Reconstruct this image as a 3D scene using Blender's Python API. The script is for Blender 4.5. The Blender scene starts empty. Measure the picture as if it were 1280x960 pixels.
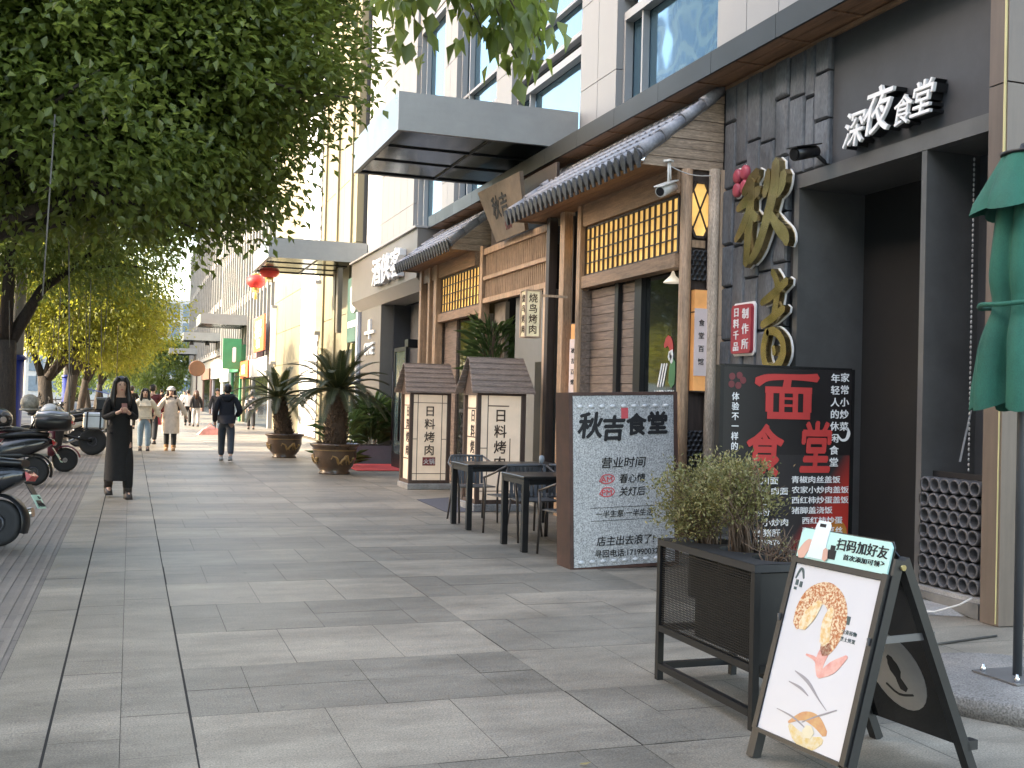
import bpy, bmesh, math, random
import numpy as np
from mathutils import Vector, Matrix, Euler

# ------------------------------------------------------------------ camera, world, sun, exposure
S = bpy.context.scene
COL = S.collection
R = math.radians

def make_camera():
    yaw, pitch, roll = R(19.3), R(0.9), R(1.45)
    cam = bpy.data.cameras.new('camera'); ob = bpy.data.objects.new('camera', cam); COL.objects.link(ob)
    cam.sensor_width = 36; cam.lens = 1360.0 / 1280 * 36
    cam.clip_start = 0.1; cam.clip_end = 2000
    f = Vector((math.sin(yaw) * math.cos(pitch), math.cos(yaw) * math.cos(pitch), math.sin(pitch)))
    r = Vector((math.cos(yaw), -math.sin(yaw), 0)); u = r.cross(f)
    r2 = r * math.cos(roll) + u * math.sin(roll); u2 = -r * math.sin(roll) + u * math.cos(roll)
    m = Matrix((r2, u2, -f)).transposed().to_4x4(); m.translation = (0, 0, 1.52)
    ob.matrix_world = m
    S.camera = ob
make_camera()

SUN_EL, SUN_DIR = 25.0, Vector((-1.0, 0.08))      # the sun stands over the far side of the road, a little ahead
az = math.atan2(SUN_DIR.x, SUN_DIR.y)
W = bpy.data.worlds.new('World'); S.world = W; W.use_nodes = True
nt = W.node_tree; nt.nodes.clear()
sky = nt.nodes.new('ShaderNodeTexSky'); sky.sky_type = 'NISHITA'; sky.sun_disc = False
sky.sun_elevation = R(SUN_EL); sky.sun_rotation = az % (2 * math.pi); sky.air_density = 1.0; sky.dust_density = 1.6; sky.ozone_density = 1.0
bg = nt.nodes.new('ShaderNodeBackground'); bg.inputs['Strength'].default_value = 0.15
wo = nt.nodes.new('ShaderNodeOutputWorld')
tint = nt.nodes.new('ShaderNodeVectorMath'); tint.operation = 'MULTIPLY'; tint.inputs[1].default_value = (1.17, 1.0, 0.84)
nt.links.new(sky.outputs[0], tint.inputs[0]); nt.links.new(tint.outputs[0], bg.inputs[0]); nt.links.new(bg.outputs[0], wo.inputs[0])
sl = bpy.data.lights.new('sun', 'SUN'); sl.energy = 2.0; sl.angle = R(0.5); sl.color = (1.0, 0.89, 0.72)
so = bpy.data.objects.new('sun', sl); COL.objects.link(so)
d = Vector((SUN_DIR.x, SUN_DIR.y, 0)).normalized() * math.cos(R(SUN_EL)) + Vector((0, 0, math.sin(R(SUN_EL))))
so.rotation_euler = d.to_track_quat('Z', 'Y').to_euler(); so.location = (-20, 10, 40)
S.view_settings.view_transform = 'Standard'; S.view_settings.look = 'None'; S.view_settings.gamma = 1
S.view_settings.use_curve_mapping = False
S.view_settings.exposure = 3.05

# ------------------------------------------------------------------ materials
def lerp(a, b, t): return a + (b - a) * t
MATS = {}
def M(name, col, rough=0.6, metal=0.0, var=0.12, vscale=3.0, bump=0.0, bscale=30.0, stretch=(1, 1, 1), coat=0.0, spec=0.5,
      fine=0.0, fscale=120.0, emit=0.0, col2=None, trans=0.0, dirt=0.0, ramp=(0.3, 0.7)):
    if name in MATS: return MATS[name]
    m = bpy.data.materials.new(name); m.use_nodes = True; t = m.node_tree; N = t.nodes; Lk = t.links
    b = N['Principled BSDF']; b.inputs['Roughness'].default_value = rough; b.inputs['Metallic'].default_value = metal
    b.inputs['Specular IOR Level'].default_value = spec; b.inputs['Coat Weight'].default_value = coat
    tc = N.new('ShaderNodeTexCoord'); mp = N.new('ShaderNodeMapping'); mp.inputs['Scale'].default_value = stretch
    Lk.new(tc.outputs['Object'], mp.inputs[0])
    n = N.new('ShaderNodeTexNoise'); n.inputs['Scale'].default_value = vscale; n.inputs['Detail'].default_value = 5; n.inputs['Roughness'].default_value = 0.6
    Lk.new(mp.outputs[0], n.inputs['Vector'])
    cr = N.new('ShaderNodeValToRGB'); e = cr.color_ramp.elements
    c2 = col2 if col2 else tuple(min(1, c * (1 + var)) for c in col); c1 = col if col2 else tuple(c * (1 - var) for c in col)
    e[0].position = ramp[0]; e[1].position = ramp[1]
    e[0].color = (*c1, 1); e[1].color = (*c2, 1)
    Lk.new(n.outputs['Fac'], cr.inputs[0]); out = cr.outputs[0]
    if fine > 0:
        n2 = N.new('ShaderNodeTexNoise'); n2.inputs['Scale'].default_value = fscale; n2.inputs['Detail'].default_value = 2
        Lk.new(mp.outputs[0], n2.inputs['Vector'])
        mr = N.new('ShaderNodeMapRange'); mr.inputs[1].default_value = 0.3; mr.inputs[2].default_value = 0.7
        mr.inputs[3].default_value = 1 - fine; mr.inputs[4].default_value = 1 + fine; Lk.new(n2.outputs['Fac'], mr.inputs[0])
        vm = N.new('ShaderNodeVectorMath'); vm.operation = 'SCALE'; Lk.new(out, vm.inputs[0]); Lk.new(mr.outputs[0], vm.inputs['Scale']); out = vm.outputs[0]
    if dirt > 0:
        n3 = N.new('ShaderNodeTexNoise'); n3.inputs['Scale'].default_value = 0.9; n3.inputs['Detail'].default_value = 8; n3.inputs['Roughness'].default_value = 0.75
        Lk.new(tc.outputs['Object'], n3.inputs['Vector'])
        mr = N.new('ShaderNodeMapRange'); mr.inputs[1].default_value = 0.35; mr.inputs[2].default_value = 0.65
        mr.inputs[3].default_value = 1 - dirt; mr.inputs[4].default_value = 1; Lk.new(n3.outputs['Fac'], mr.inputs[0])
        vm = N.new('ShaderNodeVectorMath'); vm.operation = 'SCALE'; Lk.new(out, vm.inputs[0]); Lk.new(mr.outputs[0], vm.inputs['Scale']); out = vm.outputs[0]
    Lk.new(out, b.inputs['Base Color'])
    if emit > 0:
        Lk.new(out, b.inputs['Emission Color']); b.inputs['Emission Strength'].default_value = emit
    mr = N.new('ShaderNodeMapRange'); mr.inputs[3].default_value = max(0.02, rough - 0.1); mr.inputs[4].default_value = min(1, rough + 0.1)
    Lk.new(n.outputs['Fac'], mr.inputs[0]); Lk.new(mr.outputs[0], b.inputs['Roughness'])
    if bump > 0:
        nb = N.new('ShaderNodeTexNoise'); nb.inputs['Scale'].default_value = bscale; nb.inputs['Detail'].default_value = 6
        Lk.new(mp.outputs[0], nb.inputs['Vector'])
        bp = N.new('ShaderNodeBump'); bp.inputs['Strength'].default_value = bump; bp.inputs['Distance'].default_value = 0.02
        Lk.new(nb.outputs['Fac'], bp.inputs['Height']); Lk.new(bp.outputs[0], b.inputs['Normal'])
    if trans > 0: b.inputs['Transmission Weight'].default_value = trans
    MATS[name] = m; return m

def tone_mat(name, dark, light, rough=0.6, speck=0.25, sscale=160.0, stain=0.25, bump=0.15, bscale=90.0, tint=None):
    """colour picked by each slab's own 'tone' value, plus mineral speckle and stains"""
    m = bpy.data.materials.new(name); m.use_nodes = True; t = m.node_tree; N = t.nodes; Lk = t.links
    b = N['Principled BSDF']
    at = N.new('ShaderNodeAttribute'); at.attribute_name = 'tone'
    cr = N.new('ShaderNodeValToRGB'); e = cr.color_ramp.elements
    e[0].color = (*dark, 1); e[1].color = (*light, 1); Lk.new(at.outputs['Fac'], cr.inputs[0]); out = cr.outputs[0]
    if tint:
        e2 = cr.color_ramp.elements.new(0.9); e2.color = (*tint, 1)
    tc = N.new('ShaderNodeTexCoord')
    n2 = N.new('ShaderNodeTexNoise'); n2.inputs['Scale'].default_value = sscale; n2.inputs['Detail'].default_value = 3; n2.inputs['Roughness'].default_value = 0.8
    n3 = N.new('ShaderNodeTexNoise'); n3.inputs['Scale'].default_value = 1.1; n3.inputs['Detail'].default_value = 8; n3.inputs['Roughness'].default_value = 0.72
    mpS = N.new('ShaderNodeMapping'); mpS.inputs['Scale'].default_value = (0.7, 1.6, 1)
    Lk.new(tc.outputs['Object'], n2.inputs['Vector']); Lk.new(tc.outputs['Object'], mpS.inputs[0]); Lk.new(mpS.outputs[0], n3.inputs['Vector'])
    for nn, lo, hi in ((n2, 1 - speck, 1 + speck), (n3, 1 - stain, 1 + stain * 0.5)):
        mr = N.new('ShaderNodeMapRange'); mr.inputs[1].default_value = 0.32; mr.inputs[2].default_value = 0.68
        mr.inputs[3].default_value = lo; mr.inputs[4].default_value = hi; Lk.new(nn.outputs['Fac'], mr.inputs[0])
        vm = N.new('ShaderNodeVectorMath'); vm.operation = 'SCALE'; Lk.new(out, vm.inputs[0]); Lk.new(mr.outputs[0], vm.inputs['Scale']); out = vm.outputs[0]
    sp_ = N.new('ShaderNodeTexNoise'); sp_.inputs['Scale'].default_value = 9.0; sp_.inputs['Detail'].default_value = 4; sp_.inputs['Roughness'].default_value = 0.65; Lk.new(tc.outputs['Object'], sp_.inputs['Vector'])
    mr = N.new('ShaderNodeMapRange'); mr.inputs[1].default_value = 0.64; mr.inputs[2].default_value = 0.74; mr.inputs[3].default_value = 1.0; mr.inputs[4].default_value = 0.62; Lk.new(sp_.outputs['Fac'], mr.inputs[0])
    vm = N.new('ShaderNodeVectorMath'); vm.operation = 'SCALE'; Lk.new(out, vm.inputs[0]); Lk.new(mr.outputs[0], vm.inputs['Scale']); out = vm.outputs[0]
    Lk.new(out, b.inputs['Base Color'])
    mr = N.new('ShaderNodeMapRange'); mr.inputs[3].default_value = rough - 0.12; mr.inputs[4].default_value = rough + 0.15
    Lk.new(n3.outputs['Fac'], mr.inputs[0]); Lk.new(mr.outputs[0], b.inputs['Roughness'])
    if bump:
        nb = N.new('ShaderNodeTexNoise'); nb.inputs['Scale'].default_value = bscale; nb.inputs['Detail'].default_value = 4
        Lk.new(tc.outputs['Object'], nb.inputs['Vector'])
        bp = N.new('ShaderNodeBump'); bp.inputs['Strength'].default_value = bump; bp.inputs['Distance'].default_value = 0.01
        Lk.new(nb.outputs['Fac'], bp.inputs['Height']); Lk.new(bp.outputs[0], b.inputs['Normal'])
    MATS[name] = m; return m

def leaf_mat(name, dark, light, transl, gloss=0.35, tw=0.4, odd=None):
    m = bpy.data.materials.new(name); m.use_nodes = True; t = m.node_tree; N = t.nodes; Lk = t.links
    b = N['Principled BSDF']; b.inputs['Roughness'].default_value = gloss; b.inputs['Specular IOR Level'].default_value = 0.5
    at = N.new('ShaderNodeAttribute'); at.attribute_name = 'tone'
    cr = N.new('ShaderNodeValToRGB'); e = cr.color_ramp.elements
    e[0].color = (*dark, 1); e[1].color = (*light, 1); e[1].position = 0.9
    if odd:
        e3 = cr.color_ramp.elements.new(0.97); e3.color = (*odd, 1)
    Lk.new(at.outputs['Fac'], cr.inputs[0]); Lk.new(cr.outputs[0], b.inputs['Base Color'])
    tr = N.new('ShaderNodeBsdfTranslucent')
    hv = N.new('ShaderNodeMix'); hv.data_type = 'RGBA'; hv.inputs[0].default_value = 0.55
    Lk.new(cr.outputs[0], hv.inputs[6]); hv.inputs[7].default_value = (*transl, 1); Lk.new(hv.outputs[2], tr.inputs[0])
    mx = N.new('ShaderNodeMixShader'); mx.inputs[0].default_value = tw
    Lk.new(b.outputs[0], mx.inputs[1]); Lk.new(tr.outputs[0], mx.inputs[2]); Lk.new(mx.outputs[0], N['Material Output'].inputs[0])
    MATS[name] = m; return m

def glass_mat(name, col=(0.5, 0.58, 0.62), base=(0.02, 0.028, 0.03), refl=0.45, rough=0.03, wave=0.02):
    m = bpy.data.materials.new(name); m.use_nodes = True; t = m.node_tree; N = t.nodes; Lk = t.links
    b = N['Principled BSDF']; b.inputs['Base Color'].default_value = (*base, 1); b.inputs['Roughness'].default_value = 0.15
    g = N.new('ShaderNodeBsdfGlossy'); g.inputs['Color'].default_value = (*col, 1); g.inputs['Roughness'].default_value = rough
    tc = N.new('ShaderNodeTexCoord'); n = N.new('ShaderNodeTexNoise'); n.inputs['Scale'].default_value = 0.9; n.inputs['Detail'].default_value = 1
    Lk.new(tc.outputs['Object'], n.inputs['Vector'])
    bp = N.new('ShaderNodeBump'); bp.inputs['Strength'].default_value = wave; bp.inputs['Distance'].default_value = 1.0
    Lk.new(n.outputs['Fac'], bp.inputs['Height']); Lk.new(bp.outputs[0], g.inputs['Normal'])
    fr = N.new('ShaderNodeFresnel'); fr.inputs['IOR'].default_value = 1.5
    mr = N.new('ShaderNodeMapRange'); mr.inputs[3].default_value = refl; mr.inputs[4].default_value = 1.0; Lk.new(fr.outputs[0], mr.inputs[0])
    mx = N.new('ShaderNodeMixShader'); Lk.new(mr.outputs[0], mx.inputs[0]); Lk.new(b.outputs[0], mx.inputs[1]); Lk.new(g.outputs[0], mx.inputs[2])
    Lk.new(mx.outputs[0], N['Material Output'].inputs[0]); MATS[name] = m; return m

def clear_glass(name, tint=(0.8, 0.87, 0.85), refl=0.08):
    m = bpy.data.materials.new(name); m.use_nodes = True; t = m.node_tree; N = t.nodes; Lk = t.links
    g = N.new('ShaderNodeBsdfGlossy'); g.inputs['Roughness'].default_value = 0.02
    tr = N.new('ShaderNodeBsdfTransparent'); tr.inputs['Color'].default_value = (*tint, 1)
    fr = N.new('ShaderNodeFresnel'); fr.inputs['IOR'].default_value = 1.5
    mr = N.new('ShaderNodeMapRange'); mr.inputs[3].default_value = refl; mr.inputs[4].default_value = 1.0; Lk.new(fr.outputs[0], mr.inputs[0])
    mx = N.new('ShaderNodeMixShader'); Lk.new(mr.outputs[0], mx.inputs[0]); Lk.new(tr.outputs[0], mx.inputs[1]); Lk.new(g.outputs[0], mx.inputs[2])
    Lk.new(mx.outputs[0], N['Material Output'].inputs[0]); MATS[name] = m; return m

# ------------------------------------------------------------------ object helpers
def tag(o, label, cat, group=None, kind=None):
    if label: o['label'] = label
    if cat: o['category'] = cat
    if group: o['group'] = group
    if kind: o['kind'] = kind
    return o
def thing(name, label, cat, loc=(0, 0, 0), rz=0.0, group=None, rx=0.0, ry=0.0):
    o = bpy.data.objects.new(name, None); o.empty_display_size = 0.2; COL.objects.link(o)
    o.location = loc; o.rotation_euler = (rx, ry, rz); return tag(o, label, cat, group)

class MB:
    """collects shapes, builds ONE mesh object"""
    def __init__(s): s.v = []; s.f = []; s.mi = []; s.sm = []; s.kk = 0; s.stag = 0.0003
    def add(s, vs, fs, smooth=False, mi=0):
        k = len(s.v); s.v += [tuple(v) for v in vs]
        for f in fs: s.f.append(tuple(i + k for i in f)); s.sm.append(smooth); s.mi.append(mi)
        return s
    def box(s, x0, x1, y0, y1, z0, z1, mi=0):
        return s.add([(x0, y0, z0), (x1, y0, z0), (x1, y1, z0), (x0, y1, z0), (x0, y0, z1), (x1, y0, z1), (x1, y1, z1), (x0, y1, z1)],
                     [(0, 3, 2, 1), (4, 5, 6, 7), (0, 1, 5, 4), (1, 2, 6, 5), (2, 3, 7, 6), (3, 0, 4, 7)], mi=mi)
    def bbox(s, x0, x1, y0, y1, z0, z1, b=0.004, mi=0):
        """box with chamfered edges"""
        vs = []
        for (x, sx) in ((x0, 1), (x1, -1)):
            for (y, sy) in ((y0, 1), (y1, -1)):
                for (z, sz) in ((z0, 1), (z1, -1)):
                    vs += [(x, y + sy * b, z + sz * b), (x + sx * b, y, z + sz * b), (x + sx * b, y + sy * b, z)]
        bm = bmesh.new()
        for v in vs: bm.verts.new(v)
        bmesh.ops.convex_hull(bm, input=bm.verts)
        bm.verts.index_update()
        s.add([v.co[:] for v in bm.verts], [[v.index for v in f.verts] for f in bm.faces], mi=mi); bm.free(); return s
    def hull(s, pts, smooth=False):
        bm = bmesh.new()
        for v in pts: bm.verts.new(v)
        bmesh.ops.convex_hull(bm, input=bm.verts); bm.verts.index_update()
        s.add([v.co[:] for v in bm.verts], [[v.index for v in f.verts] for f in bm.faces], smooth); bm.free(); return s
    def beam(s, p, q, w, h, up=(0, 0, 1), b=0.0):
        """rectangular bar from p to q, w across, h along 'up'"""
        p = Vector(p); q = Vector(q); d = (q - p).normalized(); up = Vector(up)
        side = d.cross(up)
        if side.length < 1e-4: side = d.cross(Vector((1, 0, 0)))
        side.normalize(); up = side.cross(d).normalized()
        vs = []
        for e in (p, q):
            for a, c in ((-1, -1), (1, -1), (1, 1), (-1, 1)): vs.append(e + side * a * w / 2 + up * c * h / 2)
        return s.add(vs, [(3, 2, 1, 0), (4, 5, 6, 7), (0, 1, 5, 4), (1, 2, 6, 5), (2, 3, 7, 6), (3, 0, 4, 7)])
    def tube(s, pts, rad, n=8, cap=True, smooth=True):
        pts = [Vector(p) for p in pts]; k0 = len(s.v); prev = None
        if not hasattr(rad, '__len__'): rad = [rad] * len(pts)
        vs = []
        for i, p in enumerate(pts):
            d = (pts[min(i + 1, len(pts) - 1)] - pts[max(i - 1, 0)])
            d = d.normalized() if d.length > 1e-9 else Vector((0, 0, 1))
            if prev is None:
                a = d.cross(Vector((0, 0, 1)))
                if a.length < 1e-3: a = d.cross(Vector((1, 0, 0)))
            else:
                a = prev - d * prev.dot(d)
            a.normalize(); prev = a; b = d.cross(a)
            for j in range(n):
                t = 2 * math.pi * j / n; vs.append(p + (a * math.cos(t) + b * math.sin(t)) * rad[i])
        fs = []
        for i in range(len(pts) - 1):
            for j in range(n):
                fs.append((i * n + j, i * n + (j + 1) % n, (i + 1) * n + (j + 1) % n, (i + 1) * n + j))
        s.add(vs, fs, smooth)
        if cap:
            k = len(s.v) - len(vs)
            s.f.append(tuple(k + j for j in range(n))[::-1]); s.sm.append(False); s.mi.append(0)
            s.f.append(tuple(k + (len(pts) - 1) * n + j for j in range(n))); s.sm.append(False); s.mi.append(0)
        return s
    def lathe(s, prof, c=(0, 0, 0), n=24, axis='z', smooth=True, cap=True):
        """profile [(r, h)...] spun round an axis through c"""
        vs = []; fs = []
        for r, h in prof:
            for j in range(n):
                t = 2 * math.pi * j / n; x, y, z = r * math.cos(t), r * math.sin(t), h
                if axis == 'x': x, y, z = z, x, y
                if axis == 'y': x, y, z = x, z, y
                vs.append((c[0] + x, c[1] + y, c[2] + z))
        for i in range(len(prof) - 1):
            for j in range(n): fs.append((i * n + j, i * n + (j + 1) % n, (i + 1) * n + (j + 1) % n, (i + 1) * n + j))
        s.add(vs, fs, smooth)
        k = len(s.v) - len(vs)
        for i, rev in (((0, True), (len(prof) - 1, False)) if cap else ()):
            if prof[i][0] > 1e-5:
                f = tuple(k + i * n + j for j in range(n)); s.f.append(f[::-1] if rev else f); s.sm.append(False); s.mi.append(0)
        return s
    def ell(s, c, r, n=12, m=8, rot=None):
        vs = []; fs = []
        for i in range(m + 1):
            p = math.pi * i / m
            for j in range(n):
                t = 2 * math.pi * j / n
                v = Vector((r[0] * math.sin(p) * math.cos(t), r[1] * math.sin(p) * math.sin(t), r[2] * math.cos(p)))
                if rot is not None: v = rot @ v
                vs.append((c[0] + v.x, c[1] + v.y, c[2] + v.z))
        for i in range(m):
            for j in range(n): fs.append((i * n + j, (i + 1) * n + j, (i + 1) * n + (j + 1) % n, i * n + (j + 1) % n))
        return s.add(vs, fs, True)
    def prism(s, poly, o, right, up, d, smooth=False):
        """flat polygon (u, v) set at o on axes right / up, thick d along right x up (towards the viewer)"""
        o = Vector(o); r = Vector(right).normalized(); u = Vector(up).normalized(); nrm = r.cross(u); n = len(poly)
        s.kk += 1; d = d + s.kk * s.stag
        A = [o + r * a + u * b for a, b in poly]; B = [p + nrm * d for p in A]
        ar = sum(poly[i][0] * poly[(i + 1) % n][1] - poly[(i + 1) % n][0] * poly[i][1] for i in range(n))
        F = tuple(range(n)); 
        if ar < 0: F = F[::-1]
        fs = [tuple(i + n for i in F), F[::-1]]
        for i in range(n):
            a, b = F[i], F[(i + 1) % n]; fs.append((a, b, b + n, a + n))
        return s.add(A + B, fs, smooth)
    def stroke(s, pts, o, right, up, d, n=3, wob=0.0, rng=random):
        """brush stroke: pts (u, v, width) -> extruded ribbon with round ends"""
        P = []
        for i in range(len(pts) - 1):                                      # Catmull-Rom
            p0 = pts[max(i - 1, 0)]; p1 = pts[i]; p2 = pts[i + 1]; p3 = pts[min(i + 2, len(pts) - 1)]
            for k in range(n):
                t = k / n
                P.append([0.5 * (2 * b + (c - a) * t + (2 * a - 5 * b + 4 * c - e) * t * t + (-a + 3 * b - 3 * c + e) * t ** 3) for a, b, c, e in zip(p0, p1, p2, p3)])
        P.append(list(pts[-1])); L = []; Rr = []
        for i, (x, y, w) in enumerate(P):
            a = P[max(i - 1, 0)]; b = P[min(i + 1, len(P) - 1)]; dx, dy = b[0] - a[0], b[1] - a[1]; l = math.hypot(dx, dy) or 1
            w = max(w, 1e-4) * (1 + rng.uniform(-wob, wob)); nx, ny = -dy / l * w / 2, dx / l * w / 2
            L.append((x + nx, y + ny)); Rr.append((x - nx, y - ny))
            if i == 0: st = (x - dx / l * w * 0.35, y - dy / l * w * 0.35)
            if i == len(P) - 1: en = (x + dx / l * w * 0.35, y + dy / l * w * 0.35)
        o = Vector(o); r = Vector(right).normalized(); u = Vector(up).normalized(); nn = r.cross(u); s.kk += 1; d = d + s.kk * s.stag
        V = []; F = []
        loop = [st] + Rr + [en] + L[::-1]; K = len(loop)
        cx = [(a, b) for a, b in loop]
        V = [o + r * a + u * b for a, b in cx] + [o + r * a + u * b + nn * d for a, b in cx]
        m_ = len(P)
        fr = lambda i: K + i
        F.append((fr(0), fr(1), fr(K - 1)))
        for i in range(m_ - 1): F.append((fr(1 + i), fr(2 + i), fr(K - 2 - i), fr(K - 1 - i)))
        F.append((fr(m_), fr(m_ + 1), fr(m_ + 2)))
        for i in range(K): F.append((i, (i + 1) % K, (i + 1) % K + K, i + K))
        return s.add(V, F)
    def text(s, body, c, right, up, size, d=0.003, bold=0.0, sx=1.0, vertical=False, step=1.1, shear=0.0):
        """lettering centred at c; full-width characters are 'size' high"""
        if vertical:
            for i, ch in enumerate(body):
                s.text(ch, Vector(c) + Vector(up).normalized() * (size * step * ((len(body) - 1) / 2 - i)), right, up, size, d, bold, sx, shear=shear)
            return s
        V, F, w = glyphs(body, bold, shear); o = Vector(c); r = Vector(right).normalized(); u = Vector(up).normalized(); nn = r.cross(u)
        b_ = bold
        for i, (bx, by) in enumerate(((0, 0), (b_, 0), (-b_, 0), (0, b_), (0, -b_), (b_ * .7, b_ * .7), (-b_ * .7, -b_ * .7)) if bold > 0 else ((0, 0),)):
            dd = d + i * 0.0002
            s.add([o + r * ((x + bx - w / 2) * size * sx) + u * ((y + by - 0.38) * size) + nn * (dd * (0.5 + z)) for x, y, z in V], F)
        return s
    def build(s, name, mat, parent=None, world=False, bevel=0.0, tones=None):
        me = bpy.data.meshes.new(name); vs = s.v
        if world and parent is not None:
            inv = parent.matrix_basis.inverted(); vs = [tuple(inv @ Vector(v)) for v in vs]
        me.from_pydata(vs, [], s.f); me.update()
        me.polygons.foreach_set('use_smooth', s.sm)
        for m in (mat if isinstance(mat, (list, tuple)) else [mat]): me.materials.append(m)
        me.polygons.foreach_set('material_index', s.mi)
        if tones is not None:
            a = me.attributes.new('tone', 'FLOAT', 'FACE'); a.data.foreach_set('value', tones)
        o = bpy.data.objects.new(name, me); COL.objects.link(o)
        if parent is not None: o.parent = parent
        if bevel > 0:
            bv = o.modifiers.new('bevel', 'BEVEL'); bv.width = bevel; bv.segments = 2; bv.limit_method = 'ANGLE'; bv.angle_limit = R(40)
        return o

GC = {}
def glyphs(body, bold, shear):
    key = (body, shear)
    if key in GC: return GC[key]
    c = bpy.data.curves.new('lettering', 'FONT'); c.body = body; c.size = 1; c.extrude = 0.5; c.resolution_u = 3; c.shear = shear
    c.fill_mode = 'FRONT' if False else c.fill_mode
    o = bpy.data.objects.new('lettering_tmp', c); COL.objects.link(o); bpy.context.view_layer.update()
    me = bpy.data.meshes.new_from_object(o.evaluated_get(bpy.context.evaluated_depsgraph_get()))
    V = [tuple(v.co) for v in me.vertices]; F = [tuple(p.vertices) for p in me.polygons]
    bpy.data.objects.remove(o); bpy.data.curves.remove(c); bpy.data.meshes.remove(me)
    cjk = all(ord(ch) > 0x2E00 for ch in body)
    w = float(len(body)) if cjk else (max(v[0] for v in V) if V else 1.0)
    GC[key] = (V, F, w); return GC[key]

def copy_tree(o, parent=None):
    c = o.copy(); COL.objects.link(c)
    if parent is not None: c.parent = parent
    for ch in list(o.children): copy_tree(ch, c)
    return c

def curve_pts(a, b, sag, n=8):
    a = Vector(a); b = Vector(b)
    return [a.lerp(b, i / n) - Vector((0, 0, sag * 4 * (i / n) * (1 - i / n))) for i in range(n + 1)]
# ------------------------------------------------------------------ shared materials
M('granite', (0.262, 0.262, 0.256), 0.55, var=0.06, vscale=1.2, fine=0.12, fscale=160, bump=0.03)
M('granite_dark', (0.28, 0.27, 0.26), 0.6, var=0.08, vscale=1.2, fine=0.15, fscale=160)
M('joint', (0.05, 0.05, 0.05), 0.9)
M('alu', (0.30, 0.30, 0.30), 0.45, 0.1, var=0.05)
M('canopy_panel', (0.3315, 0.3315, 0.3198), 0.42, 0.25, var=0.06, vscale=0.8, stretch=(1, 1, 3), dirt=0.18)
M('dark_frame', (0.0158, 0.0166, 0.0180), 0.4, 0.3, var=0.1)
M('fascia_metal', (0.016, 0.019, 0.017), 0.5, 0.0, var=0.25, vscale=1.5, dirt=0.3)
M('plaster_grey', (0.058, 0.061, 0.066), 0.55, var=0.1, vscale=0.8, dirt=0.3, bump=0.05, bscale=6)
M('plaster_dark', (0.05, 0.053, 0.055), 0.5, var=0.12, vscale=1, dirt=0.25)
M('slate', (0.1175, 0.1263, 0.1375), 0.5, var=0.35, vscale=2.2, bump=0.9, bscale=7, stretch=(1, 1, 0.4), fine=0.25, fscale=45, dirt=0.3)
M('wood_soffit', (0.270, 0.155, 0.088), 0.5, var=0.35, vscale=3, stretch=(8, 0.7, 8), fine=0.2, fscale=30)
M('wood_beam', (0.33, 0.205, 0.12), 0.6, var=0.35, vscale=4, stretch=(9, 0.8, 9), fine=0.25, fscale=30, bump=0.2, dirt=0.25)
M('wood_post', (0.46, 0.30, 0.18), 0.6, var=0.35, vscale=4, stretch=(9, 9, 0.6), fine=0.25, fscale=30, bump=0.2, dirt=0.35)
M('wood_pale', (0.572, 0.407, 0.275), 0.55, var=0.25, vscale=4, stretch=(9, 9, 0.6), fine=0.2, fscale=30, bump=0.15, dirt=0.2)
M('log_grey', (0.50, 0.40, 0.30), 0.7, var=0.3, vscale=5, stretch=(6, 6, 0.7), fine=0.35, fscale=40, bump=0.4, dirt=0.3)
M('wood_weather', (0.44, 0.33, 0.235), 0.7, var=0.4, vscale=5, stretch=(0.7, 9, 9), fine=0.35, fscale=26, bump=0.35, dirt=0.35)
M('wood_dark', (0.0450, 0.0300, 0.0228), 0.55, var=0.35, vscale=4, stretch=(9, 9, 0.7), fine=0.2, bump=0.15)
M('wood_plank', (0.210, 0.154, 0.119), 0.6, var=0.4, vscale=4, stretch=(9, 0.8, 9), fine=0.25, bump=0.2)
M('tile_grey', (0.30, 0.31, 0.34), 0.45, var=0.25, vscale=5, fine=0.15, fscale=40, dirt=0.35)
M('tile_end', (0.0525, 0.0540, 0.0575), 0.55, var=0.3, vscale=6, bump=0.3, fine=0.2)
M('bronze', (0.135, 0.105, 0.083), 0.5, 0.1, var=0.14, vscale=3, stretch=(5, 5, 0.5), dirt=0.15)
M('strip_yellow', (0.50, 0.45, 0.22), 0.5, emit=0.011)
M('shoji_paper', (0.80, 0.46, 0.13), 0.7, var=0.3, vscale=2.2, emit=0.11)
M('taupe', (0.1902, 0.1755, 0.1509), 0.5, var=0.06, vscale=1, dirt=0.12)
M('taupe_light', (0.390, 0.375, 0.345), 0.5, var=0.06)
M('white_paint', (0.78, 0.78, 0.76), 0.5, var=0.03)
M('cream', (0.19, 0.165, 0.10), 0.6, var=0.05, vscale=0.7, fine=0.05)
M('black_metal', (0.0088, 0.0092, 0.0100), 0.45, 0.2, var=0.2, fine=0.1, dirt=0.2)
M('black_plastic', (0.0090, 0.0090, 0.0099), 0.35, var=0.15)
M('rubber', (0.018, 0.018, 0.018), 0.75, var=0.2)
M('chrome', (0.6, 0.6, 0.6), 0.2, 1.0, var=0.05)
M('white_letter', (0.80, 0.80, 0.78), 0.5, var=0.03)
M('black_letter', (0.0090, 0.0090, 0.0100), 0.7, var=0.1)
M('red_letter', (0.50, 0.045, 0.04), 0.55, var=0.1)
M('concrete', (0.33, 0.325, 0.31), 0.85, var=0.18, vscale=4, fine=0.2, fscale=90, dirt=0.3, bump=0.2)
M('asphalt', (0.052, 0.052, 0.054), 0.85, var=0.2, vscale=2, fine=0.25, fscale=120)
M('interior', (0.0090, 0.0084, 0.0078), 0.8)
glass_mat('glass_blue', col=(0.30, 0.47, 0.60), base=(0.03, 0.06, 0.08), refl=0.32)
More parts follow.
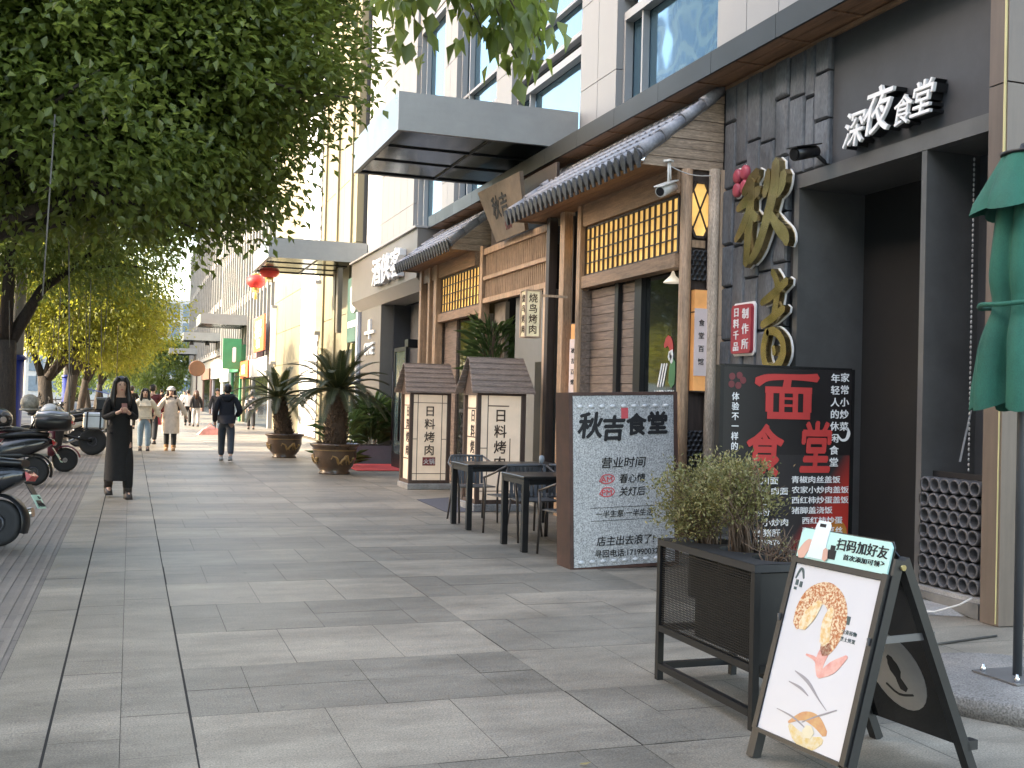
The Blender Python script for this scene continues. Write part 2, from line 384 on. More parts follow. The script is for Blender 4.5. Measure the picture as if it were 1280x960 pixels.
glass_mat('glass_dark', col=(0.45, 0.5, 0.5), base=(0.012, 0.014, 0.014), refl=0.16, wave=0.01)
glass_mat('soffit_glass', col=(0.35, 0.38, 0.37), base=(0.035, 0.04, 0.038), refl=0.22, rough=0.12)
clear_glass('clear_glass')
tone_mat('paving', (0.190, 0.172, 0.138), (0.272, 0.240, 0.192), rough=0.5, speck=0.5, stain=0.5, sscale=110, tint=(0.29, 0.255, 0.20))
tone_mat('tactile', (0.13, 0.115, 0.10), (0.22, 0.195, 0.165), rough=0.65, speck=0.3, stain=0.35)
tone_mat('cobble', (0.10, 0.09, 0.08), (0.17, 0.155, 0.135), rough=0.7, speck=0.3, stain=0.4)

rng = random.Random(11)
# ------------------------------------------------------------------ ground
tag(MB().box(-400, 400, -200, 900, -0.6, -0.17).build('ground', M('earth', (0.12, 0.11, 0.09), 0.9, var=0.3)), 'flat ground beneath street', 'ground', kind='structure')
tag(MB().box(-16.0, -3.55, -60, 260, -0.17, -0.13).build('road', MATS['asphalt']), 'dark asphalt road beyond the parked bikes', 'road', kind='structure')
mk = MB()
for k in range(-8, 36): mk.box(-9.85, -9.7, k * 7, k * 7 + 3.2, -0.127, -0.126)
tag(mk.build('lane_marking', M('road_paint', (0.7, 0.7, 0.68), 0.7, dirt=0.4)), 'dashed white lane line on the road', 'lane marking', kind='structure')
tag(MB().box(-21.5, -16.0, -60, 260, -0.17, 0.0).build('far_pavement', MATS['concrete']), 'pavement on the far side of the road', 'pavement', kind='structure')
tag(MB().bbox(-3.55, -3.35, -30, 260, -0.17, 0.004, 0.02).build('kerb', MATS['concrete']), 'concrete kerb along the road', 'kerb', kind='structure')
tag(MB().box(-3.35, 14, -30, 260, -0.16, -0.006).build('pavement_base', M('grout', (0.075, 0.07, 0.063), 0.9, var=0.3)), 'dark joints under the paving slabs', 'pavement', kind='structure')
pv = MB(); tn = []
def slab(x0, x1, y0, y1, tone, g=0.0015):
    h = rng.uniform(-0.0012, 0.0012)
    pv.add([(x0 + g, y0 + g, h), (x1 - g, y0 + g, h), (x1 - g, y1 - g, h), (x0 + g, y1 - g, h)], [(0, 1, 2, 3)]); tn.append(tone)
def row(x0, x1, y, light):
    w = 0.63; n = int(round((x1 - x0) / w)); q = rng.random()
    if light:
        base = rng.uniform(0.55, 0.85)
        for i in range(n): 
            t = min(0.9, max(0.4, base + rng.uniform(-0.16, 0.12)))
            if rng.random() < 0.22:
                c = y + 0.465; slab(x0 + i * w, x0 + i * w + w, y, c, t); slab(x0 + i * w, x0 + i * w + w, c, y + 0.93, t + rng.uniform(-0.1, 0.06))
            else: slab(x0 + i * w, x0 + i * w + w, y, y + 0.93, t)
    else:
        base = rng.uniform(0.08, 0.26)
        for a, bb in ((0, 0.465), (0.465, 0.93)):
            xs = [x0 + 0.004] + [x0 + 0.315 + w * i for i in range(n)] + [x1]
            if a: base += rng.uniform(-0.06, 0.06)
            for i in range(len(xs) - 1): slab(xs[i], xs[i + 1], y + a, y + bb, max(0.0, base + rng.uniform(-0.08, 0.1)))
for k in range(-8, 125):
    y = 0.68 + 0.93 * k
    light = (k % 2 == 0)
    row(0.31, 2.2, y, light); row(2.2, 4.09, y, not light); row(4.09, 5.98, y, light)
    row(5.98, 7.24, y, light); 
for (x0, x1) in ((-0.6, -0.305), (-0.295, 0.0), (0.0, 0.305)):
    y = -7.0
    while y < 118:
        h = rng.choice((0.3, 0.45, 0.45, 0.62, 0.9)); slab(x0, x1, y, y + h, rng.choice((0.3, 0.36, 0.42, 0.48)) + rng.uniform(-0.1, 0.1) + (0.25 if rng.random() < 0.06 else 0)); y += h
for y in range(118, 250, 3):
    for x0 in (-0.6, 2.2, 4.1): slab(x0, x0 + 2.8, y, y + 3, rng.uniform(0.2, 0.7))
pv_o = pv.build('sidewalk', MATS['paving'], tones=tn); tag(pv_o, 'grey granite pavement in light and dark bands', 'pavement', kind='structure')
jt = MB()
for x in (0.31, -0.3): jt.box(x - 0.005, x + 0.005, -7, 118, -0.0055, -0.0008)
tag(jt.build('paving_joint', M('joint_dark', (0.012, 0.011, 0.01), 0.95)), 'long open joints running along the pavement', 'paving joint', kind='structure')
pv = MB(); tn = []
for k in range(-20, 300):
    y = k * 0.4
    for i in range(3): slab(-1.56 + 0.32 * i, -1.56 + 0.32 * i + 0.32, y, y + 0.4, 0.4 + rng.uniform(-0.2, 0.2))
for i in range(10):
    x = -1.5 + i * 0.092
    for k in range(-4, 60):
        t = 0.6 + rng.uniform(-0.15, 0.2)
        pv.box(x, x + 0.036, k * 2, k * 2 + 1.99, -0.001, 0.0055); tn += [t] * 6
tag(pv.build('tactile_strip', MATS['tactile'], tones=tn), 'brown ribbed tactile strip along the pavement', 'tactile paving', kind='structure')
pv = MB(); tn = []
for k in range(-40, 330):
    y = k * 0.3
    for i in range(6): slab(-3.35 + 0.298 * i, -3.35 + 0.298 * i + 0.298, y, y + 0.3, rng.uniform(0, 1))
tag(pv.build('parking_strip', MATS['cobble'], tones=tn), 'brown paver strip where bikes are parked', 'pavement', kind='structure')

# ------------------------------------------------------------------ granite office building above the shops
office = thing('office_building', 'pale granite office block with blue reflective windows above the timber restaurant', 'building', (6.3, 6, 0))
wallm = MB()
ZT = 24.0
wins = [(11.1, 13.9), (15.2, 18.4), (19.3, 22.0), (23.0, 25.5)]
levels = [(5.3, 7.0), (7.2, 10.4), (11.2, 14.4), (15.2, 18.4), (19.2, 22.4)]
# piers between windows, spandrels between floors, butted
piers = [(6.0, 11.1), (13.9, 15.2), (18.4, 19.3), (22.0, 23.0), (25.5, 31.0)]
def panels(mb, y0, y1, z0, z1, x0, x1, py=0.75, pz=1.25, g=0.012):
    ny = max(1, round((y1 - y0) / py)); nz = max(1, round((z1 - z0) / pz))
    for i in range(ny):
        for j in range(nz):
            a = y0 + (y1 - y0) * i / ny; b = y0 + (y1 - y0) * (i + 1) / ny; c = z0 + (z1 - z0) * j / nz; e = z0 + (z1 - z0) * (j + 1) / nz
            mb.box(x0, x1, a + g / 2, b - g / 2, c + g / 2, e - g / 2)
for (a, b) in piers:
    panels(wallm, a, b, 4.95, ZT, 6.3, 6.5, 0.66)
for (a, b) in wins:
    for i in range(len(levels) - 1):
        z0, z1 = levels[i][1], levels[i + 1][0]
        if z1 - z0 > 0.4: panels(wallm, a, b, z0, z1, 6.36, 6.5, 1.0, 2)
    panels(wallm, a, b, levels[-1][1], ZT, 6.36, 6.5, 1.0, 2)
wallm.build('wall', MATS['granite'], office, world=True)
MB().box(6.5, 6.62, 6, 11.1, 4.95, ZT).box(6.5, 6.62, 13.9, 15.2, 4.95, ZT).box(6.5, 6.62, 18.4, 19.3, 4.95, ZT).box(6.5, 6.62, 22, 23, 4.95, ZT).box(6.5, 6.62, 25.5, 31, 4.95, ZT).box(6.62, 22, 6, 31, ZT - 0.2, ZT).box(21.8, 22, 6, 31, 0, ZT - 0.2).box(6.62, 21.8, 6.0, 6.2, 5, ZT - 0.2).build('core_wall', MATS['granite_dark'], office, world=True)
for (a, b) in wins:
    for (z0, z1) in levels:
        fr = MB(); fr.box(6.40, 6.52, a, a + 0.07, z0, z1); fr.box(6.40, 6.52, b - 0.07, b, z0, z1)
        fr.box(6.40, 6.52, a + 0.07, b - 0.07, z0, z0 + 0.07); fr.box(6.38, 6.52, a + 0.07, b - 0.07, z1 - 0.12, z1)
        ym = a + (b - a) * 0.80
        fr.box(6.42, 6.52, ym - 0.02, ym + 0.02, z0 + 0.07, z1 - 0.12)
        if z1 - z0 > 2: fr.box(6.42, 6.52, a + 0.07, b - 0.07, z0 + 0.62, z0 + 0.67)
        w = fr.build('window', MATS['alu'], office, world=True)
        p = MB().box(6.53, 6.54, a + 0.03, b - 0.03, z0 + 0.03, z1 - 0.03).build('pane', MATS['glass_blue'], w); p.matrix_parent_inverse.identity(); p.location = -Vector(office.location)
        MB().box(6.56, 6.58, a, b, z0, z1).build('blind', M('blind_grey', (0.2, 0.21, 0.22), 0.8), w).location = -Vector(office.location)

# dark metal fascia with timber soffit running over the shops
fas = thing('fascia_canopy', 'dark metal fascia band with brown timber soffit above the restaurant fronts', 'fascia', (5.58, 6.35, 4.97))
f = MB()
yy = 6.35
while yy < 21.3:
    y2 = min(yy + 1.2, 21.3); f.box(5.58, 5.61, yy + 0.003, y2 - 0.003, 4.97, 5.2); yy = y2
f.box(5.61, 6.29, 6.35, 21.3, 5.17, 5.195)
f.build('fascia', MATS['fascia_metal'], fas, world=True)
f = MB()
for i in range(4):
    f.box(5.612 + i * 0.17, 5.612 + i * 0.17 + 0.163, 6.35, 21.3, 4.985, 5.0)
for k in range(20):
    f.box(5.612, 6.28, 6.4 + k * 0.78, 6.4 + k * 0.78 + 0.05, 4.97, 4.984)
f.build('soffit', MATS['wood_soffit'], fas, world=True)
MB().box(5.96, 5.995, 6.45, 10.3, 4.93, 4.968).build('trim', MATS['wood_beam'], fas, world=True)

def street_canopy(label, y, x0=3.5, x1=6.28, depth=4.0, z0=5.36, z1=5.92, lamps=0):
    c = thing('entrance_canopy', label, 'canopy', (x0, y, z0), group='flat grey canopies over the building entrances')
    p = MB()
    MB().box(x0, x0 + 0.06, y + 0.065, y + depth - 0.065, z0, z1).build('side_panel', M('canopy_side', (0.11, 0.125, 0.13), 0.3, 0.2, dirt=0.2), c, world=True)
    p.box(x0, x1, y, y + 0.06, z0, z1); p.box(x0, x1, y + depth - 0.06, y + depth, z0, z1)
    p.box(x0 + 0.06, x1, y + 0.06, y + depth - 0.06, z1 - 0.05, z1 - 0.02)
    p.build('panel', MATS['canopy_panel'], c, world=True)
    fr = MB(); nx, ny = 2, 3
    for i in range(nx + 1):
        x = lerp(x0 + 0.08, x1 - 0.03, i / nx); fr.box(x - 0.012, x + 0.012, y + 0.062, y + depth - 0.062, z0 + 0.005, z0 + 0.03)
    for j in range(ny + 1):
        q = lerp(y + 0.09, y + depth - 0.09, j / ny)
        for i in range(nx):
            xa = lerp(x0 + 0.08, x1 - 0.03, i / nx) + 0.013; xb = lerp(x0 + 0.08, x1 - 0.03, (i + 1) / nx) - 0.013
            fr.box(xa, xb, q - 0.012, q + 0.012, z0 + 0.008, z0 + 0.029)
    fr.build('soffit_frame', MATS['dark_frame'], c, world=True)
    MB().box(x0 + 0.065, x1 - 0.01, y + 0.065, y + depth - 0.065, z0 + 0.03, z0 + 0.04).build('soffit_glass', MATS['soffit_glass'], c, world=True)
    lv = MB()
    for k in range(int(depth / 0.14)):
        lv.beam((x0 + 0.1, y + 0.1 + k * 0.14, z0 + 0.12), (x1 - 0.05, min(y + depth - 0.1, y + 0.1 + k * 0.14 + 0.5), z0 + 0.12), 0.05, 0.03)
    for k in range(lamps):
        MB().lathe([(0.1, 0), (0.12, -0.05), (0.16, -0.3), (0.13, -0.32)], (x0 + 0.6 + k * 1.1, y + 0.8, z0), 12).build('downlight', MATS['black_metal'], c, world=True)
    return c
street_canopy('nearest wide grey canopy, with dark glass soffit, above the two lantern boxes', 15.2, depth=3.3)
street_canopy('grey canopy over the cream entrance, just above the red paper lanterns', 30.75)
street_canopy('grey canopy above the glass shopfront, left of the orange banner', 62.0)
street_canopy('lower looking grey canopy with two hanging lamps, beyond the glass shopfront', 82.0, lamps=2)
street_canopy('farthest and smallest grey canopy at the end of the street', 112.0)

# ------------------------------------------------------------------ dark restaurant front
dk = thing('dark_restaurant_front', 'dark grey restaurant front with slate cladding and a deep black doorway', 'shopfront', (6.0, 8.3, 0))
w = MB()
w.box(6.0, 6.12, 6.45, 8.42, 3.76, 4.97)                       # plaster above the lintel
MB().box(6.0, 6.12, 6.335, 6.448, 0.0, 4.97).build('wall_edge', MATS['plaster_grey'], dk, world=True)
w.build('wall', MATS['plaster_grey'], dk, world=True)
fr = MB()
fr.box(5.965, 6.08, 6.45, 8.97, 3.62, 3.755)                   # lintel
fr.box(5.97, 6.72, 8.885, 8.965, 0, 3.62)                      # left reveal
fr.box(5.97, 6.70, 7.12, 7.18, 0, 3.62)                        # fin
fr.box(6.085, 6.72, 6.45, 8.97, 3.621, 3.75)
fr.build('door_frame', M('frame_grey', (0.125, 0.125, 0.12), 0.45, 0.1, var=0.1, dirt=0.25), dk, world=True)
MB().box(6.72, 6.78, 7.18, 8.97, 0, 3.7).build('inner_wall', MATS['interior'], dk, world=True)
dr = MB().box(6.66, 6.715, 7.19, 7.75, 0.05, 3.1).build('door', MATS['glass_dark'], dk, world=True)
e = MB()
for y in (7.2, 7.74): e.box(6.645, 6.66, y - 0.012, y + 0.012, 0.05, 3.1)
for z in (0.7, 1.35, 2.2, 3.09): e.box(6.645, 6.658, 7.2, 7.74, z - 0.012, z + 0.012)
e = e.build('door_bar', MATS['dark_frame'], dr); e.location = -Vector(dk.location)
MB().box(6.675, 6.70, 7.24, 7.70, 0.72, 2.18).build('door_panel', M('panel_brown', (0.13, 0.055, 0.03), 0.4), dr).location = -Vector(dk.location) + Vector((-0.03, 0, 0))
MB().box(6.5, 6.58, 6.45, 7.12, 0, 3.62).build('side_panel', MATS['plaster_grey'], dk, world=True)
MB().box(5.99, 7.0, 7.19, 8.88, 0.001, 0.012).build('threshold', MATS['granite_dark'], dk, world=True)
# slate cladding: tall irregular slabs
st = MB(); y = 10.3; r2 = random.Random(5)
cols = []
while y > 8.42:
    wd = r2.uniform(0.16, 0.27); cols.append((max(8.42, y - wd), y)); y -= wd
if cols[-1][1] - cols[-1][0] < 0.08: cols[-2] = (8.42, cols[-2][1]); cols.pop()
for (a, b) in cols:
    zlo = 0.0 if b > 9.02 and a > 8.9 else 3.76
    if zlo == 0 or b <= 8.98 or True:
        aa = a if zlo == 3.76 else max(a, 8.97)
    z = zlo
    while z < 4.93:
        h = min(r2.uniform(0.38, 0.85), 4.95 - z)
        if 4.95 - z - h < 0.2: h = 4.95 - z
        xo = 5.965 - r2.uniform(0, 0.022); g = 0.007
        pts = []
        for yy2 in (aa + g, b - g):
            for zz in (z + g, z + h - g):
                pts.append((6.02, yy2, zz)); pts.append((xo + 0.02, yy2, zz))
        for q in range(7): pts.append((xo + r2.uniform(-0.012, 0.012), lerp(aa + g + 0.015, b - g - 0.015, r2.random()), lerp(z + g + 0.015, z + h - g - 0.015, r2.random())))
        for yy2 in (aa + g + 0.012, b - g - 0.012):
            for zz in (z + g + 0.015, z + h - g - 0.015): pts.append((xo + r2.uniform(-0.006, 0.006), yy2 , zz + r2.uniform(-.006, .006)))
        st.hull(pts); z += h
st.build('slate_cladding', MATS['slate'], dk, world=True)
MB().box(6.01, 6.2, 10.345, 10.6, 0, 4.96).box(6.021, 6.1, 8.97, 10.34, 0, 3.76).box(6.021, 6.1, 8.42, 10.34, 3.762, 4.97).build('backing_wall', M('mortar', (0.03, 0.03, 0.032), 0.9), dk, world=True)
ch = MB()
for k in range(62): ch.ell((6.36, 7.03, 1.06 + k * 0.041), (0.009, 0.009, 0.017), 6, 4)
ch.build('bead_chain', M('bead', (0.45, 0.45, 0.43), 0.4), dk, world=True)
# scuff marks on the fin
sc = MB()
sc.prism([(0, 0), (0.02, 0), (0.17, 0.62), (0.155, 0.62)], (6.34, 7.118, 1.12), (1, 0, 0), (0, 0, 1), 0.002)
sc.prism([(0, 0), (0.015, 0.01), (0.04, 0.1), (0.03, 0.1)], (6.53, 7.118, 1.83), (1, 0, 0), (0, 0, 1), 0.002)
sc.prism([(0, 0), (0.03, 0.01), (0.02, 0.03)], (6.49, 7.118, 1.76), (1, 0, 0), (0, 0, 1), 0.002)
sc.build('paint_scratch', MATS['white_letter'], dk, world=True)
# pipe stack screen
ps = thing('pipe_screen', 'stack of short grey clay pipes filling the low opening beside the bronze column', 'screen', (6.0, 6.8, 0.15))
pp = MB(); nrow = 7
for j in range(nrow):
    for i in range(6 if j % 2 == 0 else 6):
        cy = 6.535 + i * 0.108 + (0.0 if j % 2 == 0 else 0.012); cz = 0.215 + j * 0.122
        pp.lathe([(0.036, 0.0), (0.036, -0.16), (0.052, -0.17), (0.054, -0.16), (0.054, 0.0)][::-1] if False else [(0.041, 0.04), (0.041, -0.065), (0.044, -0.075), (0.056, -0.075), (0.059, -0.068), (0.059, 0.04)], (6.045, cy, cz), 16, 'x')
pp.build('pipe_stack', M('clay_grey', (0.12, 0.12, 0.125), 0.55, var=0.2, vscale=8, dirt=0.35, fine=0.2), ps, world=True)
MB().box(6.085, 6.1, 6.45, 7.12, 0.14, 1.05).build('backing', MATS['black_letter'], ps, world=True)
MB().box(5.93, 6.1, 6.40, 7.18, 0.115, 0.148).build('ledge', MATS['concrete'], ps, world=True)
b = MB(); b.hull([(5.9, 6.40, 0), (5.9, 6.40, 0.114), (6.1, 6.40, 0), (6.1, 6.40, 0.114), (5.9, 7.18, 0.085), (5.9, 7.18, 0.114), (6.1, 7.18, 0.05), (6.1, 7.18, 0.114)])
b.build('base_board', M('board_grey', (0.19, 0.185, 0.17), 0.8, var=0.2, dirt=0.4), ps, world=True)
tag(MB().hull([(5.45, 6.75, 0.002), (6.0, 6.5, 0.002), (6.0, 8.6, 0.002), (5.45, 8.4, 0.002), (6.0, 6.7, 0.06), (6.0, 8.6, 0.06)]).build('door_ramp', MATS['concrete']), 'pale concrete ramp wedge in front of the black doorway', 'ramp')
# loose white cable
tag(MB().tube([(5.87, 6.43, 0.16), (5.82, 6.5, 0.1), (5.7, 6.62, 0.03), (5.58, 6.8, 0.012), (5.4, 6.95, 0.01)], 0.008, 6).build('cable', M('cable_white', (0.6, 0.58, 0.54), 0.5)), 'loose white cable hanging out beside the pipe screen onto the ground', 'cable')
# bronze column
bc = thing('bronze_column', 'tall bronze clad column with a thin pale yellow strip', 'column', (6.0, 6.2, 0))
c = MB(); z = 0.0
for h in (2.0, 1.9, 3.0, 3.0, 3.0):
    c.box(5.86, 6.45, 6.16, 6.34, z + 0.006, z + h - 0.006); z += h
c.build('cladding', MATS['bronze'], bc, world=True)
c = MB(); z = 0.0
for h in (2.0, 1.9, 3.0, 3.0, 3.0):
    c.box(6.45, 7.9, 6.20, 6.33, z + 0.006, z + h - 0.006); z += h
c.build('return_panel', MATS['bronze'], bc, world=True)
MB().box(5.868, 7.8, 6.21, 6.32, 0.0, 12.8).build('core', MATS['dark_frame'], bc, world=True)
MB().box(5.848, 5.859, 6.172, 6.188, 2.9, 12.0).box(5.850, 5.859, 6.178, 6.184, 0.02, 2.9).build('strip', MATS['strip_yellow'], bc, world=True)

# ------------------------------------------------------------------ timber restaurant: two tiled bays and the entrance between
def tiled_bay(root, y0, y1, xe=5.0, xr=5.97, ze=4.15, zr=4.93, gable=True):
    L = y1 - y0; sl = Vector((xr - xe, 0, zr - ze)); nrm = Vector((-(zr - ze), 0, xr - xe)).normalized(); n = int(L / 0.165)
    rf = MB(); t = L / n
    # base slab
    a = Vector((xe, 0, ze)); b = Vector((xr, 0, zr))
    vs = []
    for y in (y0, y1):
        for p in (a, b, b - nrm * 0.05, a - nrm * 0.05): vs.append((p.x, y, p.z))
    rf.add(vs, [(0, 1, 5, 4), (1, 2, 6, 5), (2, 3, 7, 6), (3, 0, 4, 7), (0, 3, 2, 1), (4, 5, 6, 7)])
    for i in range(n + 1):                                            # round cover tiles in stepped courses
        y = y0 + i * t
        for k in range(5):
            p = a.lerp(b, k / 5) + Vector((0, y, 0)); q = a.lerp(b, (k + 1) / 5) + Vector((0, y, 0))
            rf.tube([p + nrm * 0.022, q + nrm * 0.008], [0.052, 0.046], 8)
        if i < n:
            for k in range(7):                                        # pan tile steps
                p = a.lerp(b, k / 7) + Vector((0, y + t / 2, 0)) + nrm * 0.006; q = a.lerp(b, (k + 0.96) / 7) + Vector((0, y + t / 2, 0)) + nrm * 0.002
                rf.beam(p, q, t * 0.7, 0.018, up=nrm)
    rf.build('tiled_roof', MATS['tile_grey'], root, world=True)
    en = MB()
    for i in range(n + 1):
        y = y0 + i * t; poly = []
        for s in range(14):                                           # leaf shaped end tile
            u = s / 14 * 2 * math.pi; rr = 0.060 * (1 + (0.75 if abs(u - 3 * math.pi / 2) < 0.25 else 0.0) + (0.3 if abs(u - math.pi / 2) < 0.25 else 0))
            poly.append((rr * math.cos(u), rr * 1.15 * math.sin(u) - 0.01))
        en.prism(poly, (xe - 0.03, y, ze - 0.006), (0, -1, 0), (-0.25, 0, 1), 0.02)
        if i < n: en.prism([(-0.05, 0.03), (0, -0.075), (0.05, 0.03), (0.03, 0.045), (-0.03, 0.045)], (xe - 0.006, y + t / 2, ze - 0.01), (0, -1, 0), (-0.25, 0, 1), 0.014)
    en.build('tile_end_row', MATS['tile_end'], root, world=True)
    sf = MB(); k = 0; x = xe + 0.02
    while x < xr - 0.42:
        sf.box(x, min(x + 0.115, xr - 0.4), y0 + 0.02, y1 - 0.02, ze - 0.065, ze - 0.045); x += 0.12
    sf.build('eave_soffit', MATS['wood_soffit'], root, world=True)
    MB().box(xe - 0.005, xe + 0.018, y0 + 0.01, y1 - 0.01, ze - 0.075, ze - 0.03).build('eave_board', MATS['wood_dark'], root, world=True)
    if gable:
        for yy, s in ((y0, 1), (y1, -1)):
            g = MB(); nb = 8; zb = ze - 0.09
            for i in range(nb):
                z0 = lerp(zb, zr - 0.02, i / nb); z1 = lerp(zb, zr - 0.02, (i + 1) / nb) - 0.006
                def xa(z): return max(xe + 0.015, xe + 0.07 + (z - ze) / (zr - ze) * (xr - xe)) if z > ze else xe + 0.03
                off = 0.012 * (i % 2)
                P = [(xa(z0), z0), (5.995, z0), (5.995, z1), (min(5.99, xa(z1)), z1)]
                vs = [(x, yy + s * 0.0 - off * 0.5, z) for x, z in P] + [(x, yy + s * 0.03, z) for x, z in P]
                fs = [(0, 1, 2, 3), (7, 6, 5, 4), (0, 4, 5, 1), (1, 5, 6, 2), (2, 6, 7, 3), (3, 7, 4, 0)]
                g.add(vs, fs)
            g.build('gable_boards', MATS['wood_weather'], root, world=True)
            v = MB()                                                  # verge tile roll
            for k in range(4):
                p = a.lerp(b, k / 4); q = a.lerp(b, (k + 1) / 4)
                v.tube([(p.x, yy - s * 0.005, p.z + 0.045), (q.x, yy - s * 0.005, q.z + 0.03)], [0.068, 0.058], 10)
            v.build('verge_tiles', MATS['tile_grey'], root, world=True)
def shoji(root, x, y0, y1, z0, z1, ny, nz):
    pa = MB().box(x + 0.02, x + 0.03, y0, y1, z0, z1).build('shoji_paper', MATS['shoji_paper'], root, world=True)
    g = MB()
    for i in range(ny + 1):
        y = lerp(y0, y1, i / ny); w = 0.014 if 0 < i < ny else 0.03; g.box(x - 0.012, x + 0.015, y - w / 2, y + w / 2, z0, z1)
    for j in range(nz + 1):
        z = lerp(z0, z1, j / nz); w = 0.014 if 0 < j < nz else 0.03; g.box(x - 0.006, x + 0.012, y0, y1, z - w / 2, z + w / 2)
    g.build('shoji_lattice', MATS['wood_dark'], root, world=True)

bay = thing('timber_bay', 'nearer timber bay with grey tiled eave, glowing lattice window and glass door', 'shopfront', (5.5, 12.2, 0), group='tiled timber bays of the restaurant')
tiled_bay(bay, 10.37, 14.56)
shoji(bay, 5.52, 10.46, 13.0, 3.17, 3.78, 18, 4)
hb = MB(); hb.box(5.46, 5.62, 10.42, 13.1, 3.0, 3.15); hb.box(5.47, 5.6, 10.42, 13.1, 3.80, 4.09)
hb.build('header_beam', MATS['wood_beam'], bay, world=True)
MB().lathe([(0.068, 0), (0.064, 2), (0.062, 4.05)], (5.56, 10.37, 0), 14).build('post', MATS['wood_post'], bay, world=True)
MB().box(5.44, 5.56, 13.0, 13.11, 0, 4.08).build('post', MATS['wood_post'], bay, world=True)
MB().box(5.42, 5.54, 13.5, 13.66, 0, 4.08).build('post', MATS['wood_post'], bay, world=True)
MB().box(5.42, 5.53, 14.05, 14.17, 0, 4.08).build('post', MATS['wood_dark'], bay, world=True)
MB().lathe([(0.062, 0), (0.06, 2), (0.06, 4.06)], (5.855, 10.3, 0), 14).build('log_post', MATS['log_grey'], bay, world=True)
MB().box(5.915, 6.0, 10.27, 10.36, 0, 2.28).box(5.915, 6.0, 10.27, 10.36, 2.285, 4.06).build('post', MATS['wood_pale'], bay, world=True)
MB().box(5.622, 5.9, 10.40, 10.46, 0, 4.06).build('side_wall', MATS['wood_dark'], bay, world=True)
MB().box(5.64, 5.8, 10.375, 10.4, 3.22, 3.3).build('side_rail', MATS['wood_post'], bay, world=True)
o = MB(); oc = [(math.cos(k * math.pi / 4 + math.pi / 8) * 0.15, math.sin(k * math.pi / 4 + math.pi / 8) * 0.32) for k in range(8)]
o.prism(oc, (5.73, 10.398, 3.63), (1, 0, 0), (0, 0, 1), 0.012); o.build('side_window', MATS['shoji_paper'], bay, world=True)
o = MB()
for k in range(8):
    p, q = oc[k], oc[(k + 1) % 8]; o.beam((5.73 + p[0], 10.378, 3.63 + p[1]), (5.73 + q[0], 10.378, 3.63 + q[1]), 0.03, 0.03)
for a in (-1, 1): o.beam((5.73 - 0.1, 10.38, 3.63 - 0.25 * a), (5.73 + 0.1, 10.38, 3.63 + 0.25 * a), 0.016, 0.016)
o.build('side_window_frame', MATS['wood_dark'], bay, world=True)
tv = MB()
for j in range(6):
    for i in range(4): tv.lathe([(0.026, 0.02), (0.026, -0.03), (0.036, -0.03), (0.036, 0.02)], (5.655 + i * 0.06 + 0.03 * (j % 2), 10.385, 2.9 + j * 0.052), 10, 'y')
tv.build('pipe_vent', MATS['tile_end'], bay, world=True); tv = MB()
for j in range(10):
    for i in range(4): tv.lathe([(0.026, 0.02), (0.026, -0.03), (0.036, -0.03), (0.036, 0.02)], (5.655 + i * 0.06 + 0.03 * (j % 2), 10.385, 0.75 + j * 0.052), 10, 'y')
tv.build('pipe_vent', MATS['tile_end'], bay, world=True)
pl = MB()
for k in range(26): pl.box(5.60 - 0.004 * (k % 2), 5.66, 12.2, 12.98, 0.12 + k * 0.11, 0.12 + k * 0.11 + 0.104)
for k in range(26): pl.box(5.48, 5.6, 12.98 - 0.004 * (k % 2), 12.996, 0.12 + k * 0.11, 0.12 + k * 0.11 + 0.104)
for k in range(26): pl.box(5.64 - 0.003 * (k % 2), 5.7, 11.68, 12.1, 0.12 + k * 0.11, 0.12 + k * 0.11 + 0.104)
pl.build('plank_panel', MATS['wood_plank'], bay, world=True)
MB().box(5.58, 5.68, 12.1, 12.2, 0, 3.0).build('door_jamb', MATS['dark_frame'], bay, world=True)
MB().box(5.6, 5.7, 11.5, 11.68, 0, 3.0).build('door_jamb', MATS['dark_frame'], bay, world=True)
dr = MB().box(5.66, 5.675, 10.5, 11.5, 0.1, 3.0).build('glass_door', MATS['glass_dark'], bay, world=True)
x = MB(); x.text('HAPPY NEW', (5.655, 10.98, 1.66), (0, -1, 0), (0, 0, 1), 0.085, 0.003, 0.01)
x.build('lettering', MATS['white_letter'], dr).location = -Vector(bay.location)
x = MB()                                                                 # red, white and green window sticker shapes
x.stroke([(0.0, 0.5, .05), (.08, .56, .12), (.15, .5, .1), (.17, .40, .05)], (5.655, 10.98, 1.68), (0, -1, 0), (0, 0, 1), 0.002)
x.build('sticker_red', MATS['red_letter'], dr).location = -Vector(bay.location)
x = MB(); x.stroke([(0.18, 0.08, .14), (.19, .2, .15), (.2, .32, .12)], (5.655, 10.98, 1.68), (0, -1, 0), (0, 0, 1), 0.002)
x.build('sticker_green', M('sticker_green_m', (0.06, 0.2, 0.08), 0.5), dr).location = -Vector(bay.location)
x = MB()
for k in range(3): x.stroke([(-0.15 + k * .06, 0.05, .03), (-.06 + k * .06, .3, .03)], (5.655, 10.98, 1.68), (0, -1, 0), (0, 0, 1), 0.002)
x.stroke([(.12, .38, .08), (.16, .44, .1), (.17, .34, .06)], (5.654, 10.98, 1.66), (0, -1, 0), (0, 0, 1), 0.002)
x.build('sticker_white', MATS['white_letter'], dr).location = -Vector(bay.location)
MB().box(5.62, 5.72, 13.66, 14.05, 0, 4.06).build('infill_wall', MATS['wood_dark'], bay, world=True)
MB().box(5.62, 5.72, 13.11, 13.5, 0, 4.06).build('infill_wall', MATS['wood_dark'], bay, world=True)
o = MB(); o.prism([(a * 0.9, b * 0.85) for a, b in oc], (5.615, 13.3, 3.6), (0, -1, 0), (0, 0, 1), 0.012); o.build('side_window', MATS['shoji_paper'], bay, world=True)
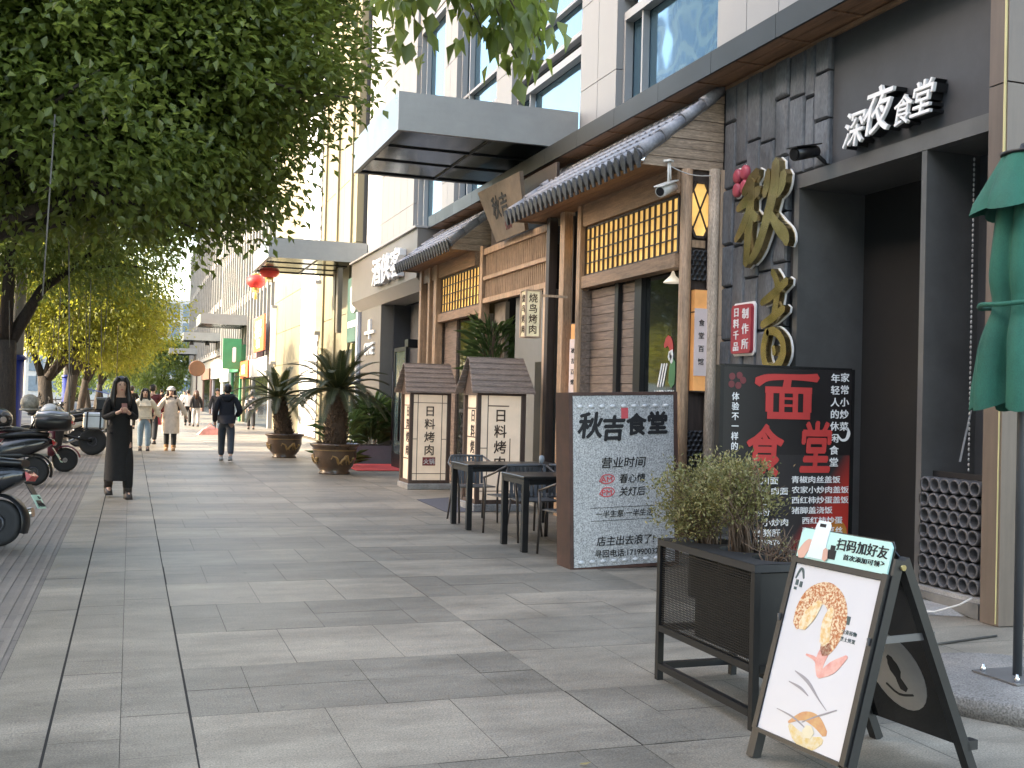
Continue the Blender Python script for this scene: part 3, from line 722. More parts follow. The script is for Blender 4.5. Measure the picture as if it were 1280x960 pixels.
MB().box(6.3, 6.4, 10.4, 14.1, 0, 4.1).build('inner_wall', MATS['interior'], bay, world=True)
# cup lamp glimpsed through the glass over the door
MB().lathe([(0.01, 0.09), (0.03, 0.04), (0.10, -0.03), (0.105, -0.04)], (5.57, 10.66, 2.9), 16).build('door_lamp', M('lamp_cream', (0.75, 0.65, 0.5), 0.5, emit=0.084), bay, world=True)

bay2 = thing('timber_bay', 'farther timber bay with grey tiled eave and glowing lattice window, beside the taupe shop', 'shopfront', (5.5, 19, 0), group='tiled timber bays of the restaurant')
tiled_bay(bay2, 17.64, 21.36)
shoji(bay2, 5.52, 17.38, 19.92, 3.15, 3.80, 14, 4)
MB().box(5.47, 5.6, 17.3, 20.3, 2.98, 3.13).build('header_beam', MATS['wood_beam'], bay2, world=True)
MB().box(5.47, 5.6, 17.7, 21.3, 3.82, 4.09).build('header_beam', MATS['wood_beam'], bay2, world=True)
for (a, b) in ((17.14, 17.28), (20.0, 20.2), (20.5, 20.62), (21.15, 21.3)):
    MB().box(5.43, 5.57, a, b, 0, 4.08).build('post', MATS['wood_post'], bay2, world=True)
MB().box(5.62, 5.7, 17.3, 18.0, 0, 2.98).box(5.62, 5.7, 19.2, 20.0, 0, 2.98).box(5.62, 5.7, 20.2, 21.2, 0, 4.06).build('plank_panel', MATS['wood_plank'], bay2, world=True)
MB().box(5.66, 5.675, 18.0, 19.2, 0, 2.98).build('glass_door', MATS['glass_dark'], bay2, world=True)
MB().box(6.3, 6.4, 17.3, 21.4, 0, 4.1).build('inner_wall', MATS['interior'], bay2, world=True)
dn = MB()
for k in range(20): dn.tube([(5.6, 18.05 + 0.02 * (k % 3), 0.2 + k * 0.14), (5.58, 18.16, 0.24 + k * 0.14)], 0.02, 5)
dn.build('door_trim', MATS['black_metal'], bay2, world=True)
pm = MB()
for j in range(12):
    for i in range(9): pm.lathe([(0.04, 0.02), (0.04, -0.03), (0.054, -0.03), (0.054, 0.02)], (5.5, 17.28 + i * 0.115 + 0.057 * (j % 2), 0.12 + j * 0.1), 10, 'x')
pm.build('pipe_vent', MATS['tile_end'], bay2, world=True)
MB().box(5.44, 5.6, 17.2, 18.3, 1.3, 1.36).build('vent_ledge', MATS['concrete'], bay2, world=True)

ent = thing('entrance_bay', 'recessed restaurant entrance with slatted timber grille overhead and grey side wall', 'entrance', (5.5, 15.6, 0))
g = MB()
for (z0, z1) in ((3.12, 3.2), (3.50, 3.56), (3.92, 4.02)): g.box(5.44, 5.54, 14.18, 17.12, z0, z1)
g.build('grille_rail', MATS['wood_post'], ent, world=True)
g = MB(); n = 36
for i in range(n): y = 14.24 + i * 0.08; g.box(5.475, 5.505, y, y + 0.032, 3.2, 3.92)
g.build('grille_slat', MATS['wood_post'], ent, world=True)
MB().box(5.56, 5.6, 14.2, 17.1, 3.2, 4.9).build('back_board', MATS['wood_dark'], ent, world=True)
MB().box(5.60, 5.9, 14.3, 15.9, 0, 3.12).build('grey_wall', M('wall_greygreen', (0.20, 0.205, 0.195), 0.6, var=0.06, dirt=0.15), ent, world=True)
MB().box(5.585, 5.6, 14.5, 14.95, 0.05, 2.1).build('side_door', MATS['dark_frame'], ent, world=True)
MB().box(5.44, 5.56, 14.2, 14.3, 0, 3.12).build('corner_post', MATS['wood_pale'], ent, world=True)
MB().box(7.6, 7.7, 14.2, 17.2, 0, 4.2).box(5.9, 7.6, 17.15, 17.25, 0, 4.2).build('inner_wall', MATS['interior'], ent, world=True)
MB().box(5.65, 5.72, 16.55, 17.1, 0, 3.12).build('stone_side', M('stone_side_m', (0.2, 0.17, 0.14), 0.8, var=0.4, bump=0.6, bscale=8), ent, world=True)
pq = thing('hanging_plaque', 'weathered leaning wooden plaque above the slatted entrance grille', 'plaque', (5.35, 15.5, 4.0), ry=R(-14))
P = MB(); P.hull([(a, y, z) for a in (-0.03, 0.03) for (y, z) in ((0.6, 0.0), (-0.7, 0.0), (1.0, 0.85), (-0.95, 0.82))]); P.build('board', M('plaque_wood', (0.17, 0.13, 0.09), 0.75, var=0.3, stretch=(6, 1, 1), bump=0.3), pq)
P = MB(); P.text('秋吉', (-0.034, 0.1, 0.5), (0, -1, 0), (0, 0, 1), 0.36, 0.004, 0.02); P.build('lettering', MATS['black_letter'], pq)
P = MB(); P.text('烤肉', (-0.034, -0.1, 0.18), (0, -1, 0), (0, 0, 1), 0.14, 0.004, 0.01); P.build('small_lettering', M('faded_red', (0.16, 0.05, 0.05), 0.7), pq)
# ------------------------------------------------------------------ taupe shop beyond the restaurant
tp = thing('taupe_shop', 'taupe shopfront with wide plain fascia and raised white characters beyond the timber bays', 'shopfront', (5.6, 25, 0))
t = MB(); t.box(5.4, 6.29, 21.45, 28.4, 3.98, 4.99); t.build('fascia', MATS['taupe'], tp, world=True)
MB().box(5.34, 6.29, 21.42, 28.45, 4.995, 5.04).hull([(5.4, 21.45, 3.975), (5.4, 28.4, 3.975), (6.2, 21.45, 3.975), (6.2, 28.4, 3.975), (5.62, 21.45, 3.76), (5.62, 28.4, 3.76), (6.2, 21.45, 3.76), (6.2, 28.4, 3.76)]).build('fascia_trim', MATS['taupe_light'], tp, world=True)
MB().box(5.55, 5.75, 28.2, 28.42, 0, 3.75).build('end_pier', MATS['white_paint'], tp, world=True)
MB().box(5.62, 5.8, 27.9, 28.19, 0, 3.75).build('pier_recess', M('navy', (0.03, 0.035, 0.06), 0.5), tp, world=True)
MB().box(5.6, 5.9, 25.6, 27.9, 0, 3.75).build('wall', MATS['taupe'], tp, world=True)
MB().box(5.9, 6.4, 25.5, 25.6, 0, 3.75).box(6.3, 6.4, 21.45, 25.5, 0, 3.75).box(5.62, 6.3, 21.4, 21.45, 0, 3.75).build('recess_wall', MATS['plaster_grey'], tp, world=True)
MB().box(6.2, 6.3, 22.2, 24.2, 1.9, 3.2).build('recess_window', MATS['glass_dark'], tp, world=True)
x = MB(); x.text('酒侠客', (5.396, 23.75, 4.42), (0, -1, 0), (0, 0, 1), 0.66, 0.14, 0.02, sx=1.45); x.build('lettering', MATS['white_letter'], tp, world=True)
x = MB(); x.text('ONE', (5.596, 26.75, 2.75), (0, -1, 0), (0, 0, 1), 0.42, 0.05, 0.02, sx=1.25)
for (a, b, c, e) in ((26.2, 27.3, 3.1, 3.18), (26.62, 26.88, 3.18, 3.46), (26.7, 26.8, 2.98, 3.1)): x.box(5.55, 5.597, a, b, c, e)
x.build('logo', MATS['white_letter'], tp, world=True)
MB().box(5.62, 5.9, 22.9, 23.2, 2.62, 2.8).build('door_header', MATS['dark_frame'], tp, world=True)
gd = thing('glass_door', 'open glass door leaf with dark frame and long pull handles, left of the lantern boxes', 'door', (5.5, 23.1, 0))
f = MB()
for y in (22.55, 23.55): f.box(5.48, 5.54, y - 0.04, y + 0.04, 0.02, 2.62)
f.box(5.48, 5.54, 22.59, 23.51, 0.02, 0.32); f.box(5.48, 5.54, 22.59, 23.51, 2.54, 2.62); f.build('frame', MATS['dark_frame'], gd, world=True)
MB().box(5.505, 5.515, 22.59, 23.51, 0.32, 2.54).build('pane', M('pane_teal', (0.10, 0.14, 0.135), 0.15), gd, world=True)
for y in (22.72, 23.36): MB().tube([(5.42, y, 0.6), (5.42, y, 2.1)], 0.02, 8).build('handle', MATS['black_metal'], gd, world=True)
tag(MB().bbox(4.45, 5.9, 22.2, 24.4, 0.004, 0.016, 0.003).build('door_mat', M('red_mat', (0.55, 0.06, 0.055), 0.9, var=0.15, fine=0.1)), 'bright red door mat on the paving behind the big cycad pot', 'door mat')
tag(MB().hull([(4.05, 14.1, 0.003), (4.62, 14.1, 0.003), (4.85, 16.3, 0.003), (4.1, 15.9, 0.003), (4.05, 14.1, 0.008), (4.62, 14.1, 0.008), (4.85, 16.3, 0.008), (4.1, 15.9, 0.008)]).build('rubber_mat', M('purple_grey', (0.075, 0.075, 0.09), 0.8)), 'dark slate coloured mat lying between the two lantern boxes', 'door mat')

# dark green shop between the taupe shop and the cream entrance
gs = thing('green_sign_shop', 'narrow dark green shopfront with pale round letter past the taupe fascia', 'shopfront', (5.8, 29.5, 0))
MB().box(5.72, 6.28, 28.46, 30.6, 3.05, 4.85).build('signboard', M('deep_green', (0.045, 0.09, 0.07), 0.5), gs, world=True)
MB().box(5.95, 6.28, 28.46, 31, 0, 3.05).build('glass', MATS['glass_dark'], gs, world=True)
x = MB(); x.text('U', (5.716, 29.6, 4.25), (0, -1, 0), (0, 0, 1), 1.0, 0.03, 0.03, sx=1.3); MB().box(5.70, 5.716, 28.7, 30.4, 3.45, 3.62).build('sign_strip', MATS['white_letter'], gs, world=True); x.build('lettering', MATS['white_letter'], gs, world=True)
tag(MB().box(5.5, 5.62, 30.9, 31.2, 3.35, 5.2).box(5.49, 5.5, 30.94, 31.16, 3.4, 5.15).build('box_sign', M('bronze_dark', (0.12, 0.10, 0.07), 0.5)), 'tall narrow bronze box sign at the corner under the second canopy', 'sign')

# cream entrance block in the sun
cr = thing('cream_block', 'sunlit cream stone block with a white perforated screen below the second canopy', 'building', (6.0, 38, 0))
c = MB(); panels(c, 31.05, 37.2, 0, 14, 6.0, 6.2, 2.0, 1.9, 0.02); panels(c, 41.2, 49.5, 0, 14, 6.0, 6.2, 2.75, 1.35, 0.02)
c.build('wall', MATS['cream'], cr, world=True)
MB().box(6.2, 14, 31.05, 49.5, 0, 14.2).build('core_wall', MATS['joint'], cr, world=True)
c = MB()
for i in range(3): c.box(5.93, 6.0, 31.6 + i * 2.3, 31.9 + i * 2.3, 0, 14)
c.build('fin', MATS['cream'], cr, world=True)
s = MB()
for j in range(42):
    z = 0.1 + j * 0.33; s.box(5.96, 6.0, 37.25, 41.15, z, z + 0.15)
for i in range(14):
    for j in range(42):
        y = 37.3 + i * 0.29 + (0.14 if j % 2 else 0); s.box(5.965, 6.0, y, y + 0.13, 0.25 + j * 0.33, 0.43 + j * 0.33)
s.build('perforated_screen', MATS['white_paint'], cr, world=True)
MB().box(6.1, 6.15, 37.22, 41.18, 0, 14).build('screen_recess', M('screen_dark', (0.09, 0.08, 0.06), 0.8), cr, world=True)
def wall_lamp(y, z0, z1, label):
    l = thing('wall_lamp', label, 'wall lamp', (5.9, y, z0), group='tall tube lamps on the cream wall')
    MB().box(5.78, 5.98, y - 0.22, y + 0.22, z0, z1).build('diffuser', M('lamp_glass', (0.82, 0.75, 0.52), 0.4, emit=0.105), l, world=True)
    MB().box(5.76, 6.0, y - 0.24, y + 0.24, z1, z1 + 0.12).box(5.76, 6.0, y - 0.24, y + 0.24, z0 - 0.12, z0).build('cap', MATS['alu'], l, world=True)
wall_lamp(48.9, 3.0, 5.35, 'tall cream tube lamp at the far edge of the cream wall')
wall_lamp(36.9, 3.7, 5.3, 'short cream tube lamp beside the perforated screen')

# upper floors and glass shopfronts further on
def fin_block(label, y0, y1, x, ht, n, shop_h=3.4):
    b = thing('glass_office_block', label, 'building', (x, (y0 + y1) / 2, 0), group='finned office blocks further along the street')
    MB().box(x + 0.3, x + 12, y0, y1, 0, ht).build('wall', M('block_cream', (0.2400, 0.2320, 0.2000), 0.6), b, world=True)
    f = MB()
    for i in range(n + 1):
        y = lerp(y0 + 0.1, y1 - 0.1, i / n); f.box(x, x + 0.3, y - 0.14, y + 0.14, shop_h, ht)
    for z in np.arange(shop_h, ht, 3.6): f.box(x + 0.08, x + 0.29, y0, y1, z - 0.25, z + 0.25)
    f.build('fin', M('fin_white', (0.2400, 0.2320, 0.2120), 0.6), b, world=True)
    MB().box(x + 0.18, x + 0.29, y0 + 0.05, y1 - 0.05, shop_h + 0.26, ht - 0.1).build('glazing', M('glazing_grey', (0.2, 0.22, 0.22), 0.2), b, world=True)
    return b
fin_block('white finned glass office block behind the orange banner', 49.6, 80.5, 6.0, 20, 20)
fin_block('white finned block with tall columns at the end of the street', 80.8, 128, 6.0, 17, 18, 4.6)
def shop(label, y0, y1, x, scol, wcol, wtxt=None, h=3.3, sh=0.9):
    s = thing('shopfront', label, 'shopfront', (x, (y0 + y1) / 2, 0), group='small shopfronts far along the street')
    MB().box(x, 6.29, y0, y1, h - sh, h).build('signboard', scol, s, world=True)
    MB().box(x + 0.12, 6.28, y0, y0 + 0.35, 0, h - sh).build('pier', wcol, s, world=True)
    MB().box(x + 0.12, 6.28, y1 - 0.35, y1, 0, h - sh).build('pier', wcol, s, world=True)
    MB().box(x + 0.2, 6.27, y0 + 0.36, y1 - 0.36, 0, h - sh).build('glass', MATS['glass_dark'], s, world=True)
    if wtxt:
        t_ = MB(); t_.text(wtxt, (x - 0.01, (y0 + y1) / 2, h - sh / 2), (0, -1, 0), (0, 0, 1), sh * 0.6, 0.03, 0.02, sx=1.5); t_.build('lettering', MATS['white_letter'], s, world=True)
GRN = M('shop_green', (0.05, 0.26, 0.11), 0.5); ORG = M('shop_orange', (0.62, 0.11, 0.03), 0.5); WHT = MATS['white_paint']
shop('grey glass shopfront below the orange banner', 50, 57.5, 5.75, M('shop_grey', (0.35, 0.36, 0.34), 0.5), MATS['alu'])
shop('orange and cream narrow shopfront next to the green one', 57.8, 62, 5.7, ORG, MATS['cream'], '面馆')
shop('bright green shopfront past the orange one', 62.3, 68, 5.6, GRN, GRN, None, 4.3, 1.5)
shop('white shopfront past the green one', 68.5, 75, 5.6, WHT, WHT, None, 3.6, 1.3)
shop('second white shopfront with dark doors, farther than the green one', 75.5, 84, 5.6, WHT, M('shop_lilac', (0.45, 0.42, 0.45), 0.6), None, 3.8, 1.2)
shop('brown fronted shop at the far end of the shop row', 84.5, 94, 5.5, M('shop_brown', (0.15, 0.07, 0.04), 0.6), M('shop_brown2', (0.2, 0.12, 0.1), 0.6), None, 3.4, 0.8)
gsn = thing('projecting_sign', 'tall green projecting sign with a pale figure above the green shop', 'sign', (5.3, 62.2, 3.6))
MB().box(4.75, 5.75, 62.1, 62.25, 2.9, 4.6).build('panel', GRN, gsn, world=True)
x = MB(); x.text('1', (5.25, 62.09, 3.75), (1, 0, 0), (0, 0, 1), 1.1, 0.03, 0.04); x.build('lettering', MATS['white_letter'], gsn, world=True)
rs = thing('hanging_sign', 'round brown wooden sign hanging on a post far along the pavement', 'sign', (4.6, 84, 0))
MB().lathe([(0.55, -0.08), (0.6, 0), (0.55, 0.08)], (4.6, 84, 3.35), 16, 'y').build('disc', M('sign_wood', (0.2, 0.09, 0.04), 0.6), rs, world=True)
MB().box(4.55, 4.65, 83.95, 84.05, 0, 2.9).build('post', M('post_dark', (0.05, 0.03, 0.03), 0.6), rs, world=True)
ob = thing('orange_banner', 'upright orange banner with white characters hung on the building wall', 'banner', (5.55, 51.2, 3.5))
MB().box(5.5, 5.58, 49.2, 53.4, 3.52, 5.12).build('panel', ORG, ob, world=True)
x = MB(); x.text('招', (5.495, 51.3, 4.55), (0, -1, 0), (0, 0, 1), 0.85, 0.02, 0.03, sx=3.2); x.text('租', (5.495, 51.3, 3.88), (0, -1, 0), (0, 0, 1), 0.45, 0.02, 0.03, sx=3.2)
x.build('lettering', MATS['white_letter'], ob, world=True)
tag(MB().box(5.7, 6.0, 53.8, 55.5, 3.3, 5.3).build('display_screen', M('poster_mix', (0.08, 0.04, 0.05), 0.4, col2=(0.4, 0.3, 0.3), vscale=1.5)), 'dark patterned display window to the left of the orange banner', 'display')
fe = thing('far_building', 'blue grey glazed building closing the far end of the street', 'building', (0, 190, 0))
MB().box(-16, 16, 190, 210, 0, 17).build('wall', M('far_wall', (0.42, 0.43, 0.42), 0.7), fe, world=True)
g = MB()
for j in range(5):
    for i in range(12): g.box(-15.5 + i * 2.6, -13.4 + i * 2.6, 189.9, 190, 1.2 + j * 3.2, 3.6 + j * 3.2)
g.build('window', M('far_glass', (0.12, 0.17, 0.22), 0.2), fe, world=True)

# ------------------------------------------------------------------ buildings across the road (they shade the near pavement)
def tower(label, x0, x1, y0, y1, h, wall, floors, bays):
    b = thing('tower_block', label, 'building', ((x0 + x1) / 2, (y0 + y1) / 2, 0), group='tall blocks across the road')
    MB().box(x0, x1, y0, y1, 0, h).build('wall', wall, b, world=True)
    g = MB(); fh = h / floors
    for j in range(floors):
        for i in range(bays):
            a = lerp(y0, y1, (i + 0.12) / bays); c_ = lerp(y0, y1, (i + 0.88) / bays); g.box(x1, x1 + 0.05, a, c_, j * fh + 0.9, j * fh + fh - 0.4)
    g.build('window', MATS['glass_blue'], b, world=True)
    g = MB()
    for i in range(5):
        a = lerp(x0, x1, (i + 0.15) / 5); c_ = lerp(x0, x1, (i + 0.85) / 5)
        for j in range(floors): g.box(a, c_, y1, y1 + 0.05, j * fh + 0.9, j * fh + fh - 0.4)
    g.build('side_window', MATS['glass_blue'], b, world=True)
tower('long pale office slab across the road facing the restaurant', -84, -60, -150, 34.6, 47, M('tower_stone', (0.5, 0.49, 0.46), 0.7), 9, 40)
tower('white office tower across the road far down the street', -95, -62, 100, 150, 78, M('tower_white', (0.6, 0.6, 0.58), 0.7), 22, 14)

# ------------------------------------------------------------------ trees
leaf_mat('leaf_dark', (0.055, 0.082, 0.02), (0.175, 0.215, 0.05), (0.44, 0.54, 0.09), 0.34, 0.47, odd=(0.16, 0.19, 0.05))
leaf_mat('leaf_sunlit', (0.09, 0.115, 0.018), (0.22, 0.23, 0.04), (0.68, 0.66, 0.07), 0.45, 0.55, odd=(0.2, 0.13, 0.03))  # sunlight on the farther crowns is put into this lighter, yellower leaf colour
leaf_mat('leaf_bush', (0.12, 0.13, 0.04), (0.36, 0.31, 0.13), (0.2, 0.2, 0.06), 0.5, 0.3, odd=(0.24, 0.16, 0.08))
leaf_mat('leaf_palm', (0.012, 0.02, 0.006), (0.042, 0.05, 0.014), (0.1, 0.13, 0.03), 0.6, 0.12)
leaf_mat('leaf_bamboo', (0.03, 0.06, 0.02), (0.09, 0.15, 0.05), (0.15, 0.22, 0.05), 0.45, 0.3)
M('bark', (0.0423, 0.0325, 0.0247), 0.9, var=0.4, vscale=6, stretch=(3, 3, 0.7), bump=0.8, bscale=14, fine=0.3, fscale=40)
M('twig', (0.07, 0.052, 0.038), 0.85, var=0.3)

def leaves(C, N_, per, L, Wd, seed, spread=0.2, droop=0.5, center=None, fold=0.25, heart=False):
    """many separate leaf faces around the points C; returns verts, faces, tones"""
    g = np.random.default_rng(seed)
    n = len(C) * per
    P = np.repeat(C, per, 0) + g.normal(0, spread, (n, 3)) * np.array([1, 1, 0.75])
    out = P - (center if center is not None else P.mean(0)); out /= np.linalg.norm(out, axis=1, keepdims=True) + 1e-6
    D = out * 0.7 + g.normal(0, 0.6, (n, 3)) + np.array([0, 0, -droop]); D /= np.linalg.norm(D, axis=1, keepdims=True)
    U = np.array([0, 0, 1.0]) + g.normal(0, 0.45, (n, 3)); Sd = np.cross(D, U); Sd /= np.linalg.norm(Sd, axis=1, keepdims=True) + 1e-6
    Nn = np.cross(Sd, D)
    l = (L * g.uniform(0.65, 1.2, n))[:, None]; w = (Wd * g.uniform(0.7, 1.2, n))[:, None]
    m = 0.35 if heart else 0.45
    v0 = P; v1 = P + D * l * m + Sd * w / 2 + Nn * w * fold; v2 = P + D * l - Nn * l * 0.12; v3 = P + D * l * m - Sd * w / 2 + Nn * w * fold
    V = np.stack([v0, v1, v2, v3], 1).reshape(-1, 3)
    k = np.arange(n) * 4
    F = np.concatenate([np.stack([k, k + 1, k + 2], 1), np.stack([k, k + 2, k + 3], 1)], 1).reshape(-1, 3)
    clump = np.repeat(g.uniform(-0.2, 0.2, len(C)), per)
    T = np.clip(np.where(g.random(n) < 0.025, 0.97, g.uniform(0.08, 0.8, n) + clump), 0, 1); T = np.repeat(T, 2)
    return V, F, T
def leaf_obj(name, mat, parent, V, F, T):
    me = bpy.data.meshes.new(name); me.vertices.add(len(V)); me.vertices.foreach_set('co', V.astype(np.float32).ravel())
    me.loops.add(len(F) * 3); me.loops.foreach_set('vertex_index', F.astype(np.int32).ravel())
    me.polygons.add(len(F)); me.polygons.foreach_set('loop_start', np.arange(len(F), dtype=np.int32) * 3)
    me.update(calc_edges=True); me.materials.append(mat)
    a = me.attributes.new('tone', 'FLOAT', 'FACE'); a.data.foreach_set('value', T.astype(np.float32))
    o = bpy.data.objects.new(name, me); COL.objects.link(o)
    if parent is not None: o.parent = parent
    return o
def crown_points(blobs, n, seed, hollow=0.35):
    g = np.random.default_rng(seed); vol = np.array([b[1][0] * b[1][1] * b[1][2] for b in blobs]); vol = vol / vol.sum(); out = []
    for b, q in zip(blobs, vol):
        k = max(3, int(n * q)); d_ = g.normal(0, 1, (k, 3)); d_ /= np.linalg.norm(d_, axis=1, keepdims=True)
        r = g.uniform(hollow ** 2, 1, k) ** 0.5
        ph = g.uniform(0, 6.28, 3)
        bump = 1 + 0.16 * np.sin(5 * d_[:, 0] + ph[0]) * np.sin(4 * d_[:, 1] + ph[1]) + 0.1 * np.sin(9 * d_[:, 2] + ph[2])
        out.append(np.array(b[0]) + d_ * (r * bump)[:, None] * np.array(b[1]))
    return np.concatenate(out)
def limbs(mb, base, blobs, r0, seed, fork=2.2, lean=(0, 0)):
    g = random.Random(seed); top = Vector((lean[0], lean[1], fork))
    mb.tube([(0, 0, -0.05), (0.02, 0, 0.25), (lean[0] * 0.4, lean[1] * 0.4, fork * 0.5), top], [r0 * 1.35, r0, r0 * 0.92, r0 * 0.85], 12)
    for (c, rad) in blobs:
        c = Vector(c); m1 = top.lerp(c, 0.4) + Vector((g.uniform(-.2, .2), g.uniform(-.2, .2), 0.25))
        mb.tube([top - Vector((0, 0, 0.2)), m1, c], [r0 * 0.55, r0 * 0.36, r0 * 0.14], 8)
        for _ in range(5):
            e = c + Vector((g.uniform(-1, 1) * rad[0], g.uniform(-1, 1) * rad[1], g.uniform(-0.8, 0.8) * rad[2])) * 0.8
            q = c.lerp(m1, g.uniform(0, 0.6)); mb.tube([q, q.lerp(e, 0.5) + Vector((0, 0, 0.1)), e], [r0 * 0.16, r0 * 0.1, r0 * 0.03], 6)
def tree(loc, label, blobs, ncl, per, L, Wd, mat, r0=0.24, fork=2.2, seed=1, lean=(0, 0), roots=0, spread=0.22, group='street trees along the kerb', droop=0.5):
    t = thing('street_tree', label, 'tree', loc, 0, group)
    mb = MB(); limbs(mb, loc, blobs, r0, seed, fork, lean); mb.build('trunk', MATS['bark'], t)
    C = crown_points(blobs, ncl, seed); cen = np.mean([b[0] for b in blobs], 0)
    V, F, T = leaves(C, ncl, per, L, Wd, seed + 1, spread, droop, cen)
    leaf_obj('crown', mat, t, V, F, T)
    if roots:
        g = random.Random(seed + 9)
        for _ in range(roots):
            rb = MB(); x, y = g.uniform(-2.2, 2.2), g.uniform(-2, 2); z = g.uniform(3.0, 4.0); rb.tube([(x, y, z), (x + g.uniform(-.06, .06), y, z - g.uniform(0.7, 1.9))], 0.007, 4)
            rb.build('aerial_root', M('root_grey', (0.16, 0.15, 0.13), 0.9), t)
    return t
LD, L_SUN = MATS['leaf_dark'], MATS['leaf_sunlit']
tree((-2.45, 11.6, 0), 'big dark green street tree whose crown fills the upper left, trunk out of sight', 
     [((0.2, 0.2, 5.0), (2.6, 2.5, 1.75)), ((2.6, 0.3, 5.2), (2.1, 2.1, 1.6)), ((1.7, -0.6, 3.95), (1.5, 1.6, 0.8)), ((3.0, 0.8, 4.4), (1.25, 1.4, 1.0)), ((-1.8, 0, 5.0), (2.2, 2.4, 1.7)), ((1.2, 0.6, 6.6), (3.0, 2.6, 1.5)), ((2.2, 1.8, 4.2), (1.5, 1.5, 1.0)), ((0.6, 2.0, 4.0), (1.6, 1.3, 0.8)), ((3.6, 0.2, 5.5), (1.25, 1.6, 1.5)), ((3.35, 0.5, 6.7), (1.4, 1.6, 1.2)), ((3.2, 0.7, 3.72), (1.0, 1.2, 0.55)), ((2.3, -0.4, 3.5), (1.0, 1.2, 0.5))],
     4700, 34, 0.112, 0.066, LD, 0.26, 2.3, seed=3, roots=10, spread=0.19, droop=0.12)
tree((-2.5, 4.6, 0), 'nearest street tree, seen only as a leafy branch hanging in at the top', 
     [((-0.6, -0.6, 5.8), (1.6, 1.6, 1.2))], 260, 30, 0.13, 0.06, LD, 0.22, 2.4, seed=5)
tree((-2.45, 24.3, 0), 'dark trunked street tree with two stems beside the blue footed lamp post', 
     [((0.3, 0.2, 5.0), (2.8, 2.6, 1.5)), ((1.9, -0.2, 4.6), (1.8, 1.9, 1.3)), ((-1.5, 0.5, 4.9), (2.0, 2.0, 1.5)), ((0.5, -1.2, 6.2), (2.6, 2.4, 1.4))],
     1500, 26, 0.13, 0.055, LD, 0.27, 2.5, seed=8, roots=22)
tree((-2.25, 34.5, 0), 'yellow green sunlit street tree reaching over the pavement', 
     [((0.6, 0.3, 4.3), (2.5, 2.4, 1.5)), ((2.2, 0.3, 3.9), (1.6, 1.9, 1.35)), ((1.3, -0.6, 3.0), (1.9, 1.7, 0.85)), ((-1.3, 0.4, 4.4), (1.8, 2.0, 1.4)), ((0.6, 0.2, 5.6), (2.2, 2.2, 1.1))],
     1300, 26, 0.13, 0.06, L_SUN, 0.22, 1.9, seed=12, lean=(-0.15, 0.1))
tree((-2.3, 45.0, 0), 'pale barked sunlit street tree behind the yellow green one', 
     [((0.4, 0.2, 4.6), (2.6, 2.6, 1.5)), ((1.9, 0.0, 4.1), (1.7, 1.9, 1.3)), ((-1.2, 0.0, 4.5), (2.0, 2.0, 1.4)), ((0.4, 0, 6.0), (2.4, 2.4, 1.2))],
     800, 24, 0.16, 0.08, L_SUN, 0.22, 2.1, seed=15, lean=(0.2, 0))
for i, (y, lab) in enumerate(((56, 'fifth street tree, half hidden behind the sunlit ones'), (68, 'sixth street tree, small in the distance'), (82, 'far street tree beside the last canopies'), (100, 'farthest street tree of the row'))):
    tree((-2.3, y, 0), lab, [((0.3, 0.2, 4.4), (2.8, 2.8, 1.7)), ((1.6, 0, 3.8), (1.8, 1.9, 1.2)), ((0, 0, 5.6), (2.3, 2.3, 1.2))], 420, 22, 0.24, 0.12, L_SUN if i < 2 else LD, 0.19, 2.0 + 0.2 * (i % 2), seed=20 + i, lean=(0.25 * (-1) ** i, 0))
for i, (x, y, lab) in enumerate(((3.2, 128, 'dark round tree at the end of the pavement'), (-0.5, 150, 'dark green tree mass closing the view down the pavement'), (-7, 160, 'second dark tree mass at the far end across the road'))):
    tree((x, y, 0), lab, [((0, 0, 4.2), (3.6, 3.6, 3.2)), ((1.5, 0, 6.0), (2.5, 2.5, 2))], 300, 22, 0.4, 0.2, LD, 0.3, 2.0, seed=30 + i, group='trees closing the end of the street', spread=0.4)
for i in range(9):
    tree((-18.2, 4 + i * 9.5, 0), ['leafy tree across the road opposite the restaurant', 'sunlit tree across the road seen between the bikes and trunks', 'tree across the road farther down the street'][min(2, i // 3)], [((0.2, 0, 4.6), (2.6, 3.2, 1.9)), ((0, 0.5, 6.2), (2.2, 2.6, 1.5)), ((0.4, -1.5, 3.6), (1.8, 2, 1.2))], 420, 20, 0.26, 0.13, L_SUN if i > 2 else LD, 0.26, 1.9, seed=40 + i, group='trees on the far side of the road')
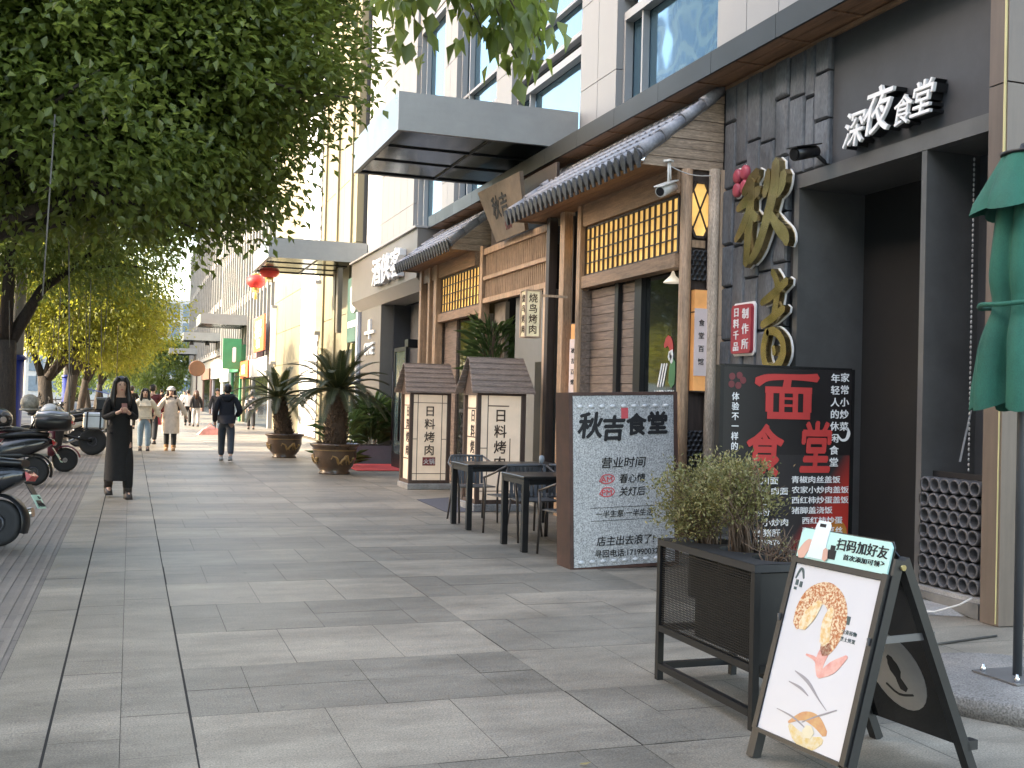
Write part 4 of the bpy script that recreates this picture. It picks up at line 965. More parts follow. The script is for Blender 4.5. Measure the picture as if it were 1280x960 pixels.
# branch of the nearest tree hanging into view: broad pointed leaves
nb = [o for o in bpy.data.objects if o.name == 'street_tree.001'][0]
bm_ = MB(); base = Vector((4.1, 1.15, 4.3))
main = [Vector((-0.2, -0.2, 4.6)), Vector((1.6, 0.3, 4.75)), Vector((3.2, 0.8, 4.6)), Vector((4.2, 1.2, 4.15)), Vector((4.75, 1.45, 3.62))]
bm_.tube(main, [0.07, 0.05, 0.03, 0.018, 0.006], 7)
tw = []
g = random.Random(77)
pts = []
for k, (o_, e_) in enumerate((((3.2, .8, 4.6), (3.75, .95, 3.65)), ((3.5, .9, 4.5), (3.95, 1.3, 3.6)), ((3.9, 1.1, 4.3), (4.3, 1.2, 3.6)), ((3.9, 1.1, 4.3), (4.1, .9, 3.75)), ((4.2, 1.2, 4.15), (4.55, 1.3, 3.5)), ((4.4, 1.3, 4.0), (4.72, 1.5, 3.8)), ((3.4, .85, 4.55), (4.2, 1.6, 4.1)), ((4.3, 1.2, 4.1), (4.5, 1.0, 3.55)))):
    o_, e_ = Vector(o_), Vector(e_); md = o_.lerp(e_, 0.5) + Vector((g.uniform(-.06, .06), g.uniform(-.06, .06), 0.06)); bm_.tube([o_, md, e_], [0.01, 0.007, 0.003], 5)
    for s in range(7): pts.append(list((o_.lerp(md, s / 4) if s < 4 else md.lerp(e_, (s - 3) / 3))))
bm_.build('branch', MATS['twig'], nb)
V, F, T = leaves(np.array(pts), 0, 14, 0.14, 0.085, 78, 0.075, 1.3, np.array([4.0, 1.1, 4.8]), heart=True)
leaf_obj('branch_foliage', LD, nb, V, F, T)

g = np.random.default_rng(91); n_ = 26
P0 = np.stack([np.concatenate([g.uniform(-3.2, -0.4, 18), g.uniform(-0.4, 5.5, 8)]), g.uniform(3.5, 24, n_), np.full(n_, 0.008)], 1)
V, F, T = leaves(P0, n_, 1, 0.075, 0.035, 92, 0.0, 0.0, np.array([1.0, 10, -60.0]))
V[:, 2] = 0.006 + np.abs(V[:, 2] - 0.008) * 0.12
tag(leaf_obj('fallen_leaves', leaf_mat('leaf_dry', (0.16, 0.12, 0.05), (0.30, 0.24, 0.10), (0.2, 0.15, 0.05), 0.7, 0.1), None, V, F, T), 'scattered dry leaves lying on the pavement', 'fallen leaves', kind='stuff')
# ------------------------------------------------------------------ signs on the dark front
UP = (0, 0, 1); RS = (0, -1, 0)                                   # right-hand axis of a face that looks at the road
gold = M('gold', (0.40, 0.32, 0.16), 0.22, 0.95, var=0.15, vscale=6)
gsg = thing('gold_character_sign', 'pair of tall gold brush characters mounted on the slate wall', 'sign', (5.9, 9.3, 3.0))
def gold_char(name, strokes, o):
    m = MB(); b = MB(); r3 = random.Random(4)
    m.stag = 0.0016
    for s in strokes:
        s = [(x, y, w * 1.05) for x, y, w in s]; m.stroke(s, o, RS, UP, 0.055, n=6, wob=0.04, rng=r3); 
        b.stroke([(x, y, w * 1.05 + 0.014) for x, y, w in s], (o[0] + 0.02, o[1], o[2]), RS, UP, 0.016, n=4)
    c = m.build(name, gold, gsg, world=True); c.data.materials[0] = gold
    bb = b.build('back_plate', MATS['white_letter'], c); bb.location = -Vector(gsg.location)
    return c
# strokes in metres: u to the right (towards -Y), v up; origin at the left bottom of each character
gold_char('character', [
    *[[(x, y * 0.84, w) for x, y, w in st_] for st_ in (
    [(0.42, 1.10, .10), (0.30, 1.02, .13), (0.16, 0.90, .09)],
    [(0.05, 0.72, .07), (0.25, 0.80, .12), (0.46, 0.88, .09)],
    [(0.32, 1.00, .10), (0.30, 0.70, .14), (0.27, 0.35, .13), (0.24, 0.02, .10)],
    [(0.28, 0.68, .09), (0.16, 0.48, .11), (0.03, 0.34, .06)],
    [(0.32, 0.66, .06), (0.42, 0.54, .09)],
    [(0.62, 1.06, .08), (0.60, 0.90, .11), (0.56, 0.78, .06)],
    [(0.90, 0.98, .10), (0.86, 0.84, .12), (0.78, 0.74, .06)],
    [(0.76, 1.14, .12), (0.74, 0.85, .15), (0.62, 0.50, .14), (0.46, 0.18, .12), (0.32, 0.04, .07)],
    [(0.68, 0.56, .07), (0.80, 0.40, .12), (0.94, 0.26, .13), (0.98, 0.16, .08)])]], (5.905, 9.86, 2.95))
gold_char('character', [
    [(0.20, 0.86, .06), (0.30, 0.70, .09), (0.24, 0.40, .09)],
    [(0.02, 0.56, .06), (0.20, 0.62, .09), (0.46, 0.74, .08)],
    [(0.04, 0.34, .07), (0.22, 0.40, .09), (0.42, 0.48, .07)],
    [(0.14, 0.28, .08), (0.08, 0.10, .09), (0.14, -0.06, .08), (0.30, -0.08, .09), (0.42, 0.04, .10), (0.40, 0.18, .08), (0.26, 0.27, .08), (0.14, 0.26, .06)],
    [(0.26, 0.12, .05), (0.28, 0.05, .06)]], (5.905, 9.34, 1.99))
seal = thing('red_seal_sign', 'small red plaque with white characters on the slate wall', 'sign', (5.9, 9.77, 2.32))
P = MB(); P.prism([(-0.19, -0.22), (-0.165, -0.25), (0.165, -0.25), (0.19, -0.22), (0.19, 0.22), (0.165, 0.25), (-0.165, 0.25), (-0.19, 0.22)], (5.93, 9.77, 2.32), RS, UP, 0.035)
P.build('plate', M('seal_red', (0.3600, 0.0350, 0.0500), 0.4), seal, world=True)
P = MB(); P.prism([(-0.215, -0.24), (-0.18, -0.275), (0.18, -0.275), (0.215, -0.24), (0.215, 0.24), (0.18, 0.275), (-0.18, 0.275), (-0.215, 0.24)], (5.95, 9.77, 2.32), RS, UP, 0.018); P.build('border', MATS['white_letter'], seal, world=True)
P = MB(); P.text('日料千品', (5.895, 9.855, 2.32), RS, UP, 0.10, 0.006, 0.01, vertical=True, step=1.18, sx=1.15); P.text('制作所', (5.895, 9.68, 2.32), RS, UP, 0.115, 0.006, 0.01, vertical=True, step=1.35, sx=1.15)
P.build('lettering', MATS['white_letter'], seal, world=True)
fl = thing('flower_emblem', 'little red four petal flower emblem above the gold characters', 'emblem', (5.9, 9.88, 3.86))
P = MB()
for (u, v) in ((-0.07, 0.07), (0.075, 0.085), (-0.075, -0.075), (0.07, -0.065)): P.lathe([(0.001, -0.03), (0.05, -0.03), (0.075, -0.015), (0.075, 0.03)], (5.93, 9.88 - u, 3.86 + v), 14, 'x')
P.build('petal', M('seal_pink', (0.36, 0.06, 0.09), 0.45), fl, world=True)
P = MB()
for (u, v) in ((-0.07, 0.07), (0.075, 0.085), (-0.075, -0.075), (0.07, -0.065)): P.lathe([(0.09, -0.005), (0.09, 0.012)], (5.955, 9.88 - u, 3.86 + v), 14, 'x')
P.build('back_plate', MATS['white_letter'], fl, world=True)
wl = thing('white_letter_sign', 'white raised characters on the grey plaster above the black doorway', 'sign', (5.95, 7.65, 4.05))
P = MB(); Bk = MB()
for ch, y, z, s in (('深', 7.93, 3.96, 0.33), ('夜', 7.62, 4.05, 0.42), ('食', 7.30, 3.97, 0.26), ('堂', 7.07, 4.01, 0.30)):
    P.text(ch, (5.885, y, z), RS, (0, -0.12, 1), s, 0.03, 0.008, sx=0.88, shear=0.12); Bk.text(ch, (5.995, y, z), RS, (0, -0.12, 1), s, 0.107, 0.006, sx=0.88, shear=0.12)
P.build('lettering', MATS['white_letter'], wl, world=True); Bk.build('return_edge', MATS['dark_frame'], wl, world=True)
tag(MB().box(6.485, 6.498, 6.52, 6.80, 2.08, 2.84).box(6.47, 6.4985, 6.50, 6.82, 2.84, 2.86).text('秋吉', (6.483, 6.70, 2.62), RS, UP, 0.09, 0.004, 0.01).build('wall_plate', M('plate_black', (0.025, 0.027, 0.03), 0.35)), 'dark plate with small characters on the wall behind the green parasol', 'sign')
wp = bpy.data.objects['wall_plate']
P = MB(); P.text('秋吉', (6.481, 6.70, 2.62), RS, UP, 0.11, 0.004, 0.012); P.text('营业', (6.481, 6.70, 2.28), RS, UP, 0.06, 0.004, 0.01); P.box(6.478, 6.484, 6.53, 6.8, 2.385, 2.39); P.build('lettering', MATS['white_letter'], wp)

def cctv(name, label, loc, rz, tilt, body, hang):
    t = thing(name, label, 'camera', loc, rz, 'surveillance cameras on the shopfronts')
    m = MB(); ct, s_ = math.cos(tilt), math.sin(tilt)
    m.tube([(0.16 * ct, 0, -0.16 * s_), (-0.14 * ct, 0, 0.14 * s_)], [0.06, 0.052], 16); b_ = m.build('housing', body, t)
    m = MB(); m.tube([(0.163 * ct, 0, -0.163 * s_), (0.172 * ct, 0, -0.172 * s_)], [0.045, 0.045], 16); m.build('lens', MATS['black_plastic'], t)
    m = MB(); m.hull([(0.2 * ct + a, y, -0.2 * s_ + 0.058 + z) for a in (0,) for y in (-.06, .06) for z in (0, 0.012)] + [(-0.15 * ct, y, 0.15 * s_ + 0.055 + z) for y in (-.06, .06) for z in (0, .012)]); m.build('sun_shield', body, t)
    m = MB()
    if hang: m.tube([(-0.02, 0, 0.05), (-0.02, 0, 0.30)], 0.013, 8); m.tube([(-0.02, 0.02, 0.28), (-0.02, 0.03, 0.1)], 0.006, 6); m.box(-0.06, 0.02, -0.04, 0.04, 0.29, 0.31)
    else: m.tube([(-0.1, 0, 0.02), (-0.24, 0.02, -0.06), (-0.30, 0.02, -0.06)], 0.02, 8); m.lathe([(0.06, -0.32), (0.06, -0.29)], (0, 0.02, -0.06), 14, 'x')
    m.build('bracket', body, t)
cctv('security_camera', 'black bullet camera on the slate wall by the doorway lintel', (5.72, 8.42, 3.84), R(195), R(14), MATS['black_plastic'], False)
cctv('security_camera', 'white bullet camera hanging under the timber gable', (5.28, 10.28, 3.80), R(215), R(20), M('cam_white', (0.7, 0.69, 0.64), 0.4), True)
tag(MB().tube(curve_pts((5.30, 10.3, 4.06), (5.93, 10.28, 4.03), 0.07), 0.006, 5).build('cable', MATS['cable_white']), 'thin pale cable sagging below the gable boards to the white camera', 'cable')

def banner(label, loc, rz, txt):
    t = thing('scroll_lamp', label, 'wall lamp', loc, rz, 'paper scroll lamps between the timber posts')
    MB().box(-0.075, 0.075, -0.09, -0.005, -0.52, 0.56).build('lamp_box', M('lamp_amber', (0.75, 0.36, 0.12), 0.6, var=0.2, emit=0.044), t)
    MB().box(-0.08, 0.08, -0.105, -0.092, -0.36, 0.36).build('scroll', M('scroll_pink', (0.74, 0.62, 0.58), 0.8), t)
    P = MB(); P.text(txt, (0, -0.106, 0.0), (1, 0, 0), UP, 0.075, 0.003, 0.004, vertical=True, step=1.85); P.build('lettering', MATS['black_letter'], t)
    MB().box(-0.08, 0.08, -0.095, -0.002, 0.56, 0.575).box(-0.08, 0.08, -0.095, -0.002, 0.315, 0.328).box(-0.08, 0.08, -0.095, -0.002, -0.535, -0.52).build('frame', MATS['wood_dark'], t)
banner('pink paper scroll lamp with small characters beside the pale outer posts', (5.73, 10.395, 2.2), 0, '食堂百馆')
banner('narrow scroll lamp between the far posts, half hidden by the granite board', (5.60, 13.32, 2.0), R(-78), '秋吉百馆')

hl = thing('hanging_lantern', 'cream box lantern with dark characters hung on the far post', 'lantern', (4.88, 13.3, 2.35))
MB().box(4.79, 4.98, 13.2, 13.38, 2.37, 2.95).build('shade', M('lantern_paper', (0.78, 0.66, 0.42), 0.7, var=0.2, vscale=5, emit=0.036), hl, world=True)
P = MB()
for x, y in ((4.785, 13.195), (4.985, 13.195), (4.785, 13.385), (4.985, 13.385)): P.box(x - 0.012, x + 0.012, y - 0.012, y + 0.012, 2.35, 2.97)
for z in (2.35, 2.955): P.box(4.775, 4.995, 13.185, 13.395, z, z + 0.015)
P.box(4.99, 5.42, 13.33, 13.36, 2.9, 2.93)
P.build('frame', MATS['wood_pale'], hl, world=True)
P = MB(); P.text('烧鸟烤肉', (4.885, 13.197, 2.66), (1, 0, 0), UP, 0.125, 0.003, 0.012, vertical=True, step=1.08); P.text('烧鸟烤肉', (4.787, 13.29, 2.66), RS, UP, 0.11, 0.003, 0.008, vertical=True, step=1.2)
P.build('lettering', M('brown_letter', (0.07, 0.035, 0.02), 0.7), hl, world=True)

# ------------------------------------------------------------------ black standing poster
po = thing('menu_board', 'tall black menu board with big red characters and white dish names', 'menu board', (5.3, 8.0, 0), R(0.0))
x0, x1, Y0 = 4.70, 5.98, 8.0; cx = 0.0
def PX(u): return -0.62 + u                                            # u metres from the left edge
w_ = 1.27
MB().box(-0.62, 0.65, 0.0, 0.05, 0.06, 1.86).build('panel', M('poster_black', (0.0126, 0.0113, 0.0118), 0.45, var=0.15), po)
MB().box(-0.66, -0.622, -0.004, 0.07, 0, 1.87).box(0.652, 0.68, -0.004, 0.07, 0, 1.87).box(-0.62, 0.65, 0.052, 0.07, 0.1, 1.85).box(-0.62, 0.65, -0.002, 0.07, 1.862, 1.88).box(-0.5, -0.4, -0.2, 0.3, 0, 0.05).box(0.4, 0.5, -0.2, 0.3, 0, 0.05).build('frame', MATS['black_metal'], po)
# red-orange glow printed on the poster: a flat printed patch
pr_ = bpy.data.materials.new('print_red'); pr_.use_nodes = True; t_ = pr_.node_tree; Nn = t_.nodes
tc = Nn.new('ShaderNodeTexCoord'); sp = Nn.new('ShaderNodeSeparateXYZ'); t_.links.new(tc.outputs['Object'], sp.inputs[0])
cr_ = Nn.new('ShaderNodeValToRGB'); e = cr_.color_ramp.elements; e[0].position = 0.0; e[0].color = (0.030, 0.027, 0.028, 1); e[1].position = 0.75; e[1].color = (0.42, 0.035, 0.025, 1)
mr = Nn.new('ShaderNodeMapRange'); mr.inputs[1].default_value = -0.22; mr.inputs[2].default_value = 0.10
ad = Nn.new('ShaderNodeMath'); ad.operation = 'MULTIPLY_ADD'; ad.inputs[1].default_value = -0.70; t_.links.new(sp.outputs['Z'], ad.inputs[0])
ad.inputs[2].default_value = 0.0
a2 = Nn.new('ShaderNodeMath'); a2.operation = 'ADD'; t_.links.new(sp.outputs['X'], a2.inputs[0]); t_.links.new(ad.outputs[0], a2.inputs[1])
t_.links.new(a2.outputs[0], mr.inputs[0]); t_.links.new(mr.outputs[0], cr_.inputs[0]); t_.links.new(cr_.outputs[0], Nn['Principled BSDF'].inputs['Base Color'])
Nn['Principled BSDF'].inputs['Roughness'].default_value = 0.4
MB().box(-0.1, 0.64, -0.0015, -0.0005, 0.1, 1.12).build('printed_patch', pr_, po)
def disc(r, n=20): return [(r * math.cos(2 * math.pi * k / n), r * math.sin(2 * math.pi * k / n)) for k in range(n)]
MB().prism(disc(0.13), (0.50, -0.0016, 0.44), (1, 0, 0), UP, 0.0004).build('printed_dish', M('print_orange', (0.45, 0.13, 0.02), 0.4, col2=(0.5, 0.25, 0.05), vscale=8), po)
P = MB(); XR = (1, 0, 0)
P.stroke([(-0.30, 1.735, .085), (-0.2, 1.775, .06), (0.0, 1.785, .05), (0.15, 1.785, .055), (0.29, 1.785, .075)], (0, -0.003, 0), XR, UP, 0.003, n=5)
P.prism([(-0.04, 1.765), (0.035, 1.765), (0.02, 1.67), (-0.06, 1.67)], (0, -0.003, 0), XR, UP, 0.003)
for (a, b_, c, d_) in ((-0.225, 0.24, 1.645, 1.70), (-0.20, 0.225, 1.425, 1.485), (-0.218, -0.145, 1.485, 1.645), (0.155, 0.236, 1.485, 1.645), (-0.085, -0.035, 1.485, 1.645), (0.05, 0.10, 1.485, 1.645)): P.prism([(a, c), (b_, c), (b_, d_), (a, d_)], (0, -0.003, 0), XR, UP, 0.003)
for z in (1.53, 1.59): P.prism([(-0.035, z), (0.05, z), (0.05, z + 0.022), (-0.035, z + 0.022)], (0, -0.003, 0), XR, UP, 0.003)
P.text('食', (-0.226, -0.003, 1.155), XR, UP, 0.46, 0.004, 0.028, sx=0.80, shear=0.06); P.text('堂', (0.285, -0.003, 1.185), XR, UP, 0.47, 0.004, 0.028, sx=0.70, shear=0.08)
P.build('red_lettering', MATS['red_letter'], po)
P = MB()
P.text('体验不一样的', (-0.51, -0.003, 1.40), XR, UP, 0.072, 0.003, 0.012, vertical=True, step=1.16)
P.text('年轻人的休闲食堂', (0.478, -0.003, 1.425), XR, UP, 0.082, 0.003, 0.014, vertical=True, step=1.27, sx=1.15); P.text('家常小炒菜', (0.575, -0.003, 1.585), XR, UP, 0.082, 0.003, 0.014, vertical=True, step=1.30, sx=1.15)
P.stroke([(0.51, 1.30, .012), (0.55, 1.255, .02), (0.60, 1.26, .025), (0.625, 1.31, .035), (0.615, 1.36, .008)], (0, -0.003, 0), XR, UP, 0.003)
L1 = ['九川面', '烧牛肉面', '酱面', '肠粉', '小炒肉', '炒猪肝', '爆腰花', '小公鸡']; L2 = ['青椒肉丝盖饭', '农家小炒肉盖饭', '西红柿炒蛋盖饭', '猪脚盖浇饭', '西红柿炒蛋', '酸辣土豆丝', '蛋汤']
E1 = (-0.07, 0.03, -0.16, -0.15, 0.04, -0.04, -0.03, 0.05); S2 = (0.045, 0.05, 0.05, 0.055, 0.16, 0.165, 0.17)
for i, s in enumerate(L1): P.text(s, (E1[i] - len(s) * 0.045, -0.003, 0.90 - i * 0.0885), XR, UP, 0.066, 0.003, 0.010, sx=1.32)
for i, s in enumerate(L2): P.text(s, (S2[i] + len(s) * 0.0425, -0.003, 0.91 - i * 0.088), XR, UP, 0.064, 0.003, 0.010, sx=1.30)
P.build('white_lettering', MATS['white_letter'], po)
P = MB()
for (u, v) in ((-0.545, 1.775), (-0.475, 1.785), (-0.55, 1.71), (-0.485, 1.70), (-0.44, 1.745)): P.prism(disc(0.03, 12), (u, -0.001, v), XR, UP, 0.001)
P.build('printed_flower', M('print_dim_red', (0.16, 0.03, 0.035), 0.5), po)

# ------------------------------------------------------------------ granite board with opening hours
gb = thing('opening_hours_board', 'speckled grey board in a rusty steel frame with black brush lettering', 'sign', (4.36, 9.2, 0), R(0.5), None, 0, R(-2.0))
gm = M('board_speckle', (0.40, 0.40, 0.39), 0.5, var=0.1, fine=0.5, fscale=95, bump=0.2, bscale=80)
rust = M('rust', (0.0840, 0.0420, 0.0300), 0.7, var=0.3, vscale=8, dirt=0.3)
MB().box(-0.50, 0.53, -0.014, 0.02, 0.03, 1.60).build('board', gm, gb)
MB().box(-0.54, -0.505, -0.02, 0.30, 0.0, 1.63).box(0.535, 0.57, -0.02, 0.30, 0, 1.63).box(-0.505, 0.535, -0.02, 0.30, 1.602, 1.63).box(-0.505, 0.535, -0.02, 0.30, 0.0, 0.028).box(-0.505, 0.535, 0.28, 0.298, 0.03, 1.6).build('frame', rust, gb)
P = MB()
P.text('秋', (-0.335, -0.016, 1.33), XR, UP, 0.25, 0.004, 0.03, shear=0.12); P.text('吉', (-0.105, -0.016, 1.30), XR, UP, 0.24, 0.004, 0.035, shear=0.12); P.text('食', (0.14, -0.016, 1.33), XR, UP, 0.21, 0.004, 0.04); P.text('堂', (0.36, -0.016, 1.34), XR, UP, 0.22, 0.004, 0.04)
P.text('营业时间', (0.0, -0.016, 0.98), XR, UP, 0.105, 0.003, 0.008, sx=1.1, shear=0.15)
P.text('看心情', (0.09, -0.016, 0.83), XR, UP, 0.09, 0.003, 0.007, shear=0.15); P.text('关灯后', (0.09, -0.016, 0.71), XR, UP, 0.09, 0.003, 0.007, shear=0.15)
P.text('一半生意·一半生活', (0.01, -0.016, 0.51), XR, UP, 0.068, 0.003, 0.004, sx=1.05, shear=0.15)
P.box(-0.33, 0.35, -0.017, -0.0145, 0.565, 0.569); P.box(-0.33, 0.35, -0.017, -0.0145, 0.445, 0.449)
P.text('店主出去浪了!', (0.02, -0.016, 0.26), XR, UP, 0.095, 0.003, 0.007, shear=0.15); P.text('寻回电话:1719900322', (0.05, -0.016, 0.145), XR, UP, 0.075, 0.003, 0.005)
P.build('lettering', MATS['black_letter'], gb)
P = MB(); P.prism([(-.035, -.05), (.035, -.05), (.035, .05), (-.035, .05)], (0.02, -0.0155, 1.435), XR, UP, 0.003)
for z, s in ((0.83, 'AM'), (0.71, 'PM')): P.text(s, (-0.17, -0.016, z), XR, UP, 0.07, 0.003, 0.01, sx=1.2); P.stroke([(-0.24, z - 0.02, .008), (-0.2, z + .035, .01), (-0.12, z + .035, .01), (-0.09, z, .008), (-.13, z - .035, .01), (-.2, z - .038, .01), (-0.24, z - .01, .008)], (0, -0.015, 0), XR, UP, 0.003)
P.build('red_stamp', M('stamp_red', (0.55, 0.08, 0.09), 0.6), gb)
P = MB()
for z in (1.50, 0.075):
    for k in range(9): P.ell((-0.43 + k * 0.11, -0.016, z), (0.032, 0.012, 0.018), 8, 6)
P.build('stud_row', M('stud_white', (0.55, 0.56, 0.56), 0.45), gb)

# ------------------------------------------------------------------ planter stand with shrubs
pn = thing('planter_stand', 'black steel planter stand with mesh sides and round cut-outs on top', 'planter', (2.79, 4.45, 0))
Wp, Lp, Hp = 0.50, 1.0, 0.78; bt = 0.035; P = MB()
for x in (0, Wp - bt):
    for y in (0, Lp - bt): P.box(x, x + bt, y, y + bt, 0, Hp - 0.04)
for z in (0.06, 0.27):
    for x in (0, Wp - bt): P.box(x, x + bt, bt + 0.002, Lp - bt - 0.002, z, z + bt)
    for y in (0, Lp - bt): P.box(bt + 0.002, Wp - bt - 0.002, y, y + bt, z, z + bt)
P.build('frame', MATS['black_metal'], pn)
bm = bmesh.new()                                                          # top sheet with three holes
def top_sheet():
    m = MB(); ring = 24
    for k in range(3):
        cy = 0.18 + k * 0.32; r_ = 0.135; c0, c1 = 0.02 + k * 0.32, 0.34 + k * 0.32
        if k == 0: c0 = 0
        if k == 2: c1 = Lp
        hole = [(Wp / 2 + r_ * math.cos(2 * math.pi * j / ring), cy + r_ * math.sin(2 * math.pi * j / ring)) for j in range(ring)]
        edge = []
        for j in range(ring):
            t = 2 * math.pi * j / ring; dx, dy = math.cos(t), math.sin(t)
            s = min((Wp / 2) / abs(dx) if abs(dx) > 1e-6 else 9, ((c1 - cy) if dy > 0 else (cy - c0)) / abs(dy) if abs(dy) > 1e-6 else 9)
            edge.append((Wp / 2 + dx * s, cy + dy * s))
        for z in (Hp, ):
            vs = [(x, y, z) for x, y in hole] + [(x, y, z) for x, y in edge] + [(x, y, z - 0.3) for x, y in hole]
            fs = [(j, ring + j, ring + (j + 1) % ring, (j + 1) % ring) for j in range(ring)] + [(j, (j + 1) % ring, 2 * ring + (j + 1) % ring, 2 * ring + j) for j in range(ring)]
            m.add(vs, fs)
        # corner fills of the rectangle
        for (sx, sy) in ((0, c0), (Wp, c0), (Wp, c1), (0, c1)):
            best = sorted(edge, key=lambda p: (p[0] - sx) ** 2 + (p[1] - sy) ** 2)[:2]
            m.add([(sx, sy, Hp), (best[0][0], best[0][1], Hp), (best[1][0], best[1][1], Hp)], [(0, 1, 2)])
    m.box(0, Wp, 0, 0.006, Hp - 0.038, Hp - 0.002); m.box(0, Wp, Lp - 0.006, Lp, Hp - 0.038, Hp - 0.002); m.box(0, 0.006, 0.006, Lp - 0.006, Hp - 0.038, Hp - 0.002); m.box(Wp - 0.006, Wp, 0.006, Lp - 0.006, Hp - 0.038, Hp - 0.002)
    return m
top_sheet().build('top_panel', M('black_dusty', (0.0203, 0.0212, 0.0225), 0.6, var=0.25, dirt=0.3, fine=0.15), pn)
P = MB(); n = 34
for i in range(n): z = 0.31 + i * 0.0125; P.box(0.012, 0.016, 0.037, Lp - 0.037, z, z + 0.005)
for i in range(60): y = 0.04 + i * 0.0157; P.box(0.0165, 0.019, y, y + 0.004, 0.305, 0.735)
P.build('mesh_panel', MATS['black_metal'], pn)
MB().box(0.037, Wp - 0.037, 0.012, 0.018, 0.305, 0.735).box(0.1, 0.46, 0.03, 0.74, 0.29, 0.66).box(Wp - 0.02, Wp - 0.014, 0.037, Lp - 0.037, 0.305, 0.735).build('liner', M('liner_black', (0.0064, 0.0068, 0.0072), 0.55, dirt=0.3), pn)
P = MB()
for k in range(3): P.lathe([(0.001, 0.70), (0.134, 0.70)], (Wp / 2, 0.18 + k * 0.32, 0), 20)
P.build('soil', M('soil', (0.05, 0.035, 0.025), 0.95, var=0.4, bump=0.8), pn)
def shrub(label, loc, blobs, ncl, per, seed, L, Wd, mat, stems=26, h=0.5, group='shrubs growing in the planter', cat='shrub'):
    t = thing('shrub', label, cat, loc, 0, group); g = random.Random(seed); mb = MB()
    C = crown_points(blobs, ncl, seed, 0.2)
    for k in range(stems):
        e_ = Vector(C[g.randrange(len(C))]); a = g.uniform(0, 6.28); q = Vector((0.09 * math.cos(a) * g.random(), 0.09 * math.sin(a) * g.random(), -0.05))
        m_ = q.lerp(e_, 0.5) + Vector((g.uniform(-.04, .04), g.uniform(-.04, .04), 0.02)); mb.tube([q, m_, e_], [0.006, 0.004, 0.0015], 5)
        for _ in range(3): p_ = m_.lerp(e_, g.random()); mb.tube([p_, p_ + Vector((g.uniform(-.1, .1), g.uniform(-.1, .1), g.uniform(0, .12)))], [0.0025, 0.001], 4)
    mb.build('stem', M('stem_brown', (0.13, 0.085, 0.055), 0.85), t)
    V, F, T = leaves(C, ncl, per, L, Wd, seed + 1, 0.035, 0.0, np.array([0, 0, 0.05])); leaf_obj('foliage', mat, t, V, F, T); return t
LB = MATS['leaf_bush']
shrub('dense olive green shrub in the far hole of the black planter', (3.0, 5.27, 0.75), [((-0.06, 0.05, 0.27), (0.22, 0.26, 0.20)), ((0.1, -0.02, 0.36), (0.17, 0.22, 0.15)), ((-0.1, -0.05, 0.16), (0.18, 0.2, 0.12))], 360, 13, 61, 0.027, 0.012, LB, 40)
shrub('brownish olive shrub with bare lower stems in the middle hole of the planter', (3.03, 4.95, 0.75), [((-0.03, 0.04, 0.38), (0.17, 0.22, 0.13)), ((0.04, 0.0, 0.27), (0.15, 0.18, 0.11)), ((-0.1, 0.03, 0.28), (0.17, 0.18, 0.12)), ((0.02, 0.04, 0.44), (0.08, 0.10, 0.06))], 340, 12, 63, 0.026, 0.011, LB, 46)
shrub('sparse dry twigs in the near hole of the planter', (3.04, 4.63, 0.74), [((0.0, 0.02, 0.10), (0.12, 0.13, 0.08))], 24, 4, 65, 0.016, 0.007, LB, 22)

# ------------------------------------------------------------------ A-frame board
af = thing('a_frame_sign', 'black folding board with a bread poster and a mint green header', 'sign', (2.912, 3.90, 0), R(7)); af.scale = (1, 1.07, 1)
zt = 0.98; xf, xb = -0.28, 0.44; hw = 0.25
fdir = Vector((0 - xf, 0, zt)).normalized(); bdir = Vector((xb - 0, 0, -zt)).normalized()
P = MB()
for y in (-hw, hw):
    P.beam((xf, y, 0.0), (0.0 - 0.012, y, zt - 0.06), 0.042, 0.045, up=(-1, 0, 0.35)); 
P.build('front_leg_frame', M('frame_black', (0.011, 0.0115, 0.012), 0.45, var=0.15, dirt=0.2), af)
P = MB()
for y in (-hw, hw):
    P.beam((xb, y, 0.0), (0.02, y, zt - 0.06), 0.040, 0.042, up=(1, 0, 0.35))
    P.box(xb - 0.05, xb + 0.01, y - 0.02, y + 0.02, 0.11, 0.15)
P.build('back_leg_frame', MATS['frame_black'], af)
UF = fdir; o0 = Vector((xf, 0, 0)) - Vector((fdir.z, 0, -fdir.x)) * 0.02          # front panel plane, axes: right = -Y, up = UF
def FP(u, v, off=0.0): return o0 + Vector((0, -1, 0)) * u + UF * v + Vector((-fdir.z, 0, fdir.x)) * off
def frect(m, u0, u1, v0, v1, off, d=0.004): m.prism([(u0, v0), (u1, v0), (u1, v1), (u0, v1)], FP(0, 0, off), (0, -1, 0), UF, d)
P = MB(); frect(P, -0.235, 0.235, 0.13, 0.86, 0, 0.008); P.build('poster', M('poster_white', (0.56, 0.555, 0.57), 0.35, var=0.03, vscale=2), af)
P = MB(); frect(P, -0.262, -0.236, 0.12, 0.89, -0.002, 0.018); frect(P, 0.236, 0.262, 0.12, 0.89, -0.002, 0.018); frect(P, -0.236, 0.236, 0.862, 0.885, -0.002, 0.018); frect(P, -0.236, 0.236, 0.112, 0.129, -0.002, 0.018)
P.build('poster_frame', MATS['frame_black'], af)
mint = M('mint', (0.45, 0.70, 0.63), 0.4, var=0.06)
P = MB(); P.prism([(-0.25, 0.888), (0.25, 0.888), (0.25, 1.0), (0.235, 1.02), (-0.235, 1.02), (-0.25, 1.0)], FP(0, 0, 0), (0, -1, 0), UF, 0.008); hd = P.build('header', mint, af)
P = MB(); P.prism([(-0.256, 0.886), (0.256, 0.886), (0.256, 1.0), (0.24, 1.026), (-0.24, 1.026), (-0.256, 1.0)], FP(0, 0, -0.004), (0, -1, 0), UF, 0.003); P.build('header_rim', MATS['frame_black'], af)
